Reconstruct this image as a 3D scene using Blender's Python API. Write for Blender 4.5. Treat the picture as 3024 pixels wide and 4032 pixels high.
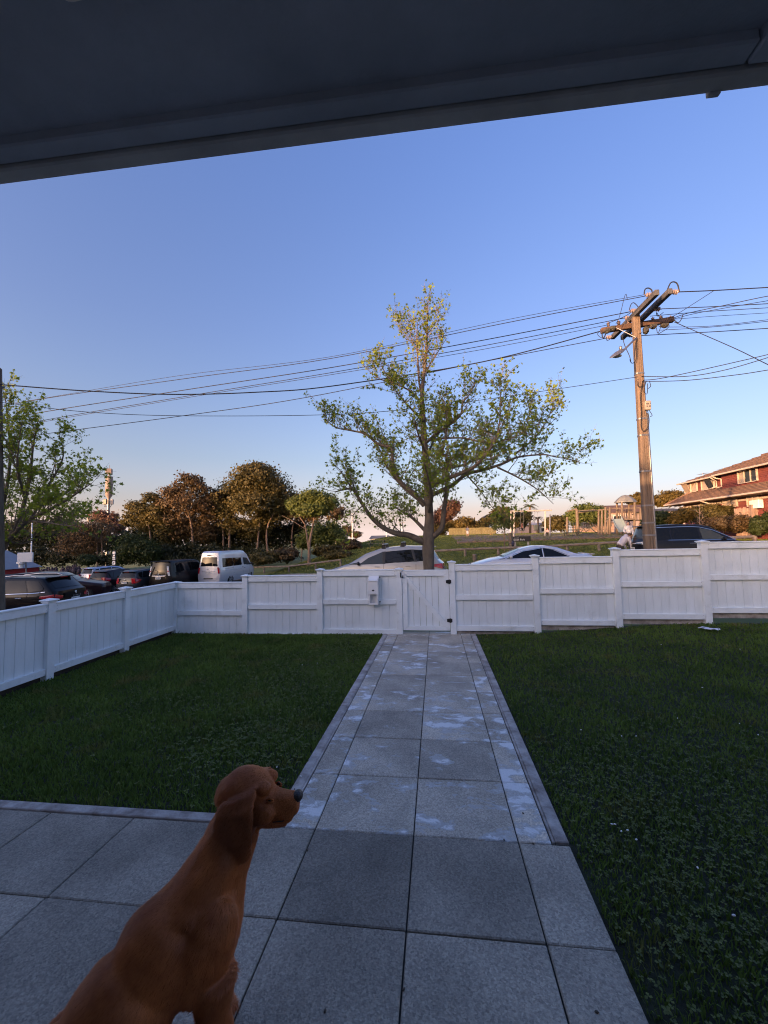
import bpy, bmesh, math, random
import numpy as np
from math import sin, cos, pi, radians, sqrt, atan2, tan
from mathutils import Vector, Matrix

sc = bpy.context.scene
for _o in list(bpy.data.objects): bpy.data.objects.remove(_o)
COL = sc.collection
random.seed(7)
NR = np.random.default_rng(11)

# ------------------------------------------------------------------ camera
YAW, PITCH, ROLL = .1252, .0673, .0204
CAM = Vector((.15, -2.598, 1.4633))
_r = Vector((cos(YAW), sin(YAW), 0)); _f = Vector((-sin(YAW)*cos(PITCH), cos(YAW)*cos(PITCH), sin(PITCH)))
_u = _r.cross(_f)
CR = _r*cos(ROLL) - _u*sin(ROLL); CU = _u*cos(ROLL) + _r*sin(ROLL); CF = _f
cam_data = bpy.data.cameras.new('camera'); cam = bpy.data.objects.new('camera', cam_data); COL.objects.link(cam)
cam.matrix_world = Matrix(((CR.x, CU.x, -CF.x, CAM.x), (CR.y, CU.y, -CF.y, CAM.y), (CR.z, CU.z, -CF.z, CAM.z), (0, 0, 0, 1)))
cam_data.sensor_fit = 'VERTICAL'; cam_data.sensor_height = 24; cam_data.lens = 24*1598.86/4032
cam_data.clip_start = .05; cam_data.clip_end = 3000
sc.camera = cam

# ------------------------------------------------------------------ sky, sun, exposure
SUN_AZ, SUN_EL = radians(-143), radians(4.5)
world = bpy.data.worlds.new('World'); sc.world = world; world.use_nodes = True
wn = world.node_tree; bgn = wn.nodes['Background']
sky = wn.nodes.new('ShaderNodeTexSky'); sky.sky_type = 'NISHITA'; sky.sun_disc = False
sky.sun_elevation = SUN_EL; sky.sun_rotation = SUN_AZ % (2*pi)
sky.air_density = .5; sky.dust_density = 3.5; sky.ozone_density = 1
_tc = wn.nodes.new('ShaderNodeTexCoord'); _sx = wn.nodes.new('ShaderNodeSeparateXYZ'); _rp = wn.nodes.new('ShaderNodeValToRGB')
wn.links.new(_tc.outputs['Generated'], _sx.inputs[0]); wn.links.new(_sx.outputs['Z'], _rp.inputs[0])
_el = _rp.color_ramp.elements
_el[0].position = 0; _el[0].color = (1.1, .72, .62, 1)
_el[1].position = 1; _el[1].color = (.85, .98, 1.35, 1)
for _p, _c in ((.06, (1.1, .70, .60, 1)), (.105, (.92, .64, .54, 1)), (.19, (.78, .63, .57, 1)), (.33, (.74, .66, .70, 1)), (.45, (.72, .67, .79, 1)), (.60, (.72, .71, .90, 1)), (.72, (.71, .74, 1.0, 1))):
    _e = _el.new(_p); _e.color = _c
_mx = wn.nodes.new('ShaderNodeMixRGB'); _mx.blend_type = 'MULTIPLY'; _mx.inputs[0].default_value = 1
wn.links.new(sky.outputs[0], _mx.inputs[1]); wn.links.new(_rp.outputs[0], _mx.inputs[2])
# pale pink haze that rings the horizon at dusk
_hz = wn.nodes.new('ShaderNodeMapRange'); _hz.interpolation_type = 'SMOOTHSTEP'; _hz.inputs['From Min'].default_value = .095; _hz.inputs['From Max'].default_value = .015
wn.links.new(_sx.outputs['Z'], _hz.inputs[0]); _hm = wn.nodes.new('ShaderNodeMixRGB'); wn.links.new(_hz.outputs[0], _hm.inputs[0])
wn.links.new(_mx.outputs[0], _hm.inputs[1]); _hm.inputs[2].default_value = (1.27, 1.0, .92, 1); wn.links.new(_hm.outputs[0], bgn.inputs[0])
bgn.inputs[1].default_value = .10
sun_d = bpy.data.lights.new('sun', 'SUN'); sun_o = bpy.data.objects.new('sun', sun_d); COL.objects.link(sun_o)
sun_d.energy = 1.2; sun_d.angle = radians(.6); sun_d.color = (1, .56, .28)
_sd = Vector((sin(SUN_AZ)*cos(SUN_EL), cos(SUN_AZ)*cos(SUN_EL), sin(SUN_EL)))
sun_o.rotation_euler = _sd.to_track_quat('Z', 'Y').to_euler(); sun_o.location = _sd*60
sc.view_settings.view_transform = 'Standard'; sc.view_settings.look = 'None'
sc.view_settings.exposure = 2.98; sc.view_settings.gamma = 1; sc.view_settings.use_curve_mapping = False
sc.render.engine = 'CYCLES'
sc.cycles.use_adaptive_sampling = True; sc.cycles.max_bounces = 7; sc.cycles.transparent_max_bounces = 12
sc.cycles.use_denoising = True; sc.cycles.filter_width = 1.1

# ------------------------------------------------------------------ helpers: pixels of the photo (3024 x 4032) to points
def ray(px, py): return CF + CR*((px-1512)/1598.86) - CU*((py-2016)/1598.86)
def at(px, py, Y):
    d = ray(px, py); return CAM + d*((Y-CAM.y)/d.y)
def atx(px, py, X):
    d = ray(px, py); return CAM + d*((X-CAM.x)/d.x)
def sm(a, b, x):
    t = min(1, max(0, (x-a)/(b-a))); return t*t*(3-2*t)
def lerp(a, b, t): return a+(b-a)*t

# ------------------------------------------------------------------ helpers: materials
MATS = {}
def mat(name, col, rough=.7, var=.25, scale=6, bump=0, bscale=None, metal=0, col2=None, spec=.5, coat=0, detail=4, trans=0, stretch=None, rnd=0, coords='Object'):
    if name in MATS: return MATS[name]
    m = bpy.data.materials.new(name); m.use_nodes = True; nt = m.node_tree; b = nt.nodes['Principled BSDF']
    L = nt.links.new; N = nt.nodes.new
    tc = N('ShaderNodeTexCoord'); src = tc.outputs[coords]
    if stretch:
        mp = N('ShaderNodeMapping'); mp.inputs['Scale'].default_value = stretch; L(src, mp.inputs[0]); src = mp.outputs[0]
    nz = N('ShaderNodeTexNoise'); nz.inputs['Scale'].default_value = scale; nz.inputs['Detail'].default_value = detail; nz.inputs['Roughness'].default_value = .65
    L(src, nz.inputs['Vector'])
    rp = N('ShaderNodeValToRGB'); c2 = col2 or tuple(c*(1-var) for c in col); c1 = col if col2 else tuple(min(1, c*(1+var)) for c in col)
    rp.color_ramp.elements[0].position = .3; rp.color_ramp.elements[1].position = .7
    rp.color_ramp.elements[0].color = (*c2, 1); rp.color_ramp.elements[1].color = (*c1, 1)
    L(nz.outputs['Fac'], rp.inputs[0]); cout = rp.outputs[0]
    if rnd:
        oi = N('ShaderNodeObjectInfo'); mr = N('ShaderNodeMapRange'); mr.inputs['To Min'].default_value = 1-rnd; mr.inputs['To Max'].default_value = 1+rnd
        L(oi.outputs['Random'], mr.inputs[0]); mm = N('ShaderNodeMixRGB'); mm.blend_type = 'MULTIPLY'; mm.inputs[0].default_value = 1
        L(cout, mm.inputs[1]); L(mr.outputs[0], mm.inputs[2]); cout = mm.outputs[0]
    L(cout, b.inputs['Base Color'])
    b.inputs['Roughness'].default_value = rough; b.inputs['Metallic'].default_value = metal; b.inputs['Specular IOR Level'].default_value = spec
    b.inputs['Coat Weight'].default_value = coat; b.inputs['Coat Roughness'].default_value = .05
    if bump:
        n2 = N('ShaderNodeTexNoise'); n2.inputs['Scale'].default_value = bscale or scale*6; n2.inputs['Detail'].default_value = 5; L(src, n2.inputs['Vector'])
        bp = N('ShaderNodeBump'); bp.inputs['Strength'].default_value = min(1, bump); bp.inputs['Distance'].default_value = .01; L(n2.outputs['Fac'], bp.inputs['Height']); L(bp.outputs[0], b.inputs['Normal'])
    if trans:
        tr = N('ShaderNodeBsdfTranslucent'); ms = N('ShaderNodeMixShader'); ms.inputs[0].default_value = trans
        L(cout, tr.inputs[0]); L(b.outputs[0], ms.inputs[1]); L(tr.outputs[0], ms.inputs[2]); L(ms.outputs[0], nt.nodes['Material Output'].inputs[0])
    m['_c'] = 1
    MATS[name] = m; return m
def glass(name, col=(.02, .025, .03), rough=.03, alpha=None):
    if name in MATS: return MATS[name]
    m = bpy.data.materials.new(name); m.use_nodes = True; nt = m.node_tree; b = nt.nodes['Principled BSDF']
    b.inputs['Base Color'].default_value = (*col, 1); b.inputs['Roughness'].default_value = rough; b.inputs['Specular IOR Level'].default_value = .3
    if alpha is not None: b.inputs['Alpha'].default_value = alpha
    MATS[name] = m; return m

# ------------------------------------------------------------------ helpers: meshes
class MB:
    def __init__(s): s.v = []; s.f = []
    def add(s, vs, fs):
        o = len(s.v); s.v += [tuple(p) for p in vs]; s.f += [tuple(i+o for i in f) for f in fs]; return s
    def box(s, c, d, rot=None, ch=0):
        """box of full size d centred at c, edges chamfered by ch"""
        h = [x/2 for x in d]; ch = min(ch, min(h)*.9); P = {}; vs = []; fs = []
        R = rot if rot is not None else Matrix.Identity(3); c = Vector(c)
        if ch <= 0:
            for i in range(8): vs.append(c + R @ Vector(((1 if i & 1 else -1)*h[0], (1 if i & 2 else -1)*h[1], (1 if i & 4 else -1)*h[2])))
            return s.add(vs, [(0, 4, 6, 2), (1, 3, 7, 5), (0, 1, 5, 4), (2, 6, 7, 3), (0, 2, 3, 1), (4, 5, 7, 6)])
        for i in range(8):
            sg = [1 if i & (1 << k) else -1 for k in range(3)]
            for a in range(3):
                q = [sg[k]*(h[k] if k == a else h[k]-ch) for k in range(3)]
                P[i, a] = len(vs); vs.append(c + R @ Vector(q))
        for a in range(3):
            b_, c_ = (a+1) % 3, (a+2) % 3
            for sgn in (0, 1):
                o = sgn << a; q = [o, o | 1 << b_, o | 1 << b_ | 1 << c_, o | 1 << c_]
                if not sgn: q.reverse()
                fs.append([P[i, a] for i in q])
            for k in range(4):
                i = ((k & 1) << b_) | ((k >> 1) << c_); j = i | 1 << a
                q = [P[i, b_], P[j, b_], P[j, c_], P[i, c_]]
                if ((k & 1) ^ (k >> 1)) == 1: q.reverse()
                fs.append(q[::-1] if True else q)
        for i in range(8):
            q = [P[i, 0], P[i, 1], P[i, 2]]
            if bin(i).count('1') % 2 == 0: q.reverse()
            fs.append(q)
        return s.add(vs, fs)
    def bar(s, a, b, w, t=None, ch=0, up=(0, 0, 1)):
        """rectangular bar from a to b, w wide across, t thick along up"""
        a = Vector(a); b = Vector(b); x = (b-a); L = x.length; x = x/L; u = Vector(up); y = u.cross(x)
        if y.length < 1e-4: y = Vector((0, 1, 0)).cross(x)
        y.normalize(); z = x.cross(y)
        return s.box((a+b)/2, (L, w, t or w), Matrix((x, y, z)).transposed(), ch)
    def tube(s, pts, r, n=6, cap=True, flat=1):
        pts = [Vector(p) for p in pts]; rs = r if isinstance(r, (list, tuple)) else [r]*len(pts)
        vs = []; fs = []; pu = None
        for i, p in enumerate(pts):
            d = (pts[min(i+1, len(pts)-1)]-pts[max(i-1, 0)])
            d = d.normalized() if d.length > 1e-9 else Vector((0, 0, 1))
            if pu is None: pu = d.orthogonal().normalized()
            else:
                pu = pu - d*pu.dot(d); pu = pu.normalized() if pu.length > 1e-6 else d.orthogonal().normalized()
            w = d.cross(pu)
            for k in range(n):
                t = 2*pi*k/n; vs.append(p + pu*cos(t)*rs[i] + w*sin(t)*rs[i]*flat)
        for i in range(len(pts)-1):
            for k in range(n):
                k2 = (k+1) % n; fs.append((i*n+k, i*n+k2, (i+1)*n+k2, (i+1)*n+k))
        if cap: fs.append(tuple(range(n))[::-1]); fs.append(tuple((len(pts)-1)*n+k for k in range(n)))
        return s.add(vs, fs)
    def lathe(s, prof, c=(0, 0, 0), n=16, axis=None):
        """profile of (r, z) turned about z (or about axis)"""
        c = Vector(c); q = Vector((0, 0, 1)).rotation_difference(Vector(axis)) if axis is not None else None
        vs = []; fs = []
        for r, z in prof:
            for k in range(n):
                p = Vector((r*cos(2*pi*k/n), r*sin(2*pi*k/n), z)); vs.append(c + (q @ p if q else p))
        for i in range(len(prof)-1):
            for k in range(n):
                k2 = (k+1) % n; fs.append((i*n+k, i*n+k2, (i+1)*n+k2, (i+1)*n+k))
        fs.append(tuple(range(n))[::-1]); fs.append(tuple((len(prof)-1)*n+k for k in range(n)))
        return s.add(vs, fs)
    def ell(s, c, r, n=10, m=7, rot=None, jit=0):
        c = Vector(c); R = rot if rot is not None else Matrix.Identity(3); vs = []; fs = []
        vs.append(c + R @ Vector((0, 0, -r[2])))
        for i in range(1, m):
            a = -pi/2+pi*i/m
            for k in range(n):
                t = 2*pi*k/n; j = 1+random.uniform(-jit, jit)
                vs.append(c + R @ Vector((r[0]*cos(a)*cos(t)*j, r[1]*cos(a)*sin(t)*j, r[2]*sin(a)*j)))
        vs.append(c + R @ Vector((0, 0, r[2]))); T = len(vs)-1
        for k in range(n):
            k2 = (k+1) % n; fs.append((0, 1+k2, 1+k)); fs.append((T, T-n+k, T-n+k2))
            for i in range(m-2): fs.append((1+i*n+k, 1+i*n+k2, 1+(i+1)*n+k2, 1+(i+1)*n+k))
        return s.add(vs, fs)
    def loft(s, rings, cap=True, closed=True):
        n = len(rings[0]); vs = [p for r in rings for p in r]; fs = []
        for i in range(len(rings)-1):
            for k in range(n if closed else n-1):
                k2 = (k+1) % n; fs.append((i*n+k, i*n+k2, (i+1)*n+k2, (i+1)*n+k))
        if cap: fs.append(tuple(range(n))[::-1]); fs.append(tuple((len(rings)-1)*n+k for k in range(n)))
        return s.add(vs, fs)
    def prism(s, poly, vec):
        """extrude a flat polygon (list of points) along vec"""
        n = len(poly); vec = Vector(vec); P = [Vector(p) for p in poly]
        vs = P + [p+vec for p in P]; fs = [tuple(range(n))[::-1], tuple(range(n, 2*n))]
        for k in range(n): fs.append((k, (k+1) % n, n+(k+1) % n, n+k))
        return s.add(vs, fs)
    def quad(s, a, b, c, d): return s.add([a, b, c, d], [(0, 1, 2, 3)])
    def mesh(s, name, m, smooth=False, off=None):
        me = bpy.data.meshes.new(name)
        v = s.v if off is None else [(p[0]-off[0], p[1]-off[1], p[2]-off[2]) for p in s.v]
        me.from_pydata(v, [], s.f); me.materials.append(m)
        if smooth is not False:
            me.shade_smooth()
            if smooth is not True: me.set_sharp_from_angle(angle=radians(smooth))
        return me
    def fixn(s, me):
        bm = bmesh.new(); bm.from_mesh(me); bmesh.ops.recalc_face_normals(bm, faces=bm.faces); bm.to_mesh(me); bm.free()
    def build(s, name, m, parent=None, world=False, smooth=False, fix=True):
        off = None
        if world and parent is not None: off = wloc(parent)
        me = s.mesh(name, m, False, off)
        if fix: s.fixn(me)
        if smooth is not False:
            me.shade_smooth()
            if smooth is not True: me.set_sharp_from_angle(angle=radians(smooth))
        o = bpy.data.objects.new(name, me); COL.objects.link(o)
        if parent is not None: o.parent = parent
        return o
def wloc(o):
    v = Vector(o.location)
    while o.parent: o = o.parent; v += Vector(o.location)
    return v
def tag(o, label=None, cat=None, group=None, kind=None):
    if label: o['label'] = label
    if cat: o['category'] = cat
    if group: o['group'] = group
    if kind: o['kind'] = kind
    return o
def thing(name, loc, label, cat, group=None, rz=0):
    o = bpy.data.objects.new(name, None); COL.objects.link(o); o.empty_display_size = .1
    o.location = loc; o.rotation_euler = (0, 0, rz); return tag(o, label, cat, group)
def copy_tree(o, parent=None):
    c = o.copy(); COL.objects.link(c)
    if parent is not None: c.parent = parent
    for ch in list(o.children): copy_tree(ch, c)
    return c
def rotz(a): return Matrix.Rotation(a, 3, 'Z')
def np_mesh(name, V, F, m, parent=None, k=None):
    """mesh from arrays: V (n,3), F (m,k) all faces of one size"""
    me = bpy.data.meshes.new(name); F = np.asarray(F, np.int32); k = F.shape[1]
    me.vertices.add(len(V)); me.vertices.foreach_set('co', np.asarray(V, np.float32).ravel())
    me.loops.add(F.size); me.loops.foreach_set('vertex_index', F.ravel())
    me.polygons.add(len(F)); me.polygons.foreach_set('loop_start', np.arange(0, F.size, k, dtype=np.int32))
    me.update(calc_edges=True); me.materials.append(m)
    o = bpy.data.objects.new(name, me); COL.objects.link(o)
    if parent is not None: o.parent = parent
    return o
def text_mesh(s, size, m, name, parent, loc, rot, depth=.002, align='CENTER'):
    cu = bpy.data.curves.new(name, 'FONT'); cu.body = s; cu.size = size; cu.extrude = depth; cu.align_x = align; cu.align_y = 'CENTER'; cu.resolution_u = 2
    t = bpy.data.objects.new(name, cu); me = bpy.data.meshes.new_from_object(t); bpy.data.objects.remove(t)
    me.materials.clear(); me.materials.append(m)
    o = bpy.data.objects.new(name, me); COL.objects.link(o); o.parent = parent; o.location = loc; o.rotation_euler = rot
    return o
# ------------------------------------------------------------------ terrain
def pl(pts, x): return float(np.interp(x, [p[0] for p in pts], [p[1] for p in pts]))
FAR = [(-70, 33), (-26, 27.5), (-17, 28), (-14, 30), (-12, 30.5), (-8, 27), (-3, 23.3), (4, 20.8), (12, 20), (70, 20)]
NEAR = [(-70, 5.5), (-14, 6.2), (-8, 8), (-3, 9.8), (4, 10.4), (70, 10.4)]
def farE(x): return pl(FAR, x)
def nearE(x): return pl(NEAR, x)
def roadz(x, y): x = max(-60, min(40, x)); return -.13+.052*x-.02*y
def lotz(x, y): return -.017*y+.0057*x+.17*sm(.8, 4.2, x)*sm(-.3, 4.1, y)-.045*sm(3.2, 4.4, -x)*sm(6, 3, y+2)
def parkz(x, y):
    e = farE(x); d = y-e; z0 = roadz(x, e)+.1; g = sm(-17, -7, x)
    hi = float(np.interp(d, [0, 8, 17, 33, 46, 120, 400, 900], [z0, max(.28, z0+.35), 1.12, 1.72, 1.95, 1.7, 0, -6]))
    lo = float(np.interp(d, [0, 8, 20, 50, 120, 400, 900], [z0, z0+.15, z0+.5, z0+1.0, .4, -1, -6]))
    return lerp(lo, hi, g)
def groundz(x, y):
    if y < 4.2: return lotz(x, y)
    if y < nearE(x): return lerp(roadz(x, y)+.1, lotz(x, 4.2)-.06, sm(6, 4.2, y)*sm(-6, -4, x))
    if y <= farE(x): return roadz(x, y)
    return parkz(x, y)
def gp(px, py, it=30):
    """where the photo's pixel meets the terrain"""
    d = ray(px, py); t = 3.0
    for i in range(4000):
        p = CAM+d*t
        if p.z < groundz(p.x, p.y): break
        t += .05
    return p
def sheet(name, m, xs, ys, zf, kind='structure', parent=None):
    V = [(x, y, z) for j, yy in enumerate(ys) for x in xs for (y, z) in [zf(x, yy)]]
    n = len(xs); F = [(j*n+i, j*n+i+1, (j+1)*n+i+1, (j+1)*n+i) for j in range(len(ys)-1) for i in range(n-1)]
    o = np_mesh(name, np.array(V), np.array(F), m, parent)
    o.data.shade_smooth(); tag(o, kind=kind); return o
def rng(a, b, n): return [a+(b-a)*i/n for i in range(n+1)]

M_soil = mat('soil', (.035, .04, .018), .95, .4, 3, .5, 40, col2=(.03, .024, .016))
M_park = mat('park_grass', (.15, .165, .045), .95, .3, .5, .9, 14, col2=(.07, .095, .026), detail=9)
M_asph = mat('asphalt', (.055, .055, .058), .9, .2, 1.2, .4, 120)
M_conc = mat('concrete', (.30, .29, .275), .85, .2, 2.5, .3, 60)
XS = sorted(set(rng(-110, -40, 14)+rng(-40, 30, 70)+rng(30, 110, 16)))
sheet('park_lawn', M_park, XS, [0, .5, 1, 2, 3, 4, 6, 8, 10, 12.5, 15, 17, 20, 24, 28, 33, 38, 46, 60, 85, 120, 200, 400, 900], lambda x, d: (farE(x)+d, parkz(x, farE(x)+d)))
sheet('road', M_asph, XS, rng(0, 1, 16), lambda x, t: (lerp(nearE(x)+.08, farE(x)-.08, t), roadz(x, lerp(nearE(x), farE(x), t))))
sheet('verge', M_park, XS, rng(0, 1, 8), lambda x, t: (lerp(4.17, nearE(x), t), roadz(x, lerp(4.17, nearE(x), t))+.1 if t > .3 or abs(x) > 9 else groundz(x, lerp(4.22, nearE(x), t))))
sheet('ground', M_soil, XS, [-130, -90, -60, -40, -25, -15, -8, -4, 0, 2, 4.17], lambda x, y: (y, lotz(x, y)-.15 if -4.8 < x < 9.5 else roadz(x, 5)))
for nm, fn, w in (('near_kerb', nearE, .09), ('far_kerb', farE, -.09)):
    k = MB(); px_ = [x for x in XS if -45 <= x <= 45]; rings = []
    for x in px_:
        y = fn(x); z = roadz(x, y); s = .075
        rings.append([(x, y-s, z-.05), (x, y+s, z-.05), (x, y+s, z+.105), (x, y-s, z+.105)])
    tag(k.loft(rings).build(nm, M_conc), kind='structure')
k = MB(); rr = []
for x in rng(-40, 40, 80):
    y = min(6.6, nearE(x)-1); z = roadz(x, y)+.13
    rr.append([(x, y-.7, z-.2), (x, y+.7, z-.2), (x, y+.7, z), (x, y-.7, z)])
tag(k.loft(rr).build('footpath', M_conc), kind='structure')

# lawn of the front garden
def lawn_f(x, y): return (y, lotz(x, y)-.012)
M_turf = mat('turf', (.020, .028, .010), .95, .4, 5, .6, 60, col2=(.016, .015, .008))
sheet('lawn', M_turf, rng(-4.7, 9.4, 47), rng(-8, 4.18, 40), lawn_f)

# ------------------------------------------------------------------ path and patio of concrete slabs
def slab_mat(name, stain):
    m = mat(name, (.46, .405, .325) if stain else (.345, .305, .245), .86, .16, 1.4, .7, 110, rnd=.2)  # paler path base: weathering, plus light beyond the soffit put into the colour
    nt = m.node_tree; N = nt.nodes.new; L = nt.links.new; b = nt.nodes['Principled BSDF']
    src = b.inputs['Base Color'].links[0].from_socket; tc = N('ShaderNodeTexCoord'); geo = N('ShaderNodeNewGeometry')
    n1 = N('ShaderNodeTexVoronoi'); n1.inputs['Scale'].default_value = 140; L(geo.outputs['Position'], n1.inputs['Vector'])   # exposed aggregate
    r1 = N('ShaderNodeValToRGB'); r1.color_ramp.elements[0].color = (.6, .6, .62, 1); r1.color_ramp.elements[1].color = (1.35, 1.35, 1.33, 1)
    L(n1.outputs['Color'], r1.inputs[0]); mm = N('ShaderNodeMixRGB'); mm.blend_type = 'MULTIPLY'; mm.inputs[0].default_value = .9
    L(src, mm.inputs[1]); L(r1.outputs[0], mm.inputs[2]); out = mm.outputs[0]
    n2 = N('ShaderNodeTexNoise'); n2.inputs['Scale'].default_value = 2.2; n2.inputs['Detail'].default_value = 6; L(geo.outputs['Position'], n2.inputs['Vector'])
    r2 = N('ShaderNodeValToRGB'); r2.color_ramp.elements[0].position = .35; r2.color_ramp.elements[0].color = (.72, .72, .72, 1); r2.color_ramp.elements[1].position = .62; r2.color_ramp.elements[1].color = (1.1, 1.1, 1.1, 1)
    L(n2.outputs['Fac'], r2.inputs[0]); m2 = N('ShaderNodeMixRGB'); m2.blend_type = 'MULTIPLY'; m2.inputs[0].default_value = 1; L(out, m2.inputs[1]); L(r2.outputs[0], m2.inputs[2]); out = m2.outputs[0]
    if stain:   # worn white paint and pale lichen, thickest along the two edges of the path
        sx = N('ShaderNodeSeparateXYZ'); L(geo.outputs['Position'], sx.inputs[0])
        ab = N('ShaderNodeMath'); ab.operation = 'ABSOLUTE'; L(sx.outputs['X'], ab.inputs[0])
        ed = N('ShaderNodeMapRange'); ed.inputs['From Min'].default_value = .40; ed.inputs['From Max'].default_value = .58; ed.inputs['To Min'].default_value = 0; ed.inputs['To Max'].default_value = .035; L(ab.outputs[0], ed.inputs[0])
        n3 = N('ShaderNodeTexNoise'); n3.inputs['Scale'].default_value = 5.2; n3.inputs['Detail'].default_value = 9; n3.inputs['Roughness'].default_value = .66; n3.inputs['Distortion'].default_value = .25
        mp = N('ShaderNodeMapping'); mp.inputs['Location'].default_value = (3.1, 7.7, 0); mp.inputs['Scale'].default_value = (.85, 1.25, 1); oi = N('ShaderNodeObjectInfo'); sv = N('ShaderNodeVectorMath'); sv.operation = 'SCALE'; sv.inputs[0].default_value = (7, 5, 0); L(oi.outputs['Random'], sv.inputs['Scale']); av = N('ShaderNodeVectorMath'); L(geo.outputs['Position'], av.inputs[0]); L(sv.outputs[0], av.inputs[1]); L(av.outputs[0], mp.inputs[0]); L(mp.outputs[0], n3.inputs['Vector'])
        ad = N('ShaderNodeMath'); ad.operation = 'ADD'; L(n3.outputs['Fac'], ad.inputs[0]); L(ed.outputs[0], ad.inputs[1]); rr_ = N('ShaderNodeMapRange'); rr_.inputs['To Min'].default_value = -.025; rr_.inputs['To Max'].default_value = .085; L(oi.outputs['Random'], rr_.inputs[0]); ad2 = N('ShaderNodeMath'); L(ad.outputs[0], ad2.inputs[0]); L(rr_.outputs[0], ad2.inputs[1]); ad = ad2
        for lo, hi, c, amt in ((.575, .60, (.46, .46, .45, 1), .75), (.625, .665, (.78, .78, .77, 1), .85)):
            r3 = N('ShaderNodeMapRange'); r3.inputs['From Min'].default_value = lo; r3.inputs['From Max'].default_value = hi; r3.inputs['To Max'].default_value = amt; L(ad.outputs[0], r3.inputs[0])
            m3 = N('ShaderNodeMixRGB'); L(r3.outputs[0], m3.inputs[0]); L(out, m3.inputs[1]); m3.inputs[2].default_value = c; out = m3.outputs[0]
    L(out, b.inputs['Base Color']); return m
M_slab = slab_mat('patio_concrete', False); M_slabw = slab_mat('path_concrete', True)
M_slabd = M_slab.copy(); M_slabd.name = 'damp_dark_concrete'; [setattr(n.color_ramp.elements[i], 'color', tuple(.68*v for v in n.color_ramp.elements[i].color[:3])+(1,)) for n in M_slabd.node_tree.nodes if n.type == 'VALTORGB' and n.color_ramp.elements[0].color[0] < .5 for i in (0, 1)]
M_joint = mat('joint_grit', (.035, .034, .03), .95, .4, 20)
M_wood_w = mat('weathered_timber', (.55, .51, .47), .9, .4, 7, .6, 50, col2=(.17, .135, .115), stretch=(1, 1, 1), detail=8)
bed = MB()
def bedq(x0, x1, y0, y1):
    n = 6; rows = []
    for j in range(n+1):
        y = lerp(y0, y1, j/n); rows.append([(x0, y, -.017*y+.0057*x0-.011), (x1, y, -.017*y+.0057*x1-.011)])
    bed.add([p for r in rows for p in r], [(2*j, 2*j+1, 2*j+3, 2*j+2) for j in range(n)])
bedq(-.76, .74, -.5, 4.3); bedq(-4.4, .735, -3.5, -.5)
path = tag(bed.build('path', M_joint), kind='structure')
def slab(x0, x1, y0, y1, m):
    g = .003; b = MB(); w, d = x1-x0-2*g, y1-y0-2*g
    tz = random.uniform(-.0016, .0016); R = Matrix.Rotation(random.uniform(-.003, .003)+.017*-1, 3, 'X') @ Matrix.Rotation(-.0057+random.uniform(-.003, .003), 3, 'Y')
    cx, cy = (x0+x1)/2, (y0+y1)/2
    b.box((0, 0, -.02), (w, d, .04), R, .004)
    o = b.build('paving_slab', m, path, smooth=False); o.location = (cx, cy, -.017*cy+.0057*cx+tz); return o
for r in range(-1, 8):
    y0, y1 = r*.5, r*.5+.5
    for x0, x1 in ((-.665, -.5), (-.5, 0), (0, .5), (.5, .655)): slab(x0, x1, y0, y1, M_slabw)
for x0, x1 in ((-.665, -.5), (-.5, 0), (0, .5), (.5, .655)): slab(x0, x1, 4.0, 4.28, M_slabw)
for r in range(-6, -1):
    y0, y1 = r*.5, r*.5+.5
    slab(.5, .735, y0, y1, M_slab)
    for c in range(-8, 1): slab(c*.5, c*.5+.5, y0, y1, M_slabd if (r, c) == (-2, -1) else M_slab)
def edging(a, b, label=None):
    a = Vector(a); b = Vector(b); L = (b-a).length; n = max(1, round(L/1.5))
    for i in range(n):
        p, q = a.lerp(b, i/n), a.lerp(b, (i+1)/n); d = (q-p).normalized()*.004
        m = MB(); m.bar(p+d, q-d, .062, .06, .004); tag(m.build('edging_board', M_wood_w, path, smooth=False))
def pz(x, y, dz=-.026): return (x, y, -.017*y+.0057*x+dz)
edging(pz(.703, -.49), pz(.703, 4.1)); edging(pz(-.712, -.44), pz(-.712, 4.1)); edging(pz(-4.35, -.462), pz(-.69, -.462))
for sx_ in (.664, -.674):   # the thin spacer strip between slabs and edging
    m = MB(); m.bar(pz(sx_, -.49, -.021), pz(sx_, 4.1, -.021), .012, .045, .002); m.build('spacer_strip', M_wood_w, path)

# ------------------------------------------------------------------ white fence
M_white = mat('white_paint', (.83, .88, .895), .55, .03, 2.5, .2, 25, col2=(.70, .74, .74), detail=8)
M_whiteb = mat('white_board_paint', (.79, .84, .855), .6, .035, 2, .2, 30, rnd=.035, col2=(.69, .74, .745), detail=8, stretch=(3, 3, .8))
def grime(m, lo, hi, amt, sc_):   # thin blotches of algae and splashed dirt
    nt = m.node_tree; bs = nt.nodes['Principled BSDF']; src = bs.inputs['Base Color'].links[0].from_socket; tc = nt.nodes.new('ShaderNodeTexCoord'); n = nt.nodes.new('ShaderNodeTexNoise'); n.inputs['Scale'].default_value = sc_; n.inputs['Detail'].default_value = 9; n.inputs['Roughness'].default_value = .7; nt.links.new(tc.outputs['Object'], n.inputs['Vector'])
    mr = nt.nodes.new('ShaderNodeMapRange'); mr.inputs['From Min'].default_value = lo; mr.inputs['From Max'].default_value = hi; mr.inputs['To Max'].default_value = amt; nt.links.new(n.outputs['Fac'], mr.inputs[0])
    mx = nt.nodes.new('ShaderNodeMixRGB'); mx.inputs[2].default_value = (.30, .31, .26, 1); nt.links.new(mr.outputs[0], mx.inputs[0]); nt.links.new(src, mx.inputs[1]); nt.links.new(mx.outputs[0], bs.inputs['Base Color'])
grime(M_white, .56, .74, .38, 4.5); grime(M_whiteb, .58, .78, .32, 3)
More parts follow.
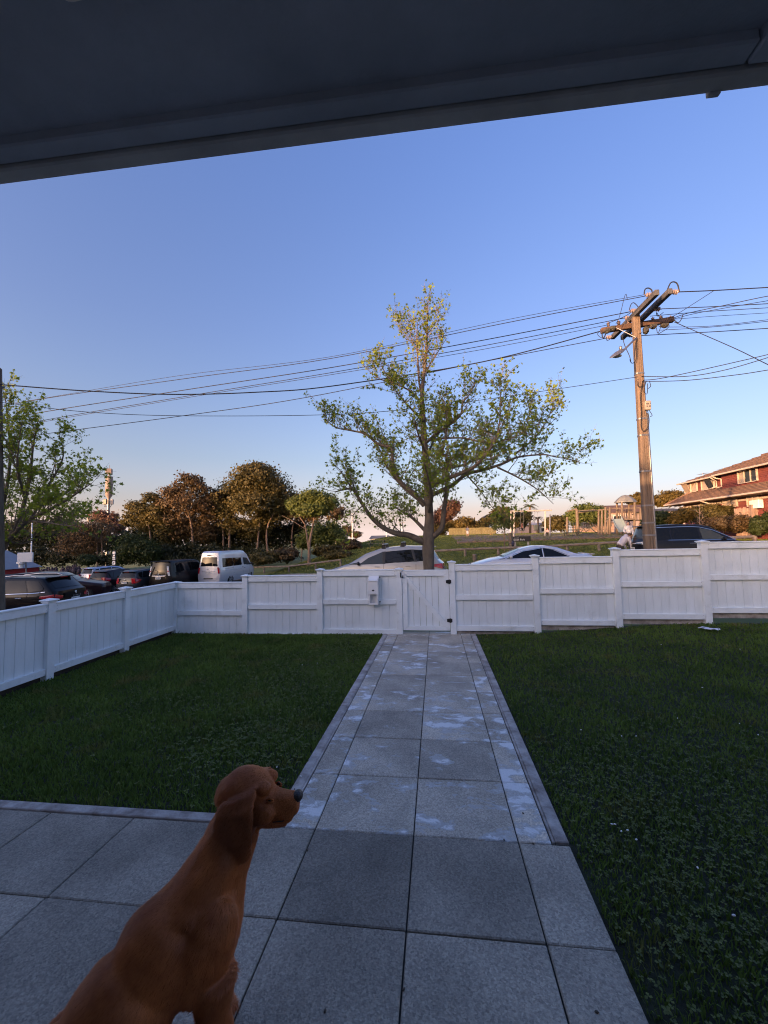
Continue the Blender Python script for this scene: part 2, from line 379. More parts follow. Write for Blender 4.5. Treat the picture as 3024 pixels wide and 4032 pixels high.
M_nail = mat('nail_rust', (.10, .06, .04), .8, .3, 9)
M_black = mat('black_metal', (.012, .012, .013), .45, .3, 9, .1)
M_darkgap = mat('gap_shade', (.05, .04, .032), .9, .4, 7, .4)
def post(parent, x, y, zb, zt, w=.094, cap=True, wear=False):
    b = MB(); b.box((x, y, (zb+zt-.035)/2), (w, w, zt-.035-zb), None, .004); p = b.build('post', M_white, parent, world=True)
    if cap:
        c = MB(); zz = zt-.04
        c.box((x, y, zz+.006), (w+.022, w+.022, .014), None, .003)
        c.lathe([(.088, zz+.012), (.096, zz+.022), (.096, zz+.03), (.02, zz+.043)], (x, y, 0), 4)
        # turn the four-sided cap square to the post
        cc = MB(); h = (w+.046)/2
        cc.box((x, y, zz+.004), (w+.02, w+.02, .016), None, .003); cc.box((x, y, zz+.019), (2*h, 2*h, .014), None, .004)
        cc.add([(x-h+.004, y-h+.004, zz+.026), (x+h-.004, y-h+.004, zz+.026), (x+h-.004, y+h-.004, zz+.026), (x-h+.004, y+h-.004, zz+.026), (x, y, zz+.045)], [(0, 1, 4), (1, 2, 4), (2, 3, 4), (3, 0, 4)])
        o = cc.build('post_cap', M_white, p, world=True)
    return p
def panel(parent, x0, x1, y, top, zlow, n, rails=((0, -.09), (-.475, -.555), (-.96, -1.04)), ax='x', ground=None):
    """boards between two posts, with rails proud of them on the house side; ax says which way the fence runs"""
    def P(u, v, z): return (u, y+v, z) if ax == 'x' else (y-v, u, z)
    def D(a, b, c): return (a, b, c) if ax == 'x' else (b, a, c)
    W = (x1-x0)/n
    for i in range(n):
        b = MB(); g = .0014; zt = top-.03
        b.box(P(x0+W*(i+.5), .012+random.uniform(-.0012, .0012), (zt+zlow)/2), D(W-2*g, .02, zt-zlow), None, .0024)
        o = b.build('board', M_whiteb, parent, world=True)
    for j, (a, c) in enumerate(rails):
        b = MB(); b.box(P((x0+x1)/2, -.017, top+(a+c)/2), D(x1-x0-.006, .036, a-c), None, .003)
        b.build('rail', M_white, parent, world=True)
        if j == 0:
            b = MB(); b.box(P((x0+x1)/2, 0, top+.004), D(x1-x0-.004, .085, .02), None, .004); b.build('rail_cap', M_white, parent, world=True)
        b = MB()
        for ux in (x0+.022, x1-.022):
            for zz in (-.022, .022): b.box(P(ux, -.0355, top+(a+c)/2+zz), D(.005, .003, .005))
        tag(b.build('nails', M_nail, parent, world=True), kind='stuff')
FY = 4.11
PX = [(-4.42, .80, -.30), (-3.123, .907, -.22), (-1.80, .997, -.2), (-.468, .99, -.2), (.392, 1.095, -.2), (1.69, 1.177, -.1), (2.888, 1.268, -.05), (4.137, 1.353, 0), (5.40, 1.44, .05), (6.65, 1.52, .1)]
TOPS = [.768, .875, .956, None, 1.025, 1.12, 1.218, 1.313, 1.40]
fl = thing('picket_free_fence', (-2.4, FY, -.1), 'white board fence left of the gate, stepping down to the corner, mailbox hung on it', 'fence', 'white garden fence runs')
fl.name = 'board_fence'
fr = thing('board_fence', (3.4, FY, 0), 'white board fence right of the gate, climbing in steps past the utility pole', 'fence', 'white garden fence runs')
fs = thing('board_fence', (-4.42, 1.7, -.1), 'white board side fence without middle rail, along the left edge of the lawn', 'fence', 'white garden fence runs')
for i, (x, zt, zb) in enumerate(PX): post(fl if i < 4 else fr, x, FY, zb, zt)
for i in range(9):
    if TOPS[i] is None: continue
    par = fl if i < 3 else fr; a, c = PX[i][0]+.047, PX[i+1][0]-.047
    panel(par, a, c, FY, TOPS[i], TOPS[i]-1.02, 10 if i != 0 else 10)
for i in (4, 5, 6, 7, 8):      # plinth boards closing the gap under the right-hand panels
    b = MB(); x0, x1 = PX[i][0]+.05, PX[i+1][0]-.05; b.box(((x0+x1)/2, FY+.03, TOPS[i]-1.075), (x1-x0, .025, .10), None, .003); b.build('plinth_gap_strip', M_wood_w, fr, world=True)
YS = [4.11, 2.935, 1.74, .54, -.66, -1.86]
for y in YS[1:]: post(fs, -4.42, y, -.35, .845)
for i in range(5):
    panel(fs, YS[i+1]+.047, YS[i]-.047, -4.42, .778, -.03, 10, rails=((0, -.09), (-.735, -.812)), ax='y')
b = MB(); b.box((-4.47, 1.1, -.16), (.03, 6, .3)); b.build('plinth_gap_strip', M_darkgap, fs, world=True)  # dark strip filling the gap under the side fence, its shade put into colour

# gate
ga = thing('garden_gate', (-.04, FY, -.06), 'white boarded gate with diagonal brace and black hinges at the end of the path', 'gate')
gx0, gx1, gt, gb = -.412, .338, .936, -.012
for i in range(6):
    W = (gx1-gx0-.14)/6; b = MB(); b.box((gx0+.07+W*(i+.5), FY+.012, (gt+gb)/2), (W-.004, .02, gt-gb-.06), None, .003); b.build('board', M_whiteb, ga, world=True)
def mitre(pts):
    b = MB(); b.prism([(p[0], FY-.032, p[1]) for p in pts], (0, .034, 0)); return b.build('frame_board', M_white, ga, world=True)
w_ = .078; e_ = .0015
mitre([(gx0, gt), (gx1, gt), (gx1-w_, gt-w_), (gx0+w_, gt-w_)])
mitre([(gx0, gb), (gx1, gb), (gx1-w_, gb+w_*.8), (gx0+w_, gb+w_*.8)])
mitre([(gx0, gb+.004), (gx0, gt-.004), (gx0+w_-e_, gt-w_-.003), (gx0+w_-e_, gb+w_*.8+.003)])
mitre([(gx1, gb+.004), (gx1, gt-.004), (gx1-w_+e_, gt-w_-.003), (gx1-w_+e_, gb+w_*.8+.003)])
b = MB(); b.prism([(gx0+w_+.002, FY-.033, gt-w_-.014), (gx0+w_+.002, FY-.033, gt-w_-.10), (gx1-w_-.03, FY-.033, gb+.066), (gx1-w_-.002, FY-.033, gb+.066), (gx1-w_-.002, FY-.033, gb+.15)], (0, .037, 0)); b.build('brace', M_white, ga, world=True)
b = MB(); b.box(((gx0+gx1)/2, FY-.002, gt+.008), (gx1-gx0, .07, .018), None, .004); b.build('top_cap', M_white, ga, world=True)
for z in (.765, .15):
    x = gx1+.006; b = MB(); b.prism([(x-.052, FY-.036, z+.022), (x-.052, FY-.036, z-.022), (x+.004, FY-.036, z-.036), (x+.032, FY-.036, z-.026), (x+.032, FY-.036, z+.026), (x+.004, FY-.036, z+.032)], (0, -.014, 0)); h = b.build('hinge', M_black, ga, world=True)
    b = MB(); b.tube([(x+.004, FY-.053, z-.036), (x+.004, FY-.053, z+.034)], .008, 8); b.build('hinge_pin', M_black, h, world=False); h.children[0].location = -Vector(ga.location)
b = MB(); x = -.438; b.box((x, FY-.055, .885), (.017, .016, .07), None, .003); lt = b.build('latch', M_black, ga, world=True)
b = MB(); b.box((x+.02, FY-.055, .845), (.055, .012, .012), None, .003); b.box((x+.036, FY-.052, .848), (.012, .02, .045), None, .003); o = b.build('latch_bar', M_black, lt); o.location = -Vector(ga.location)

# mailbox on the fence
mb = thing('mailbox', (-.86, FY-.09, .35), 'white metal mailbox with newspaper opening hung on the fence beside the gate', 'mailbox')
M_box = mat('mailbox_enamel', (.80, .81, .80), .4, .03, 4)
x0, x1 = -.955, -.80; yb, yf = FY-.04, FY-.155; zt, zb = .865, .418
b = MB()
for c, d in ((((x0+x1)/2, yb-.004, (zt+zb)/2), (x1-x0, .008, zt-zb)), ((x0+.004, (yb+yf)/2, (zt+zb)/2-.015), (.008, yb-yf, zt-zb-.03)), ((x1-.004, (yb+yf)/2, (zt+zb)/2-.015), (.008, yb-yf, zt-zb-.03)), (((x0+x1)/2, (yb+yf)/2, zb+.006), (x1-x0-.012, yb-yf-.004, .012)), (((x0+x1)/2, (yb+yf)/2, .585), (x1-x0-.016, yb-yf-.01, .008))): b.box(c, d, None, .0015)
b.build('shell', M_box, mb, world=True)
b = MB(); b.box(((x0+x1)/2, yf+.004, .688), (x1-x0-.018, .008, .196), None, .0015); b.build('door', M_box, mb, world=True)
b = MB()
for c, d in (((x0+.012, yf+.004, .5), (.024, .008, .175)), ((x1-.012, yf+.004, .5), (.024, .008, .175)), (((x0+x1)/2, yf+.004, .428), (x1-x0-.048, .008, .028))): b.box(c, d, None, .0015)
b.build('opening_frame', M_box, mb, world=True)
b = MB(); b.prism([(x0-.006, yb, zt+.004), (x0-.006, yf-.01, zt-.062), (x0-.006, yf-.01, zt-.075), (x0-.006, yb, zt-.012)], (x1-x0+.012, 0, 0)); b.build('sloping_lid', M_box, mb, world=True)
b = MB(); b.ell(((x0+x1)/2, yf-.002, .642), (.022, .006, .010), 12, 6); b.ell(((x0+x1)/2, yf-.005, .650), (.009, .006, .009), 10, 6); b.build('lock_plate', M_black, mb, world=True)
b = MB()
for z in (.845, .445): b.box((x1+.014, FY-.043, z), (.03, .006, .014), None, .002)
b.build('mounting_bracket', M_black, mb, world=True)

# ------------------------------------------------------------------ our house: porch soffit over the camera, wall and roof behind
M_soff = mat('soffit_paint', (.42, .44, .48), .8, .12, 4, .25, 90)
M_fasc = mat('fascia_paint', (.62, .60, .56), .8, .25, 3, .4, 40, col2=(.42, .40, .38))
M_clad = mat('house_wall_paint', (.45, .44, .42), .7, .06, 2, .15)
M_roofd = mat('dark_roof_tile', (.07, .06, .055), .85, .3, 3, .4, 20)
M_winglass = glass('window_glass', (.03, .035, .04), .03)
hs = thing('house', (0, -3.4, 0), 'dark painted porch roof of the house overhead, its fascia crossing the top of the view', 'house')
zs = 2.40
PORCH = ('soffit', 'fascia', 'soffit_trim', 'end_board', 'gutter_bracket')   # the eave runs a degree off the line of the slabs
RP = rotz(radians(.95)); P0 = Vector((-.944, -1.726, 0))
def hb(name, c, d, m, ch=.004):
    b = MB()
    if name in PORCH: b.box(P0+RP @ (Vector(c)-P0)-Vector((0, .008, 0)), d, RP, ch)
    else: b.box(c, d, None, ch)
    return b.build(name, m, hs, world=True)
hb('soffit', (-.75, -2.59, zs+.045), (3.12, 1.66, .02), M_soff)
hb('fascia', (-.575, -1.745, zs+.09), (3.55, .038, .18), M_fasc)
hb('soffit_trim', (-.75, -1.788, zs+.03), (3.1, .044, .04), M_soff); hb('soffit_trim', (.826, -2.57, zs+.027), (.05, 1.6, .046), M_soff)
hb('end_board', (1.02, -2.57, zs+.07), (.338, 1.6, .03), M_soff)
hb('gutter_bracket', (.766, -1.727, zs+.004), (.026, .012, .02), M_fasc, .003)
hb('porch_post', (-2.2, -1.80, zs/2-.02), (.1, .1, zs), M_fasc)
b = MB(); b.prism([(-2.4, -1.72, zs+.19), (-2.4, -3.38, zs+.55), (-2.4, -3.38, zs+.49), (-2.4, -1.76, zs+.13)], (3.65, 0, 0)); b.build('porch_roof', M_roofd, hs, world=True)
hb('wall', (.6, -8, 1.2), (9.6, 9.2, 2.5), M_clad)
b = MB(); b.prism([(0, -3.05, 2.40), (0, -8, 3.5), (0, -12.95, 2.40), (0, -12.95, 2.46), (0, -8, 3.56), (0, -3.05, 2.46)], (10.2, 0, 0)); r_ = b.build('roof', M_roofd, hs, world=True); r_.location.x += -4.5
hb('door', (.15, -3.385, 1.05), (.9, .05, 2.0), mat('door_paint', (.06, .07, .09), .5))
for x in (-1.6, 2.2):
    w0 = hb('window', (x, -3.39, 1.5), (1.3, .05, 1.1), M_white); p0 = MB(); p0.box((x, -3.36, 1.5), (1.18, .012, .98)); q = p0.build('pane', M_winglass, w0); q.location = -Vector(hs.location)
# square downlight in the soffit
cl = thing('ceiling_light', (-.415, -2.085, zs+.035), 'small rounded square light fitting set in the dark porch ceiling', 'light')
M_light = mat('light_fitting', (.80, .72, .64), .5, .05, 4)
b = MB(); cx, cy = -.417, -2.079; ring = []
for kx, ky, a0 in ((1, 1, 0), (-1, 1, 90), (-1, -1, 180), (1, -1, 270)):
    for t in range(5): a = radians(a0+t*22.5); ring.append((cx+kx*.038+.024*cos(a), cy+ky*.038+.024*sin(a)))
b.loft([[(x, y, zs+.036) for x, y in ring], [(x, y, zs+.018) for x, y in ring], [(cx+(x-cx)*.9, cy+(y-cy)*.9, zs+.012) for x, y in ring]]); b.build('trim_ring', M_light, cl, world=True)
b = MB(); b.lathe([(.0, zs+.008), (.034, zs+.008), (.034, zs+.02)], (cx, cy, 0), 16); b.build('diffuser', mat('light_diffuser', (.5, .48, .45), .6), cl, world=True)

# unseen buildings added to the left, sized so their roofs shade the garden, the street and the verge
def simple_house(name, label, x0, x1, y0, y1, zg, eave, ridge, wallm, roofm, cat='house', along='x', windows=3, group=None, over=.35):
    h = thing(name, ((x0+x1)/2, (y0+y1)/2, zg), label, cat, group)
    b = MB(); b.box(((x0+x1)/2, (y0+y1)/2, (zg+eave)/2), (x1-x0, y1-y0, eave-zg)); b.build('wall', wallm, h, world=True)
    b = MB(); o = over; t = .09
    if along == 'x':
        ym = (y0+y1)/2; b.prism([(x0-o, y0-o, eave-.08), (x0-o, ym, ridge), (x0-o, y1+o, eave-.08), (x0-o, y1+o, eave-.08+t), (x0-o, ym, ridge+t), (x0-o, y0-o, eave-.08+t)], (x1-x0+2*o, 0, 0))
        b.prism([(x0+.01, y0, eave), (x0+.01, ym, ridge-.06), (x0+.01, y1, eave)], (x1-x0-.02, 0, 0))
    else:
        xm = (x0+x1)/2; b.prism([(x0-o, y0-o, eave-.08), (xm, y0-o, ridge), (x1+o, y0-o, eave-.08), (x1+o, y0-o, eave-.08+t), (xm, y0-o, ridge+t), (x0-o, y0-o, eave-.08+t)], (0, y1-y0+2*o, 0))
        b.prism([(x0, y0+.01, eave), (xm, y0+.01, ridge-.06), (x1, y0+.01, eave)], (0, y1-y0-.02, 0))
    b.build('roof', roofm, h, world=True)
    for i in range(windows):
        for yy, s in ((y0, -1), (y1, 1)):
            x = lerp(x0, x1, (i+.5)/windows); w = MB(); w.box((x, yy+s*.02, eave-1.0), (min(1.4, (x1-x0)/windows*.6), .06, 1.0)); f = w.build('window', M_white, h, world=True)
            p = MB(); p.box((x, yy+s*.045, eave-1.0), (min(1.26, (x1-x0)/windows*.6-.12), .03, .86)); q = p.build('pane', M_winglass, f); q.location = -Vector(h.location)
    return h
M_brickp = mat('pinkish_brick', (.42, .27, .21), .85, .15, 5, .2)
M_cream = mat('cream_wall', (.58, .54, .47), .8, .08, 2)
M_roofb = mat('brown_roof_tile', (.13, .075, .05), .85, .3, 2.5, .4, 18)
simple_house('garage', 'low garage added unseen beyond the side fence to shade the street', -9.6, -5.4, -11, -4, -.5, 2.4, 4.15, M_cream, M_roofd, 'garage', windows=1)
simple_house('house', 'unseen two storey house added for shade beside the low garage', -24, -10.2, -12, -3.5, -.7, 5.0, 6.9, M_brickp, M_roofb)
simple_house('house', 'unseen tall house added for shade further along the left side of the street', -44, -28, -13, -4, -1.4, 5.2, 7.2, M_cream, M_roofd)
simple_house('house', 'unseen tall brick house added for shade at the far left end of the street', -72, -48, -16, -5, -2, 6.4, 8.6, M_brickp, M_roofb)
simple_house('house', 'unseen long pale house added for shade at the bend far down the street', -110, -78, -20, -6, -2.5, 7.5, 9.8, M_cream, M_roofb)
# ------------------------------------------------------------------ vehicles
def paint(name, col, metal=0, rough=.32): return mat(name, col, rough, .03, 2, metal=metal, coat=1 if max(col) > .1 else .3, spec=.5 if max(col) > .1 else .15)
M_tint = glass('tinted_glass', (.006, .007, .008), .025)
M_clear = glass('car_glass', (.05, .06, .06), .025)
M_seam = mat('panel_gap', (.004, .004, .004), .8)
M_chrome = mat('chrome', (.75, .75, .76), .12, .02, 4, metal=1)
M_tyre = mat('tyre_rubber', (.014, .014, .014), .85, .3, 9)
M_rim = mat('alloy_rim', (.42, .42, .43), .3, .1, 5, metal=.8)
M_red = mat('tail_lens', (.38, .012, .018), .12, .25, 18, coat=1)
M_lens = mat('clear_lens', (.62, .64, .66), .1, .15, 14, coat=1)
M_plate = mat('number_plate', (.72, .73, .72), .45, .03, 8)
M_letter = mat('plate_lettering', (.02, .02, .03), .6)
M_trimb = mat('black_trim', (.014, .014, .015), .5, .2, 8)
class Car:
    def __init__(s, name, label, cat, loc, az, L, W, up, belt, paintm, tumble=.42, low=.2, wheels=None, wr=.31, group='cars parked along the street', bow=.13, pinch=.16, tilt=(0, 0)):
        s.L, s.W, s.up, s.belt, s.tumble, s.low, s.bow, s.pinch = L, W, sorted(up), belt, tumble, low, bow, pinch
        s.root = thing(name, loc, label, cat, group); s.root.rotation_euler = (tilt[0], tilt[1], pi/2-az)
        s.x0, s.x1 = s.up[0][0], s.up[-1][0]; s.paint = paintm
        st = set(p[0] for p in s.up); n = 30
        xs = sorted(st | set(lerp(s.x0, s.x1, i/n) for i in range(n+1)))
        xs = [x for i, x in enumerate(xs) if i == 0 or x-xs[i-1] > .012 or x in (s.x1,)]
        M = 9; R = .035; b = MB(); nx = len(xs); idx = {}
        for sd in (-1, 1):
            for k, x in enumerate(xs):
                zt, zl = s.top(x)-R, s.lowz(x)
                for m in range(M+1):
                    z = lerp(zl, zt, m/M); xx = x*(1-R*.6/abs(s.x1)) if k in (0, nx-1) else x
                    idx[sd, k, m] = len(b.v); b.v.append((s.bx(xx, 1), sd*s.w(x, z), z))
            for k in range(nx-1):
                for m in range(M): b.f.append((idx[sd, k, m], idx[sd, k+1, m], idx[sd, k+1, m+1], idx[sd, k, m+1]))
        SS = [-.95, -.8, -.5, 0, .5, .8, .95]; loop = [(k, M) for k in range(nx)]+[(nx-1, m) for m in range(M-1, -1, -1)]+[(k, 0) for k in range(nx-2, -1, -1)]+[(0, m) for m in range(1, M)]
        rows = []
        for k, m in loop:
            x = xs[k]; z = s.top(x) if m == M else lerp(s.lowz(x), s.top(x)-R*.0, m/M)
            row = [idx[-1, k, m]]
            for t in SS: row.append(len(b.v)); b.v.append((s.bx(x, t), t*s.w(x, z-R*.5 if m == M else z), z + (.02*(1-t*t) if m == M else 0)))
            row.append(idx[1, k, m]); rows.append(row)
        for i in range(len(rows)):
            a, c = rows[i], rows[(i+1) % len(rows)]
            for j in range(len(a)-1): b.f.append((a[j], c[j], c[j+1], a[j+1]))
        s.body = b.build('body', paintm, s.root, smooth=42)
        for wx in (wheels or ()):
            for sd in (-1, 1): s.wheel(wx, sd, wr)
    def top(s, x): return float(np.interp(x, [p[0] for p in s.up], [p[1] for p in s.up]))
    def lowz(s, x):
        t = abs(x)/max(abs(s.x1), abs(s.x0)); return s.low+.08*max(0, (t-.85)/.15)
    def w(s, x, z):
        t = abs(x)/(s.L/2); h = s.W/2*(1-s.pinch*max(0, (t-.62)/.38)**2)
        q = (z-(s.low+s.belt)*.52)/(s.belt-s.low); h *= 1-.075*min(1, abs(q*2))**2.2
        if z > s.belt: h -= (z-s.belt)*s.tumble
        return h
    def bx(s, x, t): return x-(1 if x > 0 else -1)*s.bow*t*t*max(0, abs(x)/(s.L/2)-.3)/.7
    def ups(s, x, t): z = s.top(x); return Vector((s.bx(x, t), t*s.w(x, z-.02), z+.02*(1-t*t)))
    def end(s, sg, z, t):
        x = s.x1 if sg > 0 else s.x0; return Vector((s.bx(x, t), t*s.w(x, z), z))
    def side(s, sd, x, z): return Vector((s.bx(x, 1) if abs(x) > .8*s.L/2 else x, sd*s.w(x, z), z))
    def patch(s, fn, c, m, name, e=.006, n=(6, 4), parent=None, label=None, mb=None):
        """four corners (u, v) of the surface fn, raised by e with a skirt back down to the body"""
        b = mb or MB(); nu, nv = n; g = []; o = len(b.v); cx = Vector((0, 0, (s.belt+s.low)/2))
        def q(i, j):
            u, v = i/nu, j/nv; A = [lerp(lerp(c[0][k], c[1][k], u), lerp(c[3][k], c[2][k], u), v) for k in (0, 1)]; return fn(*A)
        for j in range(nv+1):
            for i in range(nu+1):
                p = q(i, j); d = (q(min(nu, i+.5), j)-q(max(0, i-.5), j)).cross(q(i, min(nv, j+.5))-q(i, max(0, j-.5)))
                d = d.normalized() if d.length > 1e-9 else (p-cx).normalized()
                if d.dot(p-Vector((p.x*.7, 0, cx.z))) < 0: d = -d
                edge = i in (0, nu) or j in (0, nv); b.v.append(tuple(p+d*(e if not edge else e*.6)))
        for j in range(nv):
            for i in range(nu): b.f.append((o+j*(nu+1)+i, o+j*(nu+1)+i+1, o+(j+1)*(nu+1)+i+1, o+(j+1)*(nu+1)+i))
        if mb: return b
        r = b.build(name, m, parent or s.root, smooth=50)
        if label: r['label'] = label
        return r
    def win(s, sd, c, m=None, name='side_window', e=.008): return s.patch(lambda x, z: s.side(sd, x, z), c, m or M_tint, name, e)
    def strip(s, sd, pts, h, m, name, e=.012):
        b = MB()
        for (xa, za), (xb, zb) in zip(pts, pts[1:]): s.patch(lambda x, z: s.side(sd, x, z), [(xa, za), (xb, zb), (xb, zb+h), (xa, za+h)], m, name, e, (4, 1), mb=b)
        return b.build(name, m, s.root)
    def vseam(s, sd, pts, wd=.012, name='door_gap'):
        b = MB()
        for (xa, za), (xb, zb) in zip(pts, pts[1:]): s.patch(lambda x, z: s.side(sd, x, z), [(xa-wd/2, za), (xa+wd/2, za), (xb+wd/2, zb), (xb-wd/2, zb)], M_seam, name, .004, (1, 4), mb=b)
        return b.build(name, M_seam, s.root)
    def glassup(s, xa, xb, t, m=None, name='windscreen', t2=None): return s.patch(s.ups, [(xa, -t), (xb, -(t2 or t)), (xb, (t2 or t)), (xa, t)], m or M_tint, name, .008, (6, 8))
    def tail(s, sg, z0, z1, t0, t1, m, name, e=.012): return s.patch(lambda z, t: s.end(sg, z, t), [(z0, t0), (z1, t0), (z1, t1), (z0, t1)], m, name, e, (3, 6))
    def light(s, sd, sg, z0, z1, t0, depth, m, name, zi=None):
        """lamp wrapping from the end face round onto the side"""
        b = MB(); X = s.x1 if sg > 0 else s.x0; zi = zi or (z0, z1)
        s.patch(lambda z, t: s.end(sg, z, t), [(zi[0], t0*sd), (zi[1], t0*sd), (z1, .97*sd), (z0, .97*sd)], m, name, .012, (3, 5), mb=b)
        s.patch(lambda x, z: s.side(sd, x, z), [(X, z0), (X-sg*depth, lerp(z0, z1, .45)), (X-sg*depth, lerp(z0, z1, .75)), (X, z1)], m, name, .012, (5, 3), mb=b)
        return b.build(name, m, s.root, smooth=50)
    def plate(s, sg, z, text, w=.36, h=.125, label=None):
        p = s.end(sg, z, 0); b = MB(); b.box((p.x+sg*.02, 0, z), (.012, w, h), None, .003); o = b.build('number_plate', M_plate, s.root)
        tx = text_mesh(text, .095, M_letter, 'lettering', o, (p.x+sg*.0275, 0, z), (pi/2, 0, pi/2 if sg > 0 else -pi/2)); return o
    def wheel(s, wx, sd, r):
        y = s.w(wx, r)+.012; w = thing('wheel', (wx, sd*(y-.09), r), None, None); w.parent = s.root
        a = MB(); a.tube([(0, sd*(y+.004-(y-.09)), 0), (0, sd*.0, 0)], r+.055, 28); o = a.build('arch_liner', M_seam, w); 
        t = MB(); pr = [(r*.64, -.1), (r*.9, -.105), (r*.985, -.07), (r, 0), (r*.985, .075), (r*.9, .108), (r*.64, .1)]
        t.lathe(pr, (0, 0, 0), 28, (0, sd, 0)); t.build('tyre', M_tyre, w, smooth=40)
        m = MB(); m.lathe([(r*.66, .06), (r*.67, .112), (r*.6, .112), (r*.58, .085), (.02, .085)], (0, 0, 0), 24, (0, sd, 0))
        for k in range(7):
            q = 2*pi*k/7; m.bar((cos(q)*.03, sd*.104, sin(q)*.03), (cos(q)*r*.61, sd*.106, sin(q)*r*.61), .045, .02, .004, up=(0, 1, 0))
        m.lathe([(.05, .1), (.05, .118), (.03, .122)], (0, 0, 0), 12, (0, sd, 0)); m.build('rim', M_rim, w, smooth=35)
    def mirror(s, sd, x, z, m=None):
        b = MB(); y = s.w(x, z); b.ell((x-.02, sd*(y+.13), z+.02), (.055, .105, .075), 12, 8); b.bar((x, sd*(y-.02), z-.035), (x-.01, sd*(y+.07), z-.015), .05, .03, .006); return b.build('wing_mirror', m or s.paint, s.root, smooth=50)
    def handle(s, sd, x, z, m=None, w=.2):
        b = MB(); p = s.side(sd, x, z); b.box((x, p.y+sd*.018, z), (w, .022, .03), None, .008); return b.build('door_handle', m or s.paint, s.root)
    def rails(s, xa, xb, t, m=None, h=.05):
        for sd in (-1, 1):
            pts = [s.ups(lerp(xa, xb, i/8), sd*t)+Vector((0, 0, (0 if i in (0, 8) else h))) for i in range(9)]
            b = MB(); b.tube(pts, .018, 8); b.build('roof_rail', m or M_trimb, s.root, smooth=40)
    def wiper(s, xa, xb, ta, tb):
        b = MB(); b.tube([s.ups(xa, ta)+Vector((-.02, 0, .03)), s.ups(xb, tb)+Vector((-.02, 0, .025))], .009, 5); b.build('wiper', M_trimb, s.root)

P_black = paint('black_paint', (.006, .006, .007)); P_navy = paint('black_pearl_paint', (.008, .009, .014)); P_gun = paint('gunmetal_paint', (.045, .05, .055), .5)
P_silver = paint('silver_paint', (.60, .61, .63), .25, .34); P_sblue = paint('pale_blue_silver_paint', (.32, .36, .44), .5, .34); P_beige = paint('champagne_silver_paint', (.38, .36, .325), .45, .34); P_maroon = paint('dark_plum_paint', (.018, .008, .010)); P_whites = paint('pearl_white_paint', (.60, .62, .66), .25, .34)
def gl(x, y): return (x, y, roadz(x, y))

# black wagon just over the side fence
c = Car('station_wagon', 'black wagon with roof rails and red tail lamps, nearest car beyond the side fence', 'car', (-14.45, 9.75, -.99), radians(-97), 4.6, 1.82,
    [(2.3, .6), (2.2, .76), (1.2, .96), (.95, 1.0), (.1, 1.37), (-.6, 1.44), (-1.55, 1.42), (-1.78, 1.38), (-2.16, 1.02), (-2.26, .96), (-2.3, .55)], .93, P_black, wheels=(1.38, -1.33), wr=.33, tilt=(0, 0))
for sd in (-1, 1):
    c.win(sd, [(-.52, .96), (.22, .95), (.0, 1.28), (-.5, 1.345)]); c.win(sd, [(.27, .95), (.88, .96), (.2, 1.27), (.05, 1.275)], M_clear); c.win(sd, [(-1.36, .98), (-.57, .96), (-.55, 1.345), (-1.16, 1.34)]); c.win(sd, [(-1.9, 1.03), (-1.41, .98), (-1.2, 1.335), (-1.6, 1.31)])
    c.strip(sd, [(1.1, .90), (-1.5, .93), (-2.0, .96)], .016, M_chrome, 'window_trim'); c.strip(sd, [(1.0, .33), (-1.0, .33)], .04, M_chrome, 'sill_trim')
    c.vseam(sd, [(-.55, .3), (-.55, .95)]); c.vseam(sd, [(.95, .3), (.95, .95)]); c.vseam(sd, [(-1.4, .75), (-1.4, .97)])
    c.handle(sd, -.3, .8, M_chrome); c.handle(sd, -1.15, .8, M_chrome); c.mirror(sd, .82, .98)
    c.light(sd, -1, .70, .88, .62, .42, M_red, 'tail_light', (.74, .82)); c.win(sd, [(-1.95, .62), (-1.55, .66), (-1.55, .72), (-1.9, .74)], P_black, 'fuel_flap')
c.glassup(-2.13, -1.83, .80, name='rear_window', t2=.74); c.glassup(.16, .9, .86); c.rails(-1.45, .15, .84, M_rim)
c.tail(-1, .74, .9, -.55, .55, P_black, 'tailgate_panel', .004); c.tail(-1, .42, .44, -.9, .9, M_chrome, 'bumper_trim'); c.plate(-1, .66, 'FPW137')
b = MB(); p = c.end(-1, .87, 0)
for y, z in ((-.02, .02), (.015, .0), (-.01, -.02), (.02, .025)): b.ell((p.x-.02, y, .87+z), (.014, .026, .028), 8, 6)
b.build('badge', M_chrome, c.root, smooth=50)
b = MB(); [b.box((p.x-.02, y, .775), (.006, .035, .03)) for y in (-.2, -.14, -.08, -.02, .04, .1)]; b.build('model_lettering', M_chrome, c.root)
b = MB(); b.box((-1.80, 0, 1.415), (.2, 1.1, .03), None, .012); b.build('spoiler', P_black, c.root); b = MB(); b.box((-1.895, 0, 1.40), (.012, .3, .022)); b.build('brake_light', M_red, c.root)

# dark car behind it, only its roof over the wagon
c = Car('parked_car', 'dark low roofed car half hidden behind the black wagon', 'car', (-18.9, 16.0, roadz(-18.9, 16)+.18), radians(62), 4.4, 1.75,
    [(2.2, .6), (2.1, .75), (1.2, .92), (.95, .96), (.15, 1.36), (-.6, 1.43), (-1.6, 1.40), (-1.8, 1.33), (-2.05, .98), (-2.2, .9), (-2.2, .55)], .9, P_maroon, wheels=(1.3, -1.3))
for sd in (-1, 1):
    c.win(sd, [(-.5, .94), (.8, .93), (.1, 1.3), (-.5, 1.34)]); c.win(sd, [(-1.6, .98), (-.55, .94), (-.55, 1.34), (-1.4, 1.32)]); c.light(sd, -1, .7, .9, .65, .3, M_red, 'tail_light')
c.glassup(-2.02, -1.85, .78, name='rear_window'); c.glassup(.2, .88, .84); c.plate(-1, .62, 'KBT412'); b = MB(); b.box((-1.82, 0, 1.345), (.03, .6, .03)); b.build('brake_light', M_red, c.root)

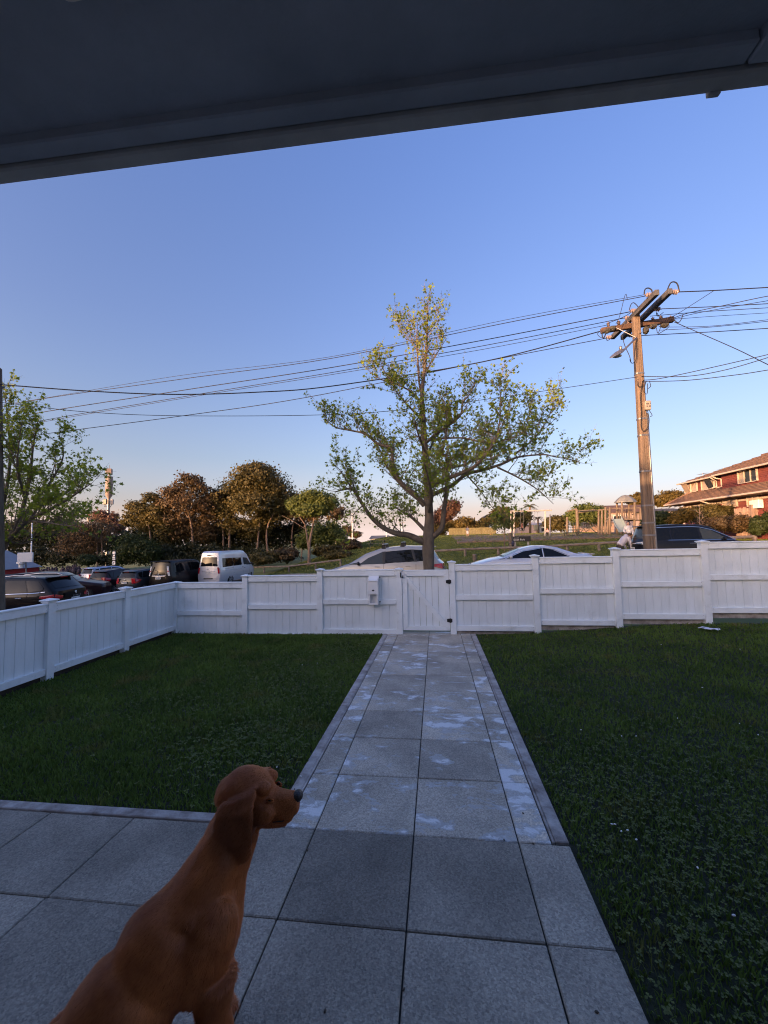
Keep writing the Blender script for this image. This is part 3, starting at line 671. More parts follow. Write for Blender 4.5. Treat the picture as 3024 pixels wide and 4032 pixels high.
def hatch(label, loc, az, pm, L=3.95, W=1.69, H=1.52, text='JKN206', red=(.68, 1.0), gl_=M_tint, name='hatchback', hang=None):
    k = H/1.52; h = L/2
    c = Car(name, label, 'car', loc, az, L, W, [(h, .6*k), (h-.06, .78*k), (h-.6, .98*k), (h-.9, 1.04*k), (h-1.8, 1.46*k), (h-2.5, H), (-h+.5, 1.47*k), (-h+.26, 1.4*k), (-h+.07, .98*k), (-h, .6*k)], .95*k, pm, wheels=(h-.75, -h+.68), wr=.3)
    for sd in (-1, 1):
        c.win(sd, [(-.38, 1.0*k), (.98, .99*k), (.15, 1.37*k), (-.36, 1.43*k)], gl_); c.win(sd, [(-h+.62, 1.03*k), (-.44, 1.0*k), (-.42, 1.43*k), (-h+.78, 1.40*k)], gl_); c.win(sd, [(-h+.3, 1.13*k), (-h+.56, 1.03*k), (-h+.7, 1.39*k), (-h+.42, 1.34*k)], gl_, 'quarter_window')
        c.light(sd, -1, red[0]*k, red[1]*k, .66, .33, M_red, 'tail_light'); c.vseam(sd, [(-.41, .3), (-.41, 1.0)]); c.handle(sd, -.62, .86*k); c.handle(sd, .0, .85*k); c.mirror(sd, .85, 1.02*k)
    c.glassup(-h+.09, -h+.24, .84, name='rear_window', t2=.78); c.glassup(h-1.72, h-.96, .86)
    c.tail(-1, .3, .36, -.6, .6, M_trimb, 'bumper_insert'); c.plate(-1, .74*k, text); c.wiper(-h+.09, -h+.14, .0, .35)
    b = MB(); p = c.end(-1, .92*k, 0); b.ell((p.x-.012, 0, .91*k), (.012, .045, .035), 10, 6); b.build('badge', M_chrome, c.root)
    b = MB(); b.box((-h+.25, 0, 1.41*k), (.17, 1.1, .03), None, .012); b.build('spoiler', pm, c.root); b = MB(); b.box((-h+.16, 0, 1.40*k), (.012, .34, .025)); b.build('brake_light', M_red, c.root)
    return c
hatch('pale blue silver hatchback behind the dark hatchback row', (-25.3, 26.6, roadz(-25.3, 24.5)+.28), radians(12), P_sblue, 4.1, 1.72, 1.5, 'GZR58')
hatch('plum black hatchback with tall angular red tail lamps', (-20.95, 22.45, -1.63), radians(3), P_maroon, 3.9, 1.69, 1.53, 'HFA841', (.72, 1.06))
hatch('gunmetal rounded hatchback between the dark hatchback and the black people carrier', (-18.6, 22.1, -1.56), radians(4), P_gun, 3.9, 1.69, 1.46, 'FTD679')

# boxy black people carrier
c = Car('people_carrier', 'boxy black people carrier with clear tail lamps beside the silver van', 'car', (-16.75, 22.9, -1.42), radians(2), 4.6, 1.72,
    [(2.3, .65), (2.25, .85), (1.75, 1.02), (1.55, 1.06), (.75, 1.7), (.2, 1.82), (-1.9, 1.80), (-2.1, 1.76), (-2.24, 1.05), (-2.3, .6)], 1.0, P_black, tumble=.2, wheels=(1.45, -1.35), pinch=.1)
for sd in (-1, 1):
    c.win(sd, [(-.1, 1.08), (1.3, 1.06), (.6, 1.62), (-.1, 1.7)]); c.win(sd, [(-1.25, 1.1), (-.16, 1.08), (-.16, 1.7), (-1.25, 1.7)]); c.win(sd, [(-2.0, 1.12), (-1.31, 1.1), (-1.31, 1.7), (-1.9, 1.68)])
    b = MB(); c.patch(lambda z, t: c.end(-1, z, t), [(.92, .82*sd), (1.5, .82*sd), (1.5, .985*sd), (.92, .985*sd)], M_lens, 'tail_light', .03, (4, 3), mb=b); b.build('tail_light', M_lens, c.root)
    b = MB(); p = c.end(-1, 1.22, .9*sd); b.box((p.x-.03, p.y, 1.20), (.02, .13, .05)); b.build('tail_light_band', M_red, c.root); c.vseam(sd, [(-.13, .3), (-.13, 1.1)]); c.mirror(sd, 1.25, 1.1)
c.glassup(-2.225, -2.12, .84, name='rear_window', t2=.82); c.glassup(.82, 1.5, .86); c.tail(-1, .88, .93, -.62, .62, M_chrome, 'tailgate_trim', .03); c.plate(-1, .78, 'BRP450'); c.wiper(-2.225, -2.2, .1, .5)
b = MB(); b.ell((c.x0-.01, 0, 1.02), (.015, .05, .035), 10, 6); b.build('badge', M_chrome, c.root); b = MB(); b.box((-2.1, 0, 1.80), (.3, 1.3, .035), None, .014); b.build('spoiler', P_black, c.root)
b = MB(); [b.box((c.x0-.015, y, .975), (.006, .05, .045)) for y in (-.21, -.07, .07, .21)]; b.build('model_lettering', M_chrome, c.root)

# silver high-roof van
c = Car('minibus', 'silver high roofed passenger van with dark side windows, right end of the parked row', 'van', (-14.8, 25.3, -1.38), radians(0), 5.2, 1.72,
    [(2.6, .7), (2.5, .95), (2.2, 1.15), (1.5, 1.98), (1.1, 2.2), (.4, 2.28), (-2.2, 2.27), (-2.42, 2.2), (-2.56, 1.2), (-2.6, .55)], 1.12, P_silver, tumble=.14, wheels=(1.72, -1.2), wr=.33, pinch=.09, bow=.08)
for sd in (-1, 1):
    c.win(sd, [(-2.2, 1.2), (-.72, 1.18), (-.72, 1.78), (-2.12, 1.8)]); c.win(sd, [(-.70, 1.18), (.55, 1.17), (.48, 1.74), (-.70, 1.78)]); c.win(sd, [(.8, 1.17), (1.95, 1.15), (1.45, 1.68), (.8, 1.74)], M_clear)
    c.light(sd, -1, .82, 1.22, .84, .07, M_red, 'tail_light'); c.vseam(sd, [(-.78, .35), (-.76, 1.8)]); c.vseam(sd, [(.68, .35), (.66, 1.85)]); c.vseam(sd, [(1.55, .5), (1.75, 1.15)]); c.strip(sd, [(-1.9, 1.08), (-.8, 1.08)], .014, M_seam, 'slide_rail')
    c.handle(sd, .55, 1.05, M_trimb); c.handle(sd, .85, 1.0, M_trimb); c.mirror(sd, 1.85, 1.22, M_trimb); c.strip(sd, [(-2.3, .98), (0, .93), (1.4, 1.0)], .006, M_seam, 'body_crease', .003)
c.glassup(-2.548, -2.465, .84, name='rear_window', t2=.80); c.glassup(1.5, 2.18, .86); c.tail(-1, .98, 1.01, -.6, .6, M_chrome, 'tailgate_trim', .02); c.plate(-1, .87, 'MNG285')
b = MB(); b.box((-2.53, 0, 2.02), (.03, .3, .05), None, .01); b.build('brake_light', M_trimb, c.root); c.tail(-1, .46, .53, -.42, .42, M_trimb, 'bumper_insert', .014)
b = MB(); b.ell((c.x0-.012, 0, 1.09), (.012, .06, .035), 12, 6); b.build('badge', M_chrome, c.root)

# champagne people carrier behind the gate
c = Car('people_carrier', 'champagne people carrier with two roof bars parked behind the gate and tree', 'car', (-1.87, 13.86, -.47), radians(-90), 4.75, 1.72,
    [(2.37, .58), (2.3, .74), (1.6, .95), (1.42, 1.0), (.75, 1.37), (.1, 1.58), (-.7, 1.655), (-1.6, 1.63), (-1.85, 1.58), (-2.18, 1.08), (-2.33, .96), (-2.37, .5)], .98, P_beige, tumble=.36, wheels=(1.42, -1.38))
for sd in (-1, 1):
    c.win(sd, [(.05, .99), (.98, .97), (.62, 1.22), (.07, 1.44)], M_clear); c.win(sd, [(1.03, .97), (1.4, .98), (1.02, 1.06), (.92, 1.02)], M_clear, 'quarter_window'); c.win(sd, [(-1.18, 1.06), (-.06, 1.0), (-.06, 1.455), (-1.05, 1.52)]); c.win(sd, [(-2.02, 1.12), (-1.28, 1.06), (-1.15, 1.515), (-1.66, 1.48)])
    c.win(sd, [(-.06, .985), (.05, .985), (.07, 1.45), (-.06, 1.46)], M_trimb, 'door_pillar'); c.win(sd, [(-1.28, 1.05), (-1.18, 1.05), (-1.05, 1.52), (-1.15, 1.52)], M_trimb, 'door_pillar')
    c.light(sd, -1, .78, .98, .7, .45, M_red, 'tail_light'); c.vseam(sd, [(0, .3), (0, .98)]); c.vseam(sd, [(-1.24, .6), (-1.24, 1.05)]); c.mirror(sd, 1.0, 1.0, M_trimb); c.handle(sd, .25, .88); c.handle(sd, -.95, .9)
c.glassup(.82, 1.38, .87, M_tint); c.glassup(-2.15, -1.9, .82, name='rear_window'); c.plate(-1, .75, 'DQL917'); b = MB(); b.box((-1.9, 0, 1.615), (.26, 1.25, .045), None, .02); b.build('spoiler', P_beige, c.root)
for x in (.02, -.72):
    b = MB(); z = c.top(x)+.15; b.box((x, 0, z), (.085, 1.36, .035), None, .01); r = b.build('roof_bar', M_rim, c.root)
    for sd in (-1, 1): b = MB(); p = c.ups(x, .93*sd); b.prism([(x-.09, p.y-.02, p.z-.03), (x+.09, p.y-.02, p.z-.03), (x+.045, p.y-.02, z+.014), (x-.045, p.y-.02, z+.014)], (0, .06, 0)); b.build('bar_foot', M_trimb, r)

# silver coupe
c = Car('coupe', 'pearl white low coupe facing left, only roof, bonnet and boot show over the fence', 'car', (3.72, 13.88, -.215), radians(-90), 4.6, 1.75,
    [(2.3, .5), (2.2, .66), (1.5, .84), (1.12, .90), (.35, 1.23), (-.1, 1.315), (-.5, 1.315), (-.95, 1.24), (-1.62, 1.0), (-1.8, .985), (-2.2, .95), (-2.3, .84), (-2.3, .5)], .86, P_whites, tumble=.62, wheels=(1.4, -1.3))
for sd in (-1, 1):
    c.win(sd, [(-.35, .885), (.98, .87), (.34, 1.12), (-.35, 1.225)], M_tint); c.win(sd, [(-1.28, .91), (-.39, .885), (-.39, 1.225), (-.72, 1.17)], M_tint, 'quarter_window'); c.mirror(sd, .84, .92)
    c.strip(sd, [(1.02, .885), (.36, 1.13), (-.3, 1.23)], .016, M_chrome, 'window_trim'); c.strip(sd, [(-.3, 1.232), (-.74, 1.178), (-1.3, .92)], .014, M_trimb, 'window_trim'); c.vseam(sd, [(-.5, .3), (-.5, .88)]); c.light(sd, -1, .72, .88, .5, .2, M_red, 'tail_light'); c.light(sd, 1, .52, .64, .5, .45, M_lens, 'headlight'); c.handle(sd, -.3, .75)
c.glassup(.42, 1.1, .88, M_clear); c.glassup(-1.58, -1.0, .86, name='rear_window'); c.wiper(1.12, 1.06, -.5, .1); c.wiper(1.12, 1.06, .1, .6)
b = MB(); b.box((-2.12, 0, .985), (.2, 1.25, .025), None, .01); b.build('boot_lip', P_whites, c.root); c.win(1, [(1.02, .86), (1.26, .84), (1.2, .86), (1.04, .88)], M_trimb, 'cowl_panel')

# black people carrier at the right
ex, ey = 11.98, 18.25
c = Car('people_carrier', 'long black people carrier with chrome window line behind the utility pole', 'car', (ex, ey, .06), radians(90), 4.95, 1.85,
    [(2.47, .62), (2.38, .82), (1.75, 1.0), (1.5, 1.06), (.55, 1.66), (.05, 1.79), (-.9, 1.82), (-1.9, 1.78), (-2.12, 1.72), (-2.33, 1.12), (-2.45, 1.02), (-2.47, .5)], 1.08, P_navy, tumble=.3, wheels=(1.55, -1.45), wr=.35)
for sd in (-1, 1):
    c.win(sd, [(.1, 1.12), (1.12, 1.12), (.52, 1.52), (.06, 1.62)], M_clear); c.win(sd, [(-1.15, 1.12), (.0, 1.12), (-.02, 1.63), (-1.15, 1.66)]); c.win(sd, [(-2.15, 1.14), (-1.22, 1.12), (-1.22, 1.66), (-1.95, 1.62)])
    c.strip(sd, [(-2.25, 1.095), (1.45, 1.085)], .02, M_chrome, 'window_trim'); c.strip(sd, [(-2.0, 1.675), (-.3, 1.70), (.1, 1.66), (.6, 1.52), (1.42, 1.105)], .018, M_chrome, 'window_trim'); c.mirror(sd, .95, 1.12)
    for x in (-.35, .28): c.handle(sd, x, .95, M_chrome, .24)
    c.vseam(sd, [(-.04, .35), (-.04, 1.1)]); c.vseam(sd, [(-1.2, .4), (-1.2, 1.1)]); c.light(sd, -1, .92, 1.06, .3, .55, M_lens, 'tail_light', (.95, 1.0)); c.light(sd, 1, .66, .82, .45, .4, M_lens, 'headlight'); c.tail(-1, .42, .72, .78*sd, .9*sd, M_lens, 'reflector')
c.glassup(-2.31, -2.14, .84, M_clear, 'rear_window', .8); c.glassup(.62, 1.46, .87, M_tint); c.tail(-1, .93, .99, -.9, .9, M_chrome, 'tailgate_trim', .03); c.plate(-1, .72, 'LWS338'); c.wiper(-2.31, -2.27, -.3, .2); b = MB(); b.box((-2.14, 0, 1.765), (.32, 1.3, .035), None, .014); b.build('spoiler', P_navy, c.root)
# ------------------------------------------------------------------ trees and shrubs
M_bark = mat('grey_bark', (.16, .13, .10), .92, .4, 9, .9, 30, col2=(.06, .05, .04), stretch=(1, 1, .35), detail=8)
M_barkp = mat('pale_bark', (.24, .17, .125), .9, .35, 7, .6, 30, col2=(.11, .08, .06), stretch=(1, 1, .3))
M_twig = mat('twig_bark', (.15, .115, .09), .9, .3, 5)
def leafm(name, col, col2, scale=.9): return mat(name, col, .55, .3, scale, col2=col2, trans=.42, spec=.35, coords='Object', detail=6)
L_spring = leafm('spring_leaf', (.30, .36, .032), (.13, .20, .018), 2.5)
L_olive = leafm('olive_leaf', (.15, .115, .034), (.06, .06, .02), .8)
L_bronze = leafm('bronze_leaf', (.17, .105, .05), (.075, .06, .03), .8)
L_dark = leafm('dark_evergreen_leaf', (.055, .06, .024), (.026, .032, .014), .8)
L_green = leafm('bright_green_leaf', (.15, .18, .04), (.07, .095, .026), 1.0)
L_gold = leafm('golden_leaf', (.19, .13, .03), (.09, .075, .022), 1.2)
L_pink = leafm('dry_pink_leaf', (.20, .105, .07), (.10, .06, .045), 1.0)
L_hedge = leafm('hedge_leaf', (.06, .085, .024), (.03, .045, .015), 1.5)
STAR = np.array([(0, -.5), (.16, -.16), (.52, -.18), (.27, .1), (.36, .5), (0, .26), (-.36, .5), (-.27, .1), (-.52, -.18), (-.16, -.16)])
def orient(N, up_bias=0., nrm=None):
    n = NR.normal(size=(N, 3)); n[:, 2] += up_bias
    if nrm is not None: n = n*.6+nrm
    n /= np.linalg.norm(n, axis=1)[:, None]+1e-9
    a = NR.normal(size=(N, 3)); u = np.cross(n, a); u /= np.linalg.norm(u, axis=1)[:, None]+1e-9
    return u, np.cross(n, u), n
def star_leaves(name, pts, size, m, parent, up=0.6):
    pts = np.asarray(pts); N = len(pts); u, v, n = orient(N, up); s = size*NR.uniform(.55, 1.2, N)
    V = np.concatenate([pts[:, None, :], pts[:, None, :]+(u[:, None, :]*STAR[None, :, 0, None]+v[:, None, :]*STAR[None, :, 1, None]-n[:, None, :]*.16*np.abs(STAR[None, :, 0, None]))*s[:, None, None]], 1)
    F = np.array([(0, 1+k, 1+(k+1) % 10) for k in range(10)]); F = (F[None]+(np.arange(N)*11)[:, None, None]).reshape(-1, 3)
    off = np.array(wloc(parent)); return np_mesh(name, V.reshape(-1, 3)-off, F, m, parent)
def quad_leaves(name, pts, size, m, parent, nrm=None, up=.3, asp=.6):
    pts = np.asarray(pts); N = len(pts); u, v, n = orient(N, up, nrm); s = size*NR.uniform(.5, 1.25, N)
    c = [(-1, 0, 0), (0, -asp, .15), (1, 0, 0), (0, asp, .15)]
    V = np.stack([pts+(u*a+v*b+n*d)*s[:, None]*.5 for a, b, d in c], 1)
    F = np.arange(4*N).reshape(N, 4); off = np.array(wloc(parent)); return np_mesh(name, V.reshape(-1, 3)-off, F, m, parent)
def blob_points(blobs, n, clump=.2, per=16, hollow=.35):
    W = np.array([b[3]*b[4]+b[3]*b[5]+b[4]*b[5] for b in blobs]); W = W/W.sum(); P = []; Q = []
    for b, w in zip(blobs, W):
        k = max(3, int(n*w/per)); d = NR.normal(size=(k, 3)); d[:, 2] += .25; d /= np.linalg.norm(d, axis=1)[:, None]
        r = NR.uniform(hollow, 1, k)**.45*NR.uniform(.72, 1.16, k)
        c = d*r[:, None]*np.array(b[3:6])+np.array(b[:3]); cs = NR.uniform(.6, 1.3, k)
        p = np.repeat(c, per, 0)+NR.normal(size=(k*per, 3))*np.repeat(cs, per)[:, None]*clump*np.array(b[3:6])*[1, 1, .75]
        P.append(p); Q.append(np.repeat(d, per, 0))
    return np.concatenate(P), np.concatenate(Q)
def smooth_path(pts, n=4):
    """pts of (Vector, radius) smoothed by Catmull-Rom"""
    out = []; P = [pts[0]]+list(pts)+[pts[-1]]
    for i in range(1, len(P)-2):
        for k in range(n):
            t = k/n; a, b, c, d = [q[0] for q in P[i-1:i+3]]
            out.append((.5*((2*b)+(c-a)*t+(2*a-5*b+4*c-d)*t*t+(3*b-3*c+d-a)*t**3), lerp(P[i][1], P[i+1][1], t)))
    out.append(pts[-1]); return out
def grow(limbs, tw, gap=.2, ln=(.45, 1.0), up=.55, start=.3, leafgap=.05, sub=3, bare=0., zfull=None):
    """secondary branches and twigs along the limbs; returns twig tubes and leaf points"""
    leaf = []
    for path in limbs:
        tot = sum((path[i+1][0]-path[i][0]).length for i in range(len(path)-1)); acc = 0; nxt = tot*start
        for i in range(len(path)-1):
            a, b = path[i][0], path[i+1][0]; seg = (b-a).length; d0 = (b-a).normalized() if seg > 1e-6 else Vector((0, 0, 1))
            while acc+seg > nxt:
                p = a.lerp(b, (nxt-acc)/max(seg, 1e-6)); f = nxt/tot; nxt += gap*random.uniform(.6, 1.4); r0 = lerp(path[i][1], path[i+1][1], .5)
                d = (d0*.55+Vector((random.gauss(0, .55), random.gauss(0, .55), random.gauss(.1, .35)+up))).normalized(); L = random.uniform(*ln)*(1.05-.45*f)
                if random.random() < .12: L *= 1.4
                pts = [p]; q = p; dd = d; ns = 5; isbare = random.random() < bare
                for k in range(ns):
                    dd = (dd+Vector((random.gauss(0, .16), random.gauss(0, .16), random.gauss(.09, .12)))).normalized(); q = q+dd*L/ns; pts.append(q)
                rr = min(r0*.5, .006+.011*L); tw.tube(pts, [lerp(rr, .0022, k/ns) for k in range(ns+1)], 4, cap=False)
                for k in range(1, ns+1):
                    for s_ in range(sub if k > 1 else 1):
                        e = (dd*.45+Vector((random.gauss(0, .65), random.gauss(0, .65), random.gauss(.3, .5)))).normalized(); l2 = random.uniform(.08, .34); z = pts[k]+e*l2
                        tw.tube([pts[k], pts[k]+e*l2*.5+Vector((0, 0, .008)), z], [.003, .0025, .0015], 3, cap=False)
                        if not isbare and k > 1:
                            nl = max(1, int(l2/leafgap)); leaf += [tuple(pts[k].lerp(z, random.uniform(.3, 1.05))+Vector((random.gauss(0, .022), random.gauss(0, .022), random.gauss(-.01, .025)))) for _ in range(nl)]
            acc += seg
    return leaf

# the street tree on the verge
TY = 7.2
def limb(pts, Y, s=.8): return smooth_path([(at(p[0], p[1], Y+p[2]), p[3]*s) for p in pts])
trunk = [(1690, 2420, 0, .165), (1690, 2330, 0, .145), (1689, 2240, 0, .138), (1686, 2165, 0, .15), (1687, 2110, 0, .14), (1690, 2040, 0, .11), (1686, 1950, 0, .1), (1680, 1850, 0, .09), (1672, 1750, .05, .078), (1666, 1640, .05, .066), (1662, 1560, 0, .055), (1666, 1500, 0, .047), (1674, 1430, 0, .038), (1679, 1370, 0, .029), (1682, 1290, 0, .02), (1683, 1230, 0, .012), (1682, 1178, 0, .005)]
LM = [[(1670, 2135, 0, .105), (1610, 2108, -.1, .088), (1560, 2100, -.2, .08), (1510, 2078, -.3, .07), (1465, 2040, -.35, .06), (1430, 1990, -.4, .05), (1405, 1950, -.45, .045), (1385, 1925, -.5, .034), (1350, 1928, -.6, .026), (1318, 1938, -.7, .014)],
 [(1405, 1950, -.45, .035), (1370, 1900, -.6, .022), (1345, 1860, -.8, .012), (1320, 1830, -.9, .005)],
 [(1675, 2090, 0, .06), (1627, 2042, .25, .045), (1583, 2013, .5, .03), (1540, 1990, .8, .015)],
 [(1672, 1990, 0, .085), (1627, 1941, -.1, .075), (1576, 1897, -.2, .065), (1547, 1832, -.2, .055), (1540, 1767, -.2, .048), (1489, 1749, -.25, .04), (1439, 1709, -.3, .032), (1381, 1695, -.3, .024), (1320, 1682, -.4, .015), (1272, 1640, -.4, .007)],
 [(1672, 1985, 0, .06), (1605, 1933, .35, .05), (1562, 1890, .6, .04), (1518, 1825, .9, .028), (1490, 1760, 1.1, .016), (1450, 1700, 1.3, .008)],
 [(1703, 2115, 0, .085), (1739, 2078, -.1, .078), (1746, 2020, -.15, .07), (1757, 1948, -.25, .06), (1760, 1876, -.3, .05), (1760, 1803, -.3, .042), (1741, 1785, -.3, .036), (1753, 1731, -.3, .028), (1760, 1650, -.4, .016), (1745, 1570, -.4, .007)],
 [(1697, 1950, 0, .07), (1779, 1912, .2, .06), (1836, 1868, .3, .052), (1916, 1847, .3, .045), (1981, 1825, .3, .036), (2040, 1800, .2, .028), (2140, 1790, .1, .02), (2190, 1800, 0, .013), (2280, 1815, -.1, .006)],
 [(1697, 1915, 0, .075), (1764, 1883, -.3, .065), (1822, 1861, -.5, .056), (1865, 1839, -.7, .05), (1902, 1803, -.9, .042), (1930, 1767, -1.0, .034), (1960, 1700, -1.1, .022), (1972, 1600, -1.1, .012), (1965, 1500, -1.1, .005)],
 [(1692, 1872, 0, .05), (1742, 1847, .4, .042), (1822, 1832, .8, .034), (1887, 1803, 1.1, .026), (1990, 1760, 1.3, .016), (2090, 1700, 1.4, .007)],
 [(1681, 1740, .03, .055), (1735, 1695, -.2, .046), (1779, 1666, -.3, .038), (1815, 1630, -.3, .03), (1822, 1586, -.3, .024), (1851, 1550, -.4, .016), (1873, 1500, -.4, .008)],
 [(1700, 1730, 0, .03), (1815, 1724, -.4, .026), (1902, 1742, -.6, .022), (1967, 1738, -.8, .018), (2060, 1700, -.9, .012), (2090, 1600, -.9, .006)],
 [(1664, 1590, .02, .035), (1620, 1543, 0, .028), (1562, 1514, .1, .02), (1511, 1499, .1, .013), (1453, 1463, .1, .006)],
 [(1664, 1570, 0, .04), (1650, 1500, 0, .033), (1644, 1400, 0, .024), (1640, 1340, 0, .015), (1645, 1260, 0, .005)],
 [(1672, 1470, 0, .02), (1715, 1400, .1, .014), (1760, 1330, .2, .006)], [(1676, 1400, 0, .018), (1620, 1350, -.1, .012), (1570, 1290, -.1, .005)], [(1680, 1320, 0, .014), (1715, 1270, 0, .009), (1730, 1210, 0, .004)], [(1644, 1360, 0, .012), (1605, 1310, .1, .008), (1570, 1250, .1, .003)],
 [(1668, 1660, 0, .04), (1610, 1600, -.4, .026), (1560, 1540, -.7, .014), (1500, 1440, -.8, .005)], [(2025, 1790, .25, .03), (2110, 1720, .5, .02), (2160, 1640, .6, .012), (2190, 1560, .7, .005)],
 [(1688, 2020, 0, .06), (1700, 1960, -.8, .045), (1690, 1900, -1.4, .028), (1670, 1820, -1.8, .012)], [(1690, 2030, 0, .06), (1680, 1960, .9, .045), (1705, 1880, 1.5, .03), (1720, 1800, 2.0, .012)], [(1684, 1800, 0, .04), (1650, 1720, -.8, .026), (1630, 1640, -1.2, .012)], [(1684, 1790, 0, .04), (1720, 1700, .8, .026), (1740, 1620, 1.2, .012)],
 [(1958, 1840, .3, .03), (2040, 1880, .1, .022), (2120, 1930, -.1, .014), (2180, 1985, -.2, .006)], [(1836, 1868, .3, .025), (1890, 1930, .1, .016), (1950, 2010, 0, .008), (2020, 2050, 0, .004)], [(1430, 1990, -.4, .02), (1390, 2030, -.5, .012), (1400, 2080, -.5, .006)]]
base = at(1690, 2420, TY); gz = groundz(base.x, base.y)
tr = thing('street_tree', (base.x, base.y, gz), 'tall young street tree with sparse spring leaves behind the gate', 'tree')
tk = MB(); tp = limb(trunk, TY, .97); tp = [(Vector((base.x, base.y, gz-.1)), .2), (Vector((base.x, base.y, gz+.12)), .168)]+[t for t in tp if t[0].z > gz+.2]
tk.tube([p for p, r in tp], [r for p, r in tp], 12)
tk.build('trunk', M_bark, tr, world=True, smooth=True)
LP = [limb(l, TY) for l in LM]
for L in LP:
    b = MB(); b.tube([p for p, r in L], [r for p, r in L], 8); b.build('branch', M_bark, tr, world=True, smooth=True)
tw = MB(); lf = grow(LP[:12]+LP[17:], tw, .08, (.35, .98), .45, .18, .068)+grow(LP[12:17]+[tp[len(tp)*5//8:]], tw, .10, (.28, .75), .85, .02, .095, 2)
tag(tw.build('twigs', M_twig, tr, world=True, fix=False), kind='stuff')
star_leaves('crown', lf, .074, L_spring, tr)
# leafy tree at the left edge, on the verge beyond the side fence
TY2 = 6.0
LM2 = [[(-60, 2260, 0, .09), (-10, 2190, 0, .075), (30, 2130, 0, .065), (75, 2050, .1, .055), (100, 1960, .1, .045), (120, 1860, .2, .034), (130, 1760, .2, .022), (150, 1650, .2, .008)], [(30, 2130, 0, .05), (110, 2050, -.3, .042), (190, 2010, -.5, .034), (260, 1970, -.7, .026), (320, 1930, -.8, .016), (365, 1900, -.9, .006)],
 [(75, 2050, .1, .045), (150, 1960, .3, .036), (210, 1880, .4, .026), (250, 1790, .5, .016), (230, 1700, .5, .006)], [(-10, 2190, 0, .06), (0, 2050, .3, .05), (30, 1900, .4, .04), (40, 1780, .5, .028), (30, 1660, .5, .016), (20, 1550, .5, .006)], [(100, 1960, .1, .03), (70, 1850, -.4, .024), (75, 1740, -.6, .014), (90, 1640, -.7, .006)],
 [(110, 2050, -.3, .03), (200, 2060, -.6, .02), (270, 2070, -.8, .012), (320, 2060, -1, .005)], [(30, 2130, 0, .03), (90, 2140, .3, .02), (170, 2110, .6, .012), (230, 2100, .8, .006)], [(150, 1960, .3, .025), (230, 1960, .6, .018), (310, 1900, .8, .01), (340, 1850, .9, .004)], [(-10, 2190, 0, .05), (-80, 2050, -.3, .04), (-120, 1900, -.4, .028), (-130, 1750, -.5, .012)], [(190, 2010, -.5, .02), (250, 2040, -.4, .014), (300, 2010, -.3, .006)]]
b0 = at(-75, 2330, TY2); g0 = groundz(b0.x, b0.y)
t2 = thing('street_tree', (b0.x, b0.y, g0), 'leafy green tree at the left edge of the view beyond the side fence', 'tree')
LP2 = [limb(l, TY2, .95) for l in LM2]; b = MB(); q = LP2[0][0][0]
b.tube([Vector((b0.x, b0.y, g0-.1)), Vector((b0.x, b0.y, g0+.15)), b0.lerp(q, .4), q, LP2[0][2][0]], [.17, .14, .125, .115, .1], 12); b.build('trunk', M_bark, t2, world=True, smooth=True)
for L in LP2: b = MB(); b.tube([p for p, r in L], [r for p, r in L], 7); b.build('branch', M_bark, t2, world=True, smooth=True)
tw = MB(); lf = grow(LP2, tw, .12, (.4, 1.0), .45, .15, .055); tag(tw.build('twigs', M_twig, t2, world=True, fix=False), kind='stuff'); star_leaves('crown', lf, .08, L_spring, t2)

# massed trees and shrubs of the reserve
def shrub_tree(name, label, px, Y, stems, blobs, n, size, leaf, bark=M_barkp, group=None, cat='tree', zb=None, asp=.6, clump=.2, twigs=0):
    """blobs and stems in the photo's pixels, given depth at Y; blob = (px, py, half width px, half height px, dY, depth radius as a share of width)"""
    c = at(px, 2150, Y); gz = groundz(c.x, c.y) if zb is None else zb
    r = thing(name, (c.x, c.y, gz), label, cat, group); B = []
    for bx_, by_, w, h, dy, dr in blobs:
        p = at(bx_, by_, Y+dy); k = ((p-CAM).dot(CF))/1598.86; B.append((p.x, p.y, p.z, w*k, w*k*dr, h*k))
    if stems:
        for st in stems:
            pts = [(at(s[0], s[1], Y+(s[3] if len(s) > 3 else 0)), s[2]) for s in st]
            if pts[0][0].z > gz-.1 and len(st) > 1 and st[0][1] > 2120: pts[0] = (Vector((pts[0][0].x, pts[0][0].y, groundz(pts[0][0].x, pts[0][0].y)-.1)), pts[0][1])
            L = smooth_path(pts); b = MB(); b.tube([p for p, q in L], [q for p, q in L], 7); b.build('trunk', bark, r, world=True, smooth=True)
    if n:
        P, Q = blob_points(B, int(n*2.6), clump*.85, hollow=.12); quad_leaves('crown', P, size*1.12, leaf, r, Q, asp=asp)
    if twigs:
        b = MB()
        for i in range(twigs):
            bl = random.choice(B); o = Vector(bl[:3]); d = Vector((random.gauss(0, 1), random.gauss(0, 1), random.gauss(.4, .8))).normalized()
            p0 = o-Vector((0, 0, bl[5]*.8)); p1 = o+Vector((d.x*bl[3], d.y*bl[4], d.z*bl[5]))*random.uniform(.75, 1.12); m_ = p0.lerp(p1, .5)+Vector((random.gauss(0, .1)*bl[3], random.gauss(0, .1)*bl[4], .05*bl[5])); b.tube([p0, m_, p1], [.05, .03, .01], 4, cap=False)
        tag(b.build('twigs', M_twig, r, world=True, fix=False), kind='stuff')
    return r
GT = 'trees along the edge of the reserve'
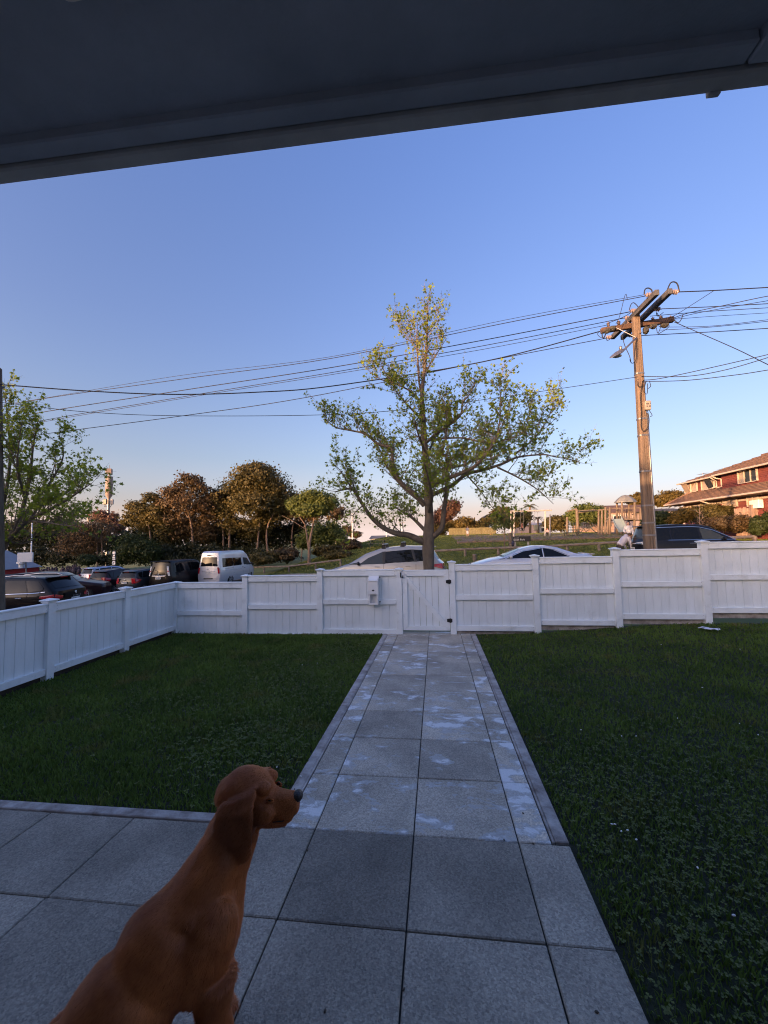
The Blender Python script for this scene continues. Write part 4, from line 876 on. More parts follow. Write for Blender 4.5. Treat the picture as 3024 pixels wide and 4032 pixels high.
shrub_tree('evergreen_tree', 'tallest dome shaped evergreen of the reserve, its crown glowing in the last sun', 1000, 44, [[(905, 2200, .16), (905, 2080, .14), (930, 2010, .1), (950, 1930, .06)], [(880, 2190, .12), (878, 2090, .1), (862, 2020, .07)], [(1010, 2190, .13), (1020, 2080, .11), (1040, 1990, .07)], [(1060, 2180, .12), (1050, 2090, .1), (1090, 2000, .06)]],
    [(1010, 1900, 95, 68, 0, 1), (930, 1950, 80, 65, 1, 1), (1085, 1945, 70, 72, 1, 1), (990, 1985, 90, 50, -1.5, .9), (880, 2025, 50, 40, 0, 1), (1010, 1860, 70, 38, .5, 1), (1050, 2040, 60, 40, 1, 1), (930, 2075, 60, 40, 1, 1), (1010, 2085, 60, 40, 1, 1), (860, 1985, 50, 45, .5, 1), (1110, 2010, 50, 50, 1, 1)], 13000, .30, L_olive, group=GT)
shrub_tree('evergreen_tree', 'open topped tree of airy tufts left of the tallest dome', 745, 42, [[(765, 2190, .13), (755, 2080, .11), (735, 1990, .09), (745, 1920, .05), (760, 1870, .02)], [(750, 2050, .08), (700, 1980, .05), (670, 1940, .03)], [(745, 1960, .06), (790, 1900, .03)]],
    [(745, 1895, 55, 32, 0, 1), (690, 1945, 55, 40, 0, 1), (790, 1930, 40, 35, .5, 1), (725, 1985, 85, 50, 0, .9), (640, 1990, 40, 32, 0, 1), (800, 2000, 50, 45, 1, 1), (720, 2090, 60, 36, 1, 1), (800, 2100, 60, 36, 1.5, 1), (840, 1960, 35, 35, 1.5, 1), (700, 2050, 70, 40, .5, 1), (800, 2060, 60, 40, 1.5, 1)], 7000, .27, L_bronze, group=GT, twigs=20)
shrub_tree('evergreen_tree', 'low brown tinged tree at the left end of the reserve trees', 575, 41, [[(600, 2190, .12), (590, 2090, .1), (570, 2030, .06)]], [(560, 2010, 55, 30, 0, 1), (620, 2030, 60, 50, .4, 1), (530, 1995, 35, 24, 0, 1), (600, 1965, 40, 25, .5, 1), (575, 2060, 60, 40, 1, 1), (655, 2080, 50, 40, 1, 1), (505, 2050, 35, 28, 0, 1)], 5200, .26, L_olive, group=GT, twigs=12)
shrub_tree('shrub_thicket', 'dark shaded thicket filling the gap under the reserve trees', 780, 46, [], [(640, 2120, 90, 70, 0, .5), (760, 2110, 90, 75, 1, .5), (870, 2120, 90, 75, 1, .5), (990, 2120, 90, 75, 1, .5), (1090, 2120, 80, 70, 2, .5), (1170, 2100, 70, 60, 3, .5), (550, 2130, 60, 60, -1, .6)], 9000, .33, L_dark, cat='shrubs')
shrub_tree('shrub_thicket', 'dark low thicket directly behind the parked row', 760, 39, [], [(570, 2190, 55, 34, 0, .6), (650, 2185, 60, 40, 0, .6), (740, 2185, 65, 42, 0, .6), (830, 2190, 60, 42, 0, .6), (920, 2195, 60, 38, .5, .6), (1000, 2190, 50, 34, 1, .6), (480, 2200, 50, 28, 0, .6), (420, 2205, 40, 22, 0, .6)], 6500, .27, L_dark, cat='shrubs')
shrub_tree('evergreen_tree', 'dark tree behind the small forked tree', 1200, 47, [[(1150, 2180, .12), (1150, 2090, .1), (1170, 2020, .05)], [(1185, 2180, .09), (1200, 2060, .06)]], [(1130, 2010, 60, 45, 0, 1), (1220, 2020, 70, 50, 0, 1), (1320, 2020, 45, 34, 0, 1), (1180, 1975, 60, 35, 0, 1)], 4200, .28, L_bronze, group=GT)
shrub_tree('forked_tree', 'small pale trunked tree with a fork, standing right of the van on the grass', 1218, 33, [[(1216, 2225, .15), (1218, 2160, .125), (1222, 2120, .125), (1232, 2070, .085), (1240, 2020, .06), (1250, 1970, .03)], [(1222, 2125, .09), (1205, 2085, .07), (1190, 2050, .05), (1160, 2010, .03), (1140, 1985, .015)], [(1236, 2050, .05), (1275, 2010, .035), (1310, 1985, .015)], [(1205, 2085, .04), (1150, 2050, .025), (1110, 2030, .012)]],
    [(1235, 1965, 62, 38, 0, 1), (1180, 1990, 48, 36, 0, 1), (1290, 1980, 45, 36, 0, 1), (1230, 2010, 70, 30, -.5, 1), (1150, 1985, 28, 20, .5, 1)], 4200, .21, L_green, M_barkp)
shrub_tree('bush', 'yellow green bush right of the forked tree trunk', 1275, 38, [], [(1250, 2110, 55, 50, 0, .9), (1310, 2105, 50, 55, .5, .9), (1200, 2135, 35, 35, 0, 1), (1340, 2130, 25, 35, 0, 1)], 3600, .24, L_green, cat='bush')
for i, (px, py, w, h, Y, lb) in enumerate([(1040, 2200, 55, 26, 32, 'brownish low shrub at the left end of the verge planting'), (1120, 2185, 55, 26, 33, 'brownish low shrub between the rail and the dark tree trunks'), (1290, 2170, 60, 22, 35, 'brownish low shrub under the yellow green bush'), (1375, 2150, 45, 24, 38, 'brownish low shrub at the top of the planted bank'), (1330, 2185, 50, 18, 33, 'brownish low shrub nearest the picnic table')]):
    shrub_tree('low_shrub', lb, px, Y, [], [(px, py, w, h, 0, .8), (px-w*.5, py+6, w*.6, h*.8, .3, .8), (px+w*.5, py-4, w*.6, h*.9, .3, .8)], 1300, .2, L_bronze if i % 2 else L_olive, cat='shrub', group='low shrubs along the planted bank')
def flax(px, py, Y, n, L, label, m):
    c = at(px, py, Y); gz = groundz(c.x, c.y); r = thing('flax_bush', (c.x, c.y, gz), label, 'flax bush', 'flax bushes'); b = MB()
    for i in range(n):
        a = random.uniform(0, 2*pi); out = random.uniform(.25, 1); l = L*random.uniform(.7, 1.15); d = Vector((cos(a), sin(a), 0)); s = Vector((-sin(a), cos(a), 0)); w = random.uniform(.03, .06); rows = []
        for k in range(5):
            t = k/4; p = Vector((c.x, c.y, gz))+d*(l*out*t)+Vector((0, 0, l*(t*1.15-out*.75*t*t))); ww = w*(1-t*.9); rows += [p-s*ww, p+s*ww]
        b.add(rows, [(2*k, 2*k+1, 2*k+3, 2*k+2) for k in range(4)])
    b.build('leaves', m, r, world=True, fix=False)
M_flax = leafm('flax_leaf', (.10, .11, .06), (.045, .055, .03), 3)
flax(690, 2180, 37, 150, 2.5, 'spiky flax bush behind the black people carrier', M_flax); flax(760, 2190, 36, 90, 2.0, 'spiky flax bush left of the pale tree trunk', M_flax); flax(1130, 2160, 42, 90, 2.2, 'spiky flax bush in the shade under the dark tree', M_flax)
# left background
shrub_tree('dark_tree', 'broad dark evergreen mass behind the low grey building', 170, 52, [], [(60, 2120, 110, 80, 0, .6), (190, 2110, 110, 75, 0, .6), (290, 2130, 90, 70, 1, .6), (-60, 2110, 100, 90, 0, .6), (250, 2075, 60, 35, 2, .8), (110, 2080, 70, 40, 1, .8), (410, 2135, 70, 45, -4, .6), (480, 2140, 60, 45, -6, .6), (340, 2150, 60, 45, -3, .6)], 11000, .36, L_dark)
shrub_tree('hedge', 'dark low hedge line behind the grey building and the crowd', 190, 49, [], [(60, 2200, 70, 36, 0, .5), (150, 2195, 70, 40, 0, .5), (240, 2195, 70, 38, 0, .5), (320, 2195, 60, 34, 0, .5), (-40, 2200, 70, 40, 0, .5)], 4200, .3, L_dark, cat='hedge')
shrub_tree('twiggy_tree', 'brown half bare twiggy tree left of the striped marker post', 360, 43, [[(385, 2215, .11), (383, 2130, .09), (375, 2060, .05), (360, 2020, .02)], [(410, 2215, .1), (400, 2130, .08), (400, 2050, .05)], [(390, 2160, .06), (330, 2090, .04), (290, 2050, .02)]], [(320, 2100, 80, 55, 0, .9), (390, 2090, 60, 60, 0, .9), (270, 2150, 50, 40, 0, .9), (340, 2160, 70, 40, 0, .9)], 2600, .24, L_bronze, M_barkp, twigs=90)
shrub_tree('evergreen_tree', 'round crowned pinkish lit tree beside the mast', 420, 62, [[(405, 2150, .14), (403, 2080, .1), (390, 2030, .05)], [(420, 2150, .12), (430, 2080, .08), (440, 2040, .04)]], [(395, 2035, 34, 26, 0, 1), (435, 2050, 32, 30, 0, 1), (460, 2080, 30, 30, 0, 1)], 2200, .36, L_pink, M_barkp, group=GT)
shrub_tree('bush', 'dark green round bush right of the striped marker post', 520, 36, [], [(520, 2160, 65, 55, 0, .9), (470, 2190, 30, 40, 0, .9), (580, 2170, 50, 50, 0, .9)], 3200, .22, L_hedge, cat='bush')
shrub_tree('bush', 'dark green low bush under the twiggy tree', 350, 38, [], [(345, 2205, 38, 22, 0, .9)], 900, .2, L_hedge, cat='bush')
def bare_tree(label, px, py, Y, top, sp, m=M_twig, r0=.09, n=9):
    b0 = at(px, py, Y); gz = min(b0.z, groundz(b0.x, b0.y)); T = at(px, top, Y); r = thing('bare_tree', (b0.x, b0.y, gz), label, 'tree'); b = MB(); k = (b0-CAM).dot(CF)/1598.86; H = T.z-gz
    b.tube([(b0.x, b0.y, gz), (b0.x, b0.y, gz+H*.5), (b0.x+.03*H, b0.y, T.z)], [r0, r0*.6, .01], 6); b.build('trunk', m, r, world=True, smooth=True); tw = MB()
    for i in range(n):
        z = gz+H*lerp(.3, .85, i/n); s = (1 if i % 2 else -1)*sp*k*random.uniform(.5, 1)*(1.1-i/n*.7); p0 = Vector((b0.x, b0.y, z)); p2 = p0+Vector((s, random.gauss(0, .3)*abs(s), abs(s)*random.uniform(.5, 1.2))); p1 = p0.lerp(p2, .5)+Vector((0, 0, -.06*abs(s))); tw.tube([p0, p1, p2], [r0*.4, r0*.28, .008], 4)
        for j in range(4):
            q = p0.lerp(p2, random.uniform(.4, .95)); tw.tube([q, q+Vector((s*.25+random.gauss(0, .1), random.gauss(0, .2), abs(s)*.3+random.uniform(0, .2)))], [r0*.16, .006], 3)
    tag(tw.build('twigs', m, r, world=True, fix=False), kind='stuff'); return r
bare_tree('bare branched tree standing in front of the farther mast', 352, 2120, 58, 1960, 38, r0=.16, n=11)
bare_tree('small bare street tree among the shrubs below the red house', 2755, 2065, 25, 1985, 30, M_barkp, .06)
# middle and right background
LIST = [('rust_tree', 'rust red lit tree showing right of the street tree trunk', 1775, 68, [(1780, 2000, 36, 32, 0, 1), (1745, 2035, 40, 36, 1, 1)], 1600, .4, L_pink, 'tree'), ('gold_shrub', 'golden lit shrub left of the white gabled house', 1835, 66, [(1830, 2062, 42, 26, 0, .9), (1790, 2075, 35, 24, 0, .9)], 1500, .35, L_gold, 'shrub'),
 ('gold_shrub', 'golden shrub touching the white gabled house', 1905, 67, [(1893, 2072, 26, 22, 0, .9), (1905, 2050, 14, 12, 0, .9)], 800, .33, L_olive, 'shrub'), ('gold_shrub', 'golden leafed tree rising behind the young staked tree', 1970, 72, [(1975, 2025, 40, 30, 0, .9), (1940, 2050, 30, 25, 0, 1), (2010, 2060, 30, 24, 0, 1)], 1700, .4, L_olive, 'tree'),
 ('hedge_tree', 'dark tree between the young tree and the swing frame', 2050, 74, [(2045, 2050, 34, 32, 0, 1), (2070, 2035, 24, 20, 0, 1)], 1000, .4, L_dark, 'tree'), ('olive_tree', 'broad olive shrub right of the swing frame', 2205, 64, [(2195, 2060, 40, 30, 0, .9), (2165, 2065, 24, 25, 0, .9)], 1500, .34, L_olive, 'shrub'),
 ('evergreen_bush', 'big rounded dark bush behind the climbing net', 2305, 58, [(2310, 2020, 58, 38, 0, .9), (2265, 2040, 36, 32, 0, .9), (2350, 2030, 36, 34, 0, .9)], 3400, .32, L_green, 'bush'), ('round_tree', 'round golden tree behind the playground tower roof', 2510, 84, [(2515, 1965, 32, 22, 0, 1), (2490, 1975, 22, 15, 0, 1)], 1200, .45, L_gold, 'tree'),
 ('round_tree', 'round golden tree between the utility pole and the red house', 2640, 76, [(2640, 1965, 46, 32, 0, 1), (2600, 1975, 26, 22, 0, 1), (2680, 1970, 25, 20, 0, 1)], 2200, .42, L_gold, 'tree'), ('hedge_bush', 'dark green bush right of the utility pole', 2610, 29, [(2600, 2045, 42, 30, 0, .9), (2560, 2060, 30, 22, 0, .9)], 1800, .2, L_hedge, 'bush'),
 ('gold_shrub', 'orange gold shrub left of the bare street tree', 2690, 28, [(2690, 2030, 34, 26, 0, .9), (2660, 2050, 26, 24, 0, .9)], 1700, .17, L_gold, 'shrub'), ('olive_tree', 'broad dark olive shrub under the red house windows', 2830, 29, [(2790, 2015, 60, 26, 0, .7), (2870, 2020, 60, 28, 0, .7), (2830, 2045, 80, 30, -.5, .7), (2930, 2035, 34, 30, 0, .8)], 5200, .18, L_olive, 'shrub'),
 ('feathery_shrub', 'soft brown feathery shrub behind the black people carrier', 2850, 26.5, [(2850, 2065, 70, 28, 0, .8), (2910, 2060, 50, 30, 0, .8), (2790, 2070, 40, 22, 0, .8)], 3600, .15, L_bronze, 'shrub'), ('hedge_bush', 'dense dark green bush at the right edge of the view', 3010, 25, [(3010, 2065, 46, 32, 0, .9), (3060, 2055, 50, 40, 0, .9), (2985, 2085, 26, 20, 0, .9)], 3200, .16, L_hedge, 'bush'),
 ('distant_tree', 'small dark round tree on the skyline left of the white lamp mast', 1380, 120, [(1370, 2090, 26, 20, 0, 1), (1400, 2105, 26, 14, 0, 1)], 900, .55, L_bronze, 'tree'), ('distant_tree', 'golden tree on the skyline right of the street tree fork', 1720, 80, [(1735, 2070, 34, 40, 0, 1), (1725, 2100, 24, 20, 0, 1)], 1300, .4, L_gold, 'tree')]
for nm, lb, px, Y, bl, n, s, lf_, ct in LIST: shrub_tree(nm, lb, px, Y, [], bl, int(n*1.25), s, lf_, cat=ct)
def palm(px, py, Y, top, cr, label):
    b0 = at(px, py, Y); gz = min(b0.z, groundz(b0.x, b0.y)); T = at(px, top, Y); k = (b0-CAM).dot(CF)/1598.86; r = thing('palm_tree', (b0.x, b0.y, gz), label, 'palm tree', 'palms beyond the playground'); b = MB(); b.tube([(b0.x, b0.y, gz), tuple(T)], [.28, .2], 8); b.build('trunk', M_barkp, r, world=True, smooth=True)
    f = MB()
    for i in range(22):
        a = 2*pi*i/22+random.uniform(-.2, .2); e = random.uniform(-.2, 1.0); L = cr*k*random.uniform(.85, 1.1); d = Vector((cos(a), sin(a), 0)); s = Vector((-sin(a), cos(a), 0)); P = [T+d*(L*t*cos(e*.7))+Vector((0, 0, L*(sin(e)*t-.75*t*t))) for t in (0, .25, .5, .75, 1)]
        for j in range(4):
            for u in (0, .33, .66):
                p = P[j].lerp(P[j+1], u); ll = L*.22*(1-.5*abs(j/4-.4))
                for sg in (-1, 1): f.add([p, p+d*.1*L*.4, p+s*sg*ll+d*ll*.5-Vector((0, 0, ll*.55))], [(0, 1, 2)])
        f.tube(P, [.05, .04, .03, .02, .01], 3, cap=False)
    f.build('fronds', L_olive, r, world=True, fix=False)
palm(2086, 2075, 86, 1992, 34, 'taller palm tree behind the swing frame'); palm(2118, 2075, 84, 2040, 24, 'shorter palm tree right of the taller palm')
# ------------------------------------------------------------------ utility pole and overhead wires
PY = 8.1
M_pole = mat('weathered_pole_wood', (.22, .155, .11), .9, .35, 4, .8, 25, col2=(.10, .08, .065), stretch=(1, 1, .12), detail=8)
M_arm = mat('dark_crossarm', (.075, .075, .08), .8, .3, 5, .4, 30)
M_armo = mat('old_crossarm_wood', (.10, .06, .042), .9, .4, 7, .8, 30, stretch=(.3, 1, 1))
M_porc = mat('porcelain', (.24, .19, .18), .25, .1, 9)
M_steel = mat('galvanised_steel', (.22, .22, .23), .45, .15, 8, metal=.7)
M_wire = mat('black_cable', (.012, .012, .014), .7)
M_boxb = mat('beige_box', (.30, .26, .22), .6, .08, 6)
PB = at(2560, 2190, PY); pgz = groundz(PB.x, PB.y); PT = at(2503, 1248, PY)
up_ = thing('utility_pole', (PB.x, PB.y, pgz), 'leaning weathered timber utility pole with crossarms behind the right-hand fence', 'utility pole')
ax_ = PT-PB
def pp(t, dx=0, dy=0, dz=0): return PB+ax_*t+Vector((dx, dy, dz))
def pt_y(py): return (2190-py)/(2190-1248)
rings = []; tb = -.25
for t in (tb, 0, .2, .4, .6, .8, 1.0, 1.012):
    p = pp(t); w = lerp(.115, .082, max(0, t))*(1 if t < 1.01 else .9); d = w*.86; c = w*.28
    # eight-sided section with two shallow grooves down the house side
    rings.append([p+Vector(q) for q in ((w, -d+c, 0), (w, d-c, 0), (w-c, d, 0), (-w+c, d, 0), (-w, d-c, 0), (-w, -d+c, 0), (-w+c, -d, 0), (-w*.22, -d, 0), (-w*.13, -d+.02, 0), (-w*.04, -d, 0), (w*.28, -d, 0), (w*.36, -d+.018, 0), (w*.44, -d, 0), (w-c, -d, 0))])
pole = MB().loft(rings).build('pole', M_pole, up_, world=True)
b = MB(); b.tube([pp(t, lerp(.12, .092, t), -lerp(.06, .04, t)) for t in (-.25, 0, .2, .4, pt_y(1640))], .026, 8); b.build('conduit', M_steel, up_, world=True, smooth=True)
for py in (1660, 1725, 1865, 1997, 2063, 2110, 1480):
    t = pt_y(py); w = lerp(.115, .082, t)+.007; b = MB(); p = pp(t); rr = []
    for dz in (-.02, .02): rr.append([p+Vector((x*w, y*w*.86, dz)) for x, y in ((1, -.72), (1, .72), (.72, 1), (-.72, 1), (-1, .72), (-1, -.72), (-.72, -1), (.72, -1))])
    b.loft(rr); b.build('strap', M_steel, up_, world=True)
p = at(2549, 1597, PY-.13); b = MB(); b.box(p, (.13, .10, .23), None, .012); jb = b.build('junction_box', M_boxb, up_, world=True)
for i, z in enumerate((.03, -.03)):   # two worn stencilled lines
    b = MB(); [b.box((p.x-.04+.02*k, p.y-.0505, p.z+z), (.014, .004, .03)) for k in range(5) if (k+i) % 5 != 3]; o = b.build('stencil', M_letter, jb); o.location = -wloc(up_)
# double timber crossarms running towards the house, and the older arm along the street
for q0, q1 in (((2618, 1148), (2428, 1340)), ((2580, 1150), (2412, 1322))):
    pass
Z1 = at(2520, 1240, PY).z
def atz(px, py, z): d = ray(px, py); return CAM+d*((z-CAM.z)/d.z)
armA = (atz(2588, 1150, Z1), atz(2412, 1328, Z1)); armB = (atz(2640, 1145, Z1), atz(2450, 1330, Z1))
for a_, b_ in (armA, armB): b = MB(); b.bar(a_, b_, .10, .13, .008); b.build('crossarm', M_arm, up_, world=True)
oa, ob = at(2366, 1303, PY+.22), at(2652, 1258, PY+.22); b = MB(); b.bar(oa, ob, .11, .13, .012); b.build('old_crossarm', M_armo, up_, world=True)
b = MB(); b.bar(at(2425, 1290, PY+.16), at(2506, 1330, PY-.1), .035, .012); b.bar(at(2590, 1275, PY+.16), at(2520, 1312, PY-.1), .035, .012); b.build('brace', M_steel, up_, world=True)
INS = []
def insul(p, ax=(0, 0, 1), s=1, m=None):
    b = MB(); pr = [(.012, -.075), (.03, -.07), (.055, -.05), (.03, -.035), (.035, -.02), (.06, -.005), (.035, .01), (.04, .025), (.058, .042), (.03, .06), (.012, .07)]
    b.lathe([(r*s, z*s) for r, z in pr], p, 12, ax); b.tube([Vector(p)-Vector(ax)*.12*s, Vector(p)+Vector(ax)*.1*s], .009, 5); return b.build('insulator', m or M_porc, up_, world=True, smooth=40)
def aY(px, py, Y): return at(px, py, Y)
yA0, yA1 = armA[0].y, armA[1].y
for px, py, Y in ((2556, 1162, yA0+.25), (2494, 1224, lerp(yA0, yA1, .45)), (2472, 1252, lerp(yA0, yA1, .62)), (2398, 1328, yA1-.1), (2658, 1150, armB[0].y+.1), (2588, 1217, lerp(armB[0].y, armB[1].y, .3)), (2482, 1320, armB[1].y-.2)):
    insul(aY(px, py, Y), (1, .12, -.1))
for px, py in ((2395, 1277), (2436, 1272), (2473, 1268), (2570, 1258), (2602, 1252), (2640, 1253)): insul(aY(px, py, PY+.22), (0, 0, 1), .75)
M_fuse = mat('dark_fuse_housing', (.045, .042, .032), .6, .3, 9)
for px, py, w, h in ((2390, 1302, .16, .085), (2412, 1292, .13, .1), (2572, 1284, .17, .09), (2617, 1280, .18, .085), (2543, 1300, .12, .16), (2500, 1312, .1, .1)):
    b = MB(); p = aY(px, py, PY+.15); b.box(p, (w, .11, h), None, .02); b.ell(p+Vector((0, 0, -h*.45)), (w*.4, .05, .04), 8, 5); b.build('fuse_box', M_fuse, up_, world=True)
# street lamp on its arm
la, lb_ = aY(2506, 1330, PY-.12), aY(2446, 1388, PY-.75); b = MB(); b.tube([la, lb_], .022, 8); b.build('lamp_arm', M_steel, up_, world=True, smooth=True)
l0, l1 = aY(2458, 1378, PY-.68), aY(2408, 1408, PY-1.05); rr = []; dv = (l1-l0); sv = Vector((dv.y, -dv.x, 0)).normalized(); uv = Vector((0, 0, 1))
for t, w, h in ((0, .035, .035), (.12, .05, .05), (.3, .085, .07), (.55, .125, .07), (.85, .10, .04), (1.0, .03, .015)):
    q = l0.lerp(l1, t); rr.append([q+sv*w*cos(a)+uv*(h*sin(a) if sin(a) > 0 else h*.45*sin(a)) for a in [2*pi*k/10 for k in range(10)]])
b = MB(); b.loft(rr); lh = b.build('lamp_head', M_steel, up_, world=True, smooth=50); b = MB(); q = l0.lerp(l1, .6)-uv*.04; b.ell(q, (.11, .08, .035), 10, 6, None); o = b.build('lamp_lens', mat('lamp_lens', (.35, .36, .33), .2), lh); o.location = -wloc(up_)
b = MB(); b.ell(l0.lerp(l1, .28)+uv*.1, (.035, .035, .05), 8, 6); o = b.build('photocell', M_steel, lh); o.location = -wloc(up_)
# cable loops on the pole, joined into one part
b = MB()
def cable(pts, r=.009, Y=PY-.14): 
    L = smooth_path([(aY(x, y, Y), r) for x, y in pts], 5); b.tube([p for p, q in L], r, 5, cap=False)
cable([(2505, 1345), (2506, 1390), (2503, 1420), (2488, 1430), (2480, 1415), (2484, 1425), (2478, 1400), (2460, 1360), (2450, 1320)]); cable([(2530, 1500), (2522, 1560), (2525, 1620), (2525, 1680), (2535, 1697), (2552, 1680), (2556, 1650), (2548, 1610)]); cable([(2545, 1500), (2535, 1540), (2548, 1550), (2550, 1510)], .008); cable([(2512, 1500), (2512, 1520), (2530, 1520), (2545, 1500)], .008); cable([(2557, 1500), (2562, 1520), (2552, 1530)], .008); cable([(2556, 1615), (2568, 1635), (2560, 1640)], .008)
cable([(2556, 1160), (2538, 1160), (2540, 1140), (2552, 1134), (2566, 1142), (2568, 1158)], .014, yA0+.3); cable([(2628, 1140), (2640, 1115), (2655, 1110), (2668, 1120), (2675, 1150)], .014, armB[0].y+.1); cable([(2370, 1300), (2372, 1325), (2378, 1330), (2386, 1310)], .014); cable([(2478, 1220), (2484, 1200), (2495, 1192), (2510, 1205), (2515, 1215)], .01); cable([(2470, 1180), (2462, 1160), (2440, 1245), (2425, 1275)], .007); cable([(2400, 1270), (2440, 1255), (2470, 1240), (2490, 1225)], .008, PY)
cable([(2600, 1255), (2585, 1230), (2590, 1245), (2612, 1230)], .008); cable([(2585, 1290), (2590, 1312), (2600, 1290), (2592, 1282)], .008); cable([(2592, 1315), (2625, 1295), (2636, 1282)], .008); cable([(2360, 1305), (2353, 1315), (2360, 1325), (2370, 1330)], .007); cable([(2388, 1328), (2390, 1340), (2402, 1335), (2412, 1320)], .008); cable([(2650, 1255), (2668, 1270), (2680, 1262), (2690, 1238)], .01)
tag(b.build('cable_loops', M_wire, up_, world=True, smooth=True, fix=False), kind='stuff')
GL = 'overhead lines from the pole across the street to the left'; GRt = 'overhead lines from the pole to the right'
def wire(pts, r, Y0, Y1, label, grp, tie=()):
    n = len(pts); X = [p[0] for p in pts]; D = [lerp(Y0, Y1, (x-X[0])/(X[-1]-X[0])) for x in X]
    L = smooth_path([(at(p[0], p[1], y), r) for p, y in zip(pts, D)], 8); b = MB(); b.tube([p for p, q in L], r, 5)
    o = b.build('power_line', M_wire, None, smooth=True); tag(o, label, 'power line', grp); return o
lw = 'thin dark line sagging from the pole top across the sky to the left'
LW = iter(['second highest', 'highest', 'third highest', 'fourth highest', 'fifth highest', 'sixth highest'])
def lw_(): return 'thin line left of the pole, %s where it passes the street tree' % next(LW)
wire([(-300, 1700), (50, 1592), (700, 1495), (1300, 1412), (2000, 1270), (2540, 1166)], .009, 7.8, yA0+.3, lw_(), GL); wire([(-300, 1640), (100, 1580), (700, 1480), (1300, 1405), (2000, 1258), (2540, 1160)], .006, 9, yA0+.6, lw_(), GL)
wire([(-300, 1745), (50, 1645), (700, 1540), (1300, 1448), (1900, 1340), (2480, 1228)], .011, 8, PY-.1, lw_(), GL); wire([(-300, 1790), (50, 1680), (700, 1566), (1300, 1468), (1900, 1362), (2460, 1252)], .009, 8.2, PY+.1, lw_(), GL); wire([(-300, 1796), (50, 1686), (700, 1572), (1300, 1476), (1900, 1376), (2390, 1280)], .007, 8.6, PY+.3, lw_(), GL)
wire([(-300, 1790), (60, 1725), (700, 1640), (1200, 1566), (1900, 1425), (2396, 1330)], .010, 8, yA1, lw_(), GL)
wire([(-22, 1513), (8, 1515), (350, 1540), (680, 1553), (1000, 1545), (1310, 1520), (1900, 1425), (2362, 1305)], .014, 5.3, PY+.2, 'thick black cable from the left edge pole sagging to the old crossarm', GL); wire([(-22, 1582), (8, 1585), (340, 1622), (700, 1637), (1250, 1634), (1600, 1612), (2000, 1560), (2512, 1484)], .007, 5.3, PY-.2, 'lowest thin line crossing behind the street tree to mid height on the pole', GL)
rw = 'thin dark line running from the pole out of view to the right'
RW = iter(['highest', 'fourth highest', 'second highest', 'third highest', 'fifth highest', 'sixth highest', 'ninth highest', 'seventh highest', 'eighth highest', 'tie', 'tie2', 'second lowest', 'third lowest', 'lowest'])
def rw_():
    k = next(RW)
    return {'tie': 'thin line slanting steeply down from the old crossarm to the right edge', 'tie2': 'short slanting jumper line between the top right wire and the old crossarm'}.get(k, 'dark line right of the pole, %s of these at the right edge' % k)
for pts, r, y0, y1 in (([(2660, 1150), (2810, 1144), (3024, 1132), (3300, 1118)], .012, armB[0].y+.1, 7.6), ([(2590, 1217), (2800, 1208), (3024, 1196), (3300, 1182)], .010, 8, 7.9), ([(2650, 1253), (2710, 1233), (2850, 1203), (3024, 1166), (3300, 1120)], .009, PY+.2, 6.5), ([(2652, 1256), (2760, 1230), (3024, 1184), (3300, 1140)], .007, PY+.2, 6.8), ([(2560, 1245), (2760, 1228), (3024, 1212), (3300, 1195)], .008, PY, 8), ([(2640, 1258), (2800, 1246), (3024, 1232)], .006, PY+.2, 8.4),
    ([(2520, 1322), (2590, 1318), (2800, 1307), (3024, 1293), (3300, 1275)], .011, yA1, 8.4), ([(2610, 1288), (2800, 1284), (3024, 1259), (3300, 1225)], .007, PY+.1, 7.6), ([(2600, 1300), (2800, 1288), (3024, 1265), (3300, 1236)], .007, PY+.1, 7.7), ([(2655, 1268), (2740, 1305), (2900, 1375), (3024, 1436), (3200, 1520)], .009, PY+.2, 5.5), ([(2810, 1145), (2740, 1190), (2660, 1240), (2610, 1262)], .007, 8, PY+.2),
    ([(2526, 1482), (2700, 1482), (2850, 1458), (3024, 1408), (3200, 1350)], .009, PY-.1, 6.5), ([(2530, 1497), (2590, 1492), (2700, 1470), (2900, 1425), (3024, 1396), (3200, 1352)], .009, PY-.1, 6.6), ([(2530, 1502), (2700, 1498), (2900, 1476), (3024, 1457), (3200, 1428)], .009, PY-.1, 6.9)): wire(pts, r, y0, y1, rw_(), GRt)
# service pole on the left edge
lp = at(-22, 2380, 5.3); lt_ = at(-24, 1450, 5.3); lg = groundz(lp.x, lp.y); sp = thing('utility_pole', (lp.x, lp.y, lg), 'plain grey service pole at the very left edge carrying the thick cable', 'utility pole')
b = MB(); b.tube([(lp.x, lp.y, lg-.2), tuple(lp), tuple(lt_)], [.19, .18, .14], 12); b.build('pole', M_bark, sp, world=True, smooth=40)
b = MB(); b.tube([at(-22, 1513, 5.3)-Vector((.0, .2, 0)), at(-22, 1513, 5.3)+Vector((0, .2, 0))], .03, 8); b.build('cable_clamp', M_steel, sp, world=True)

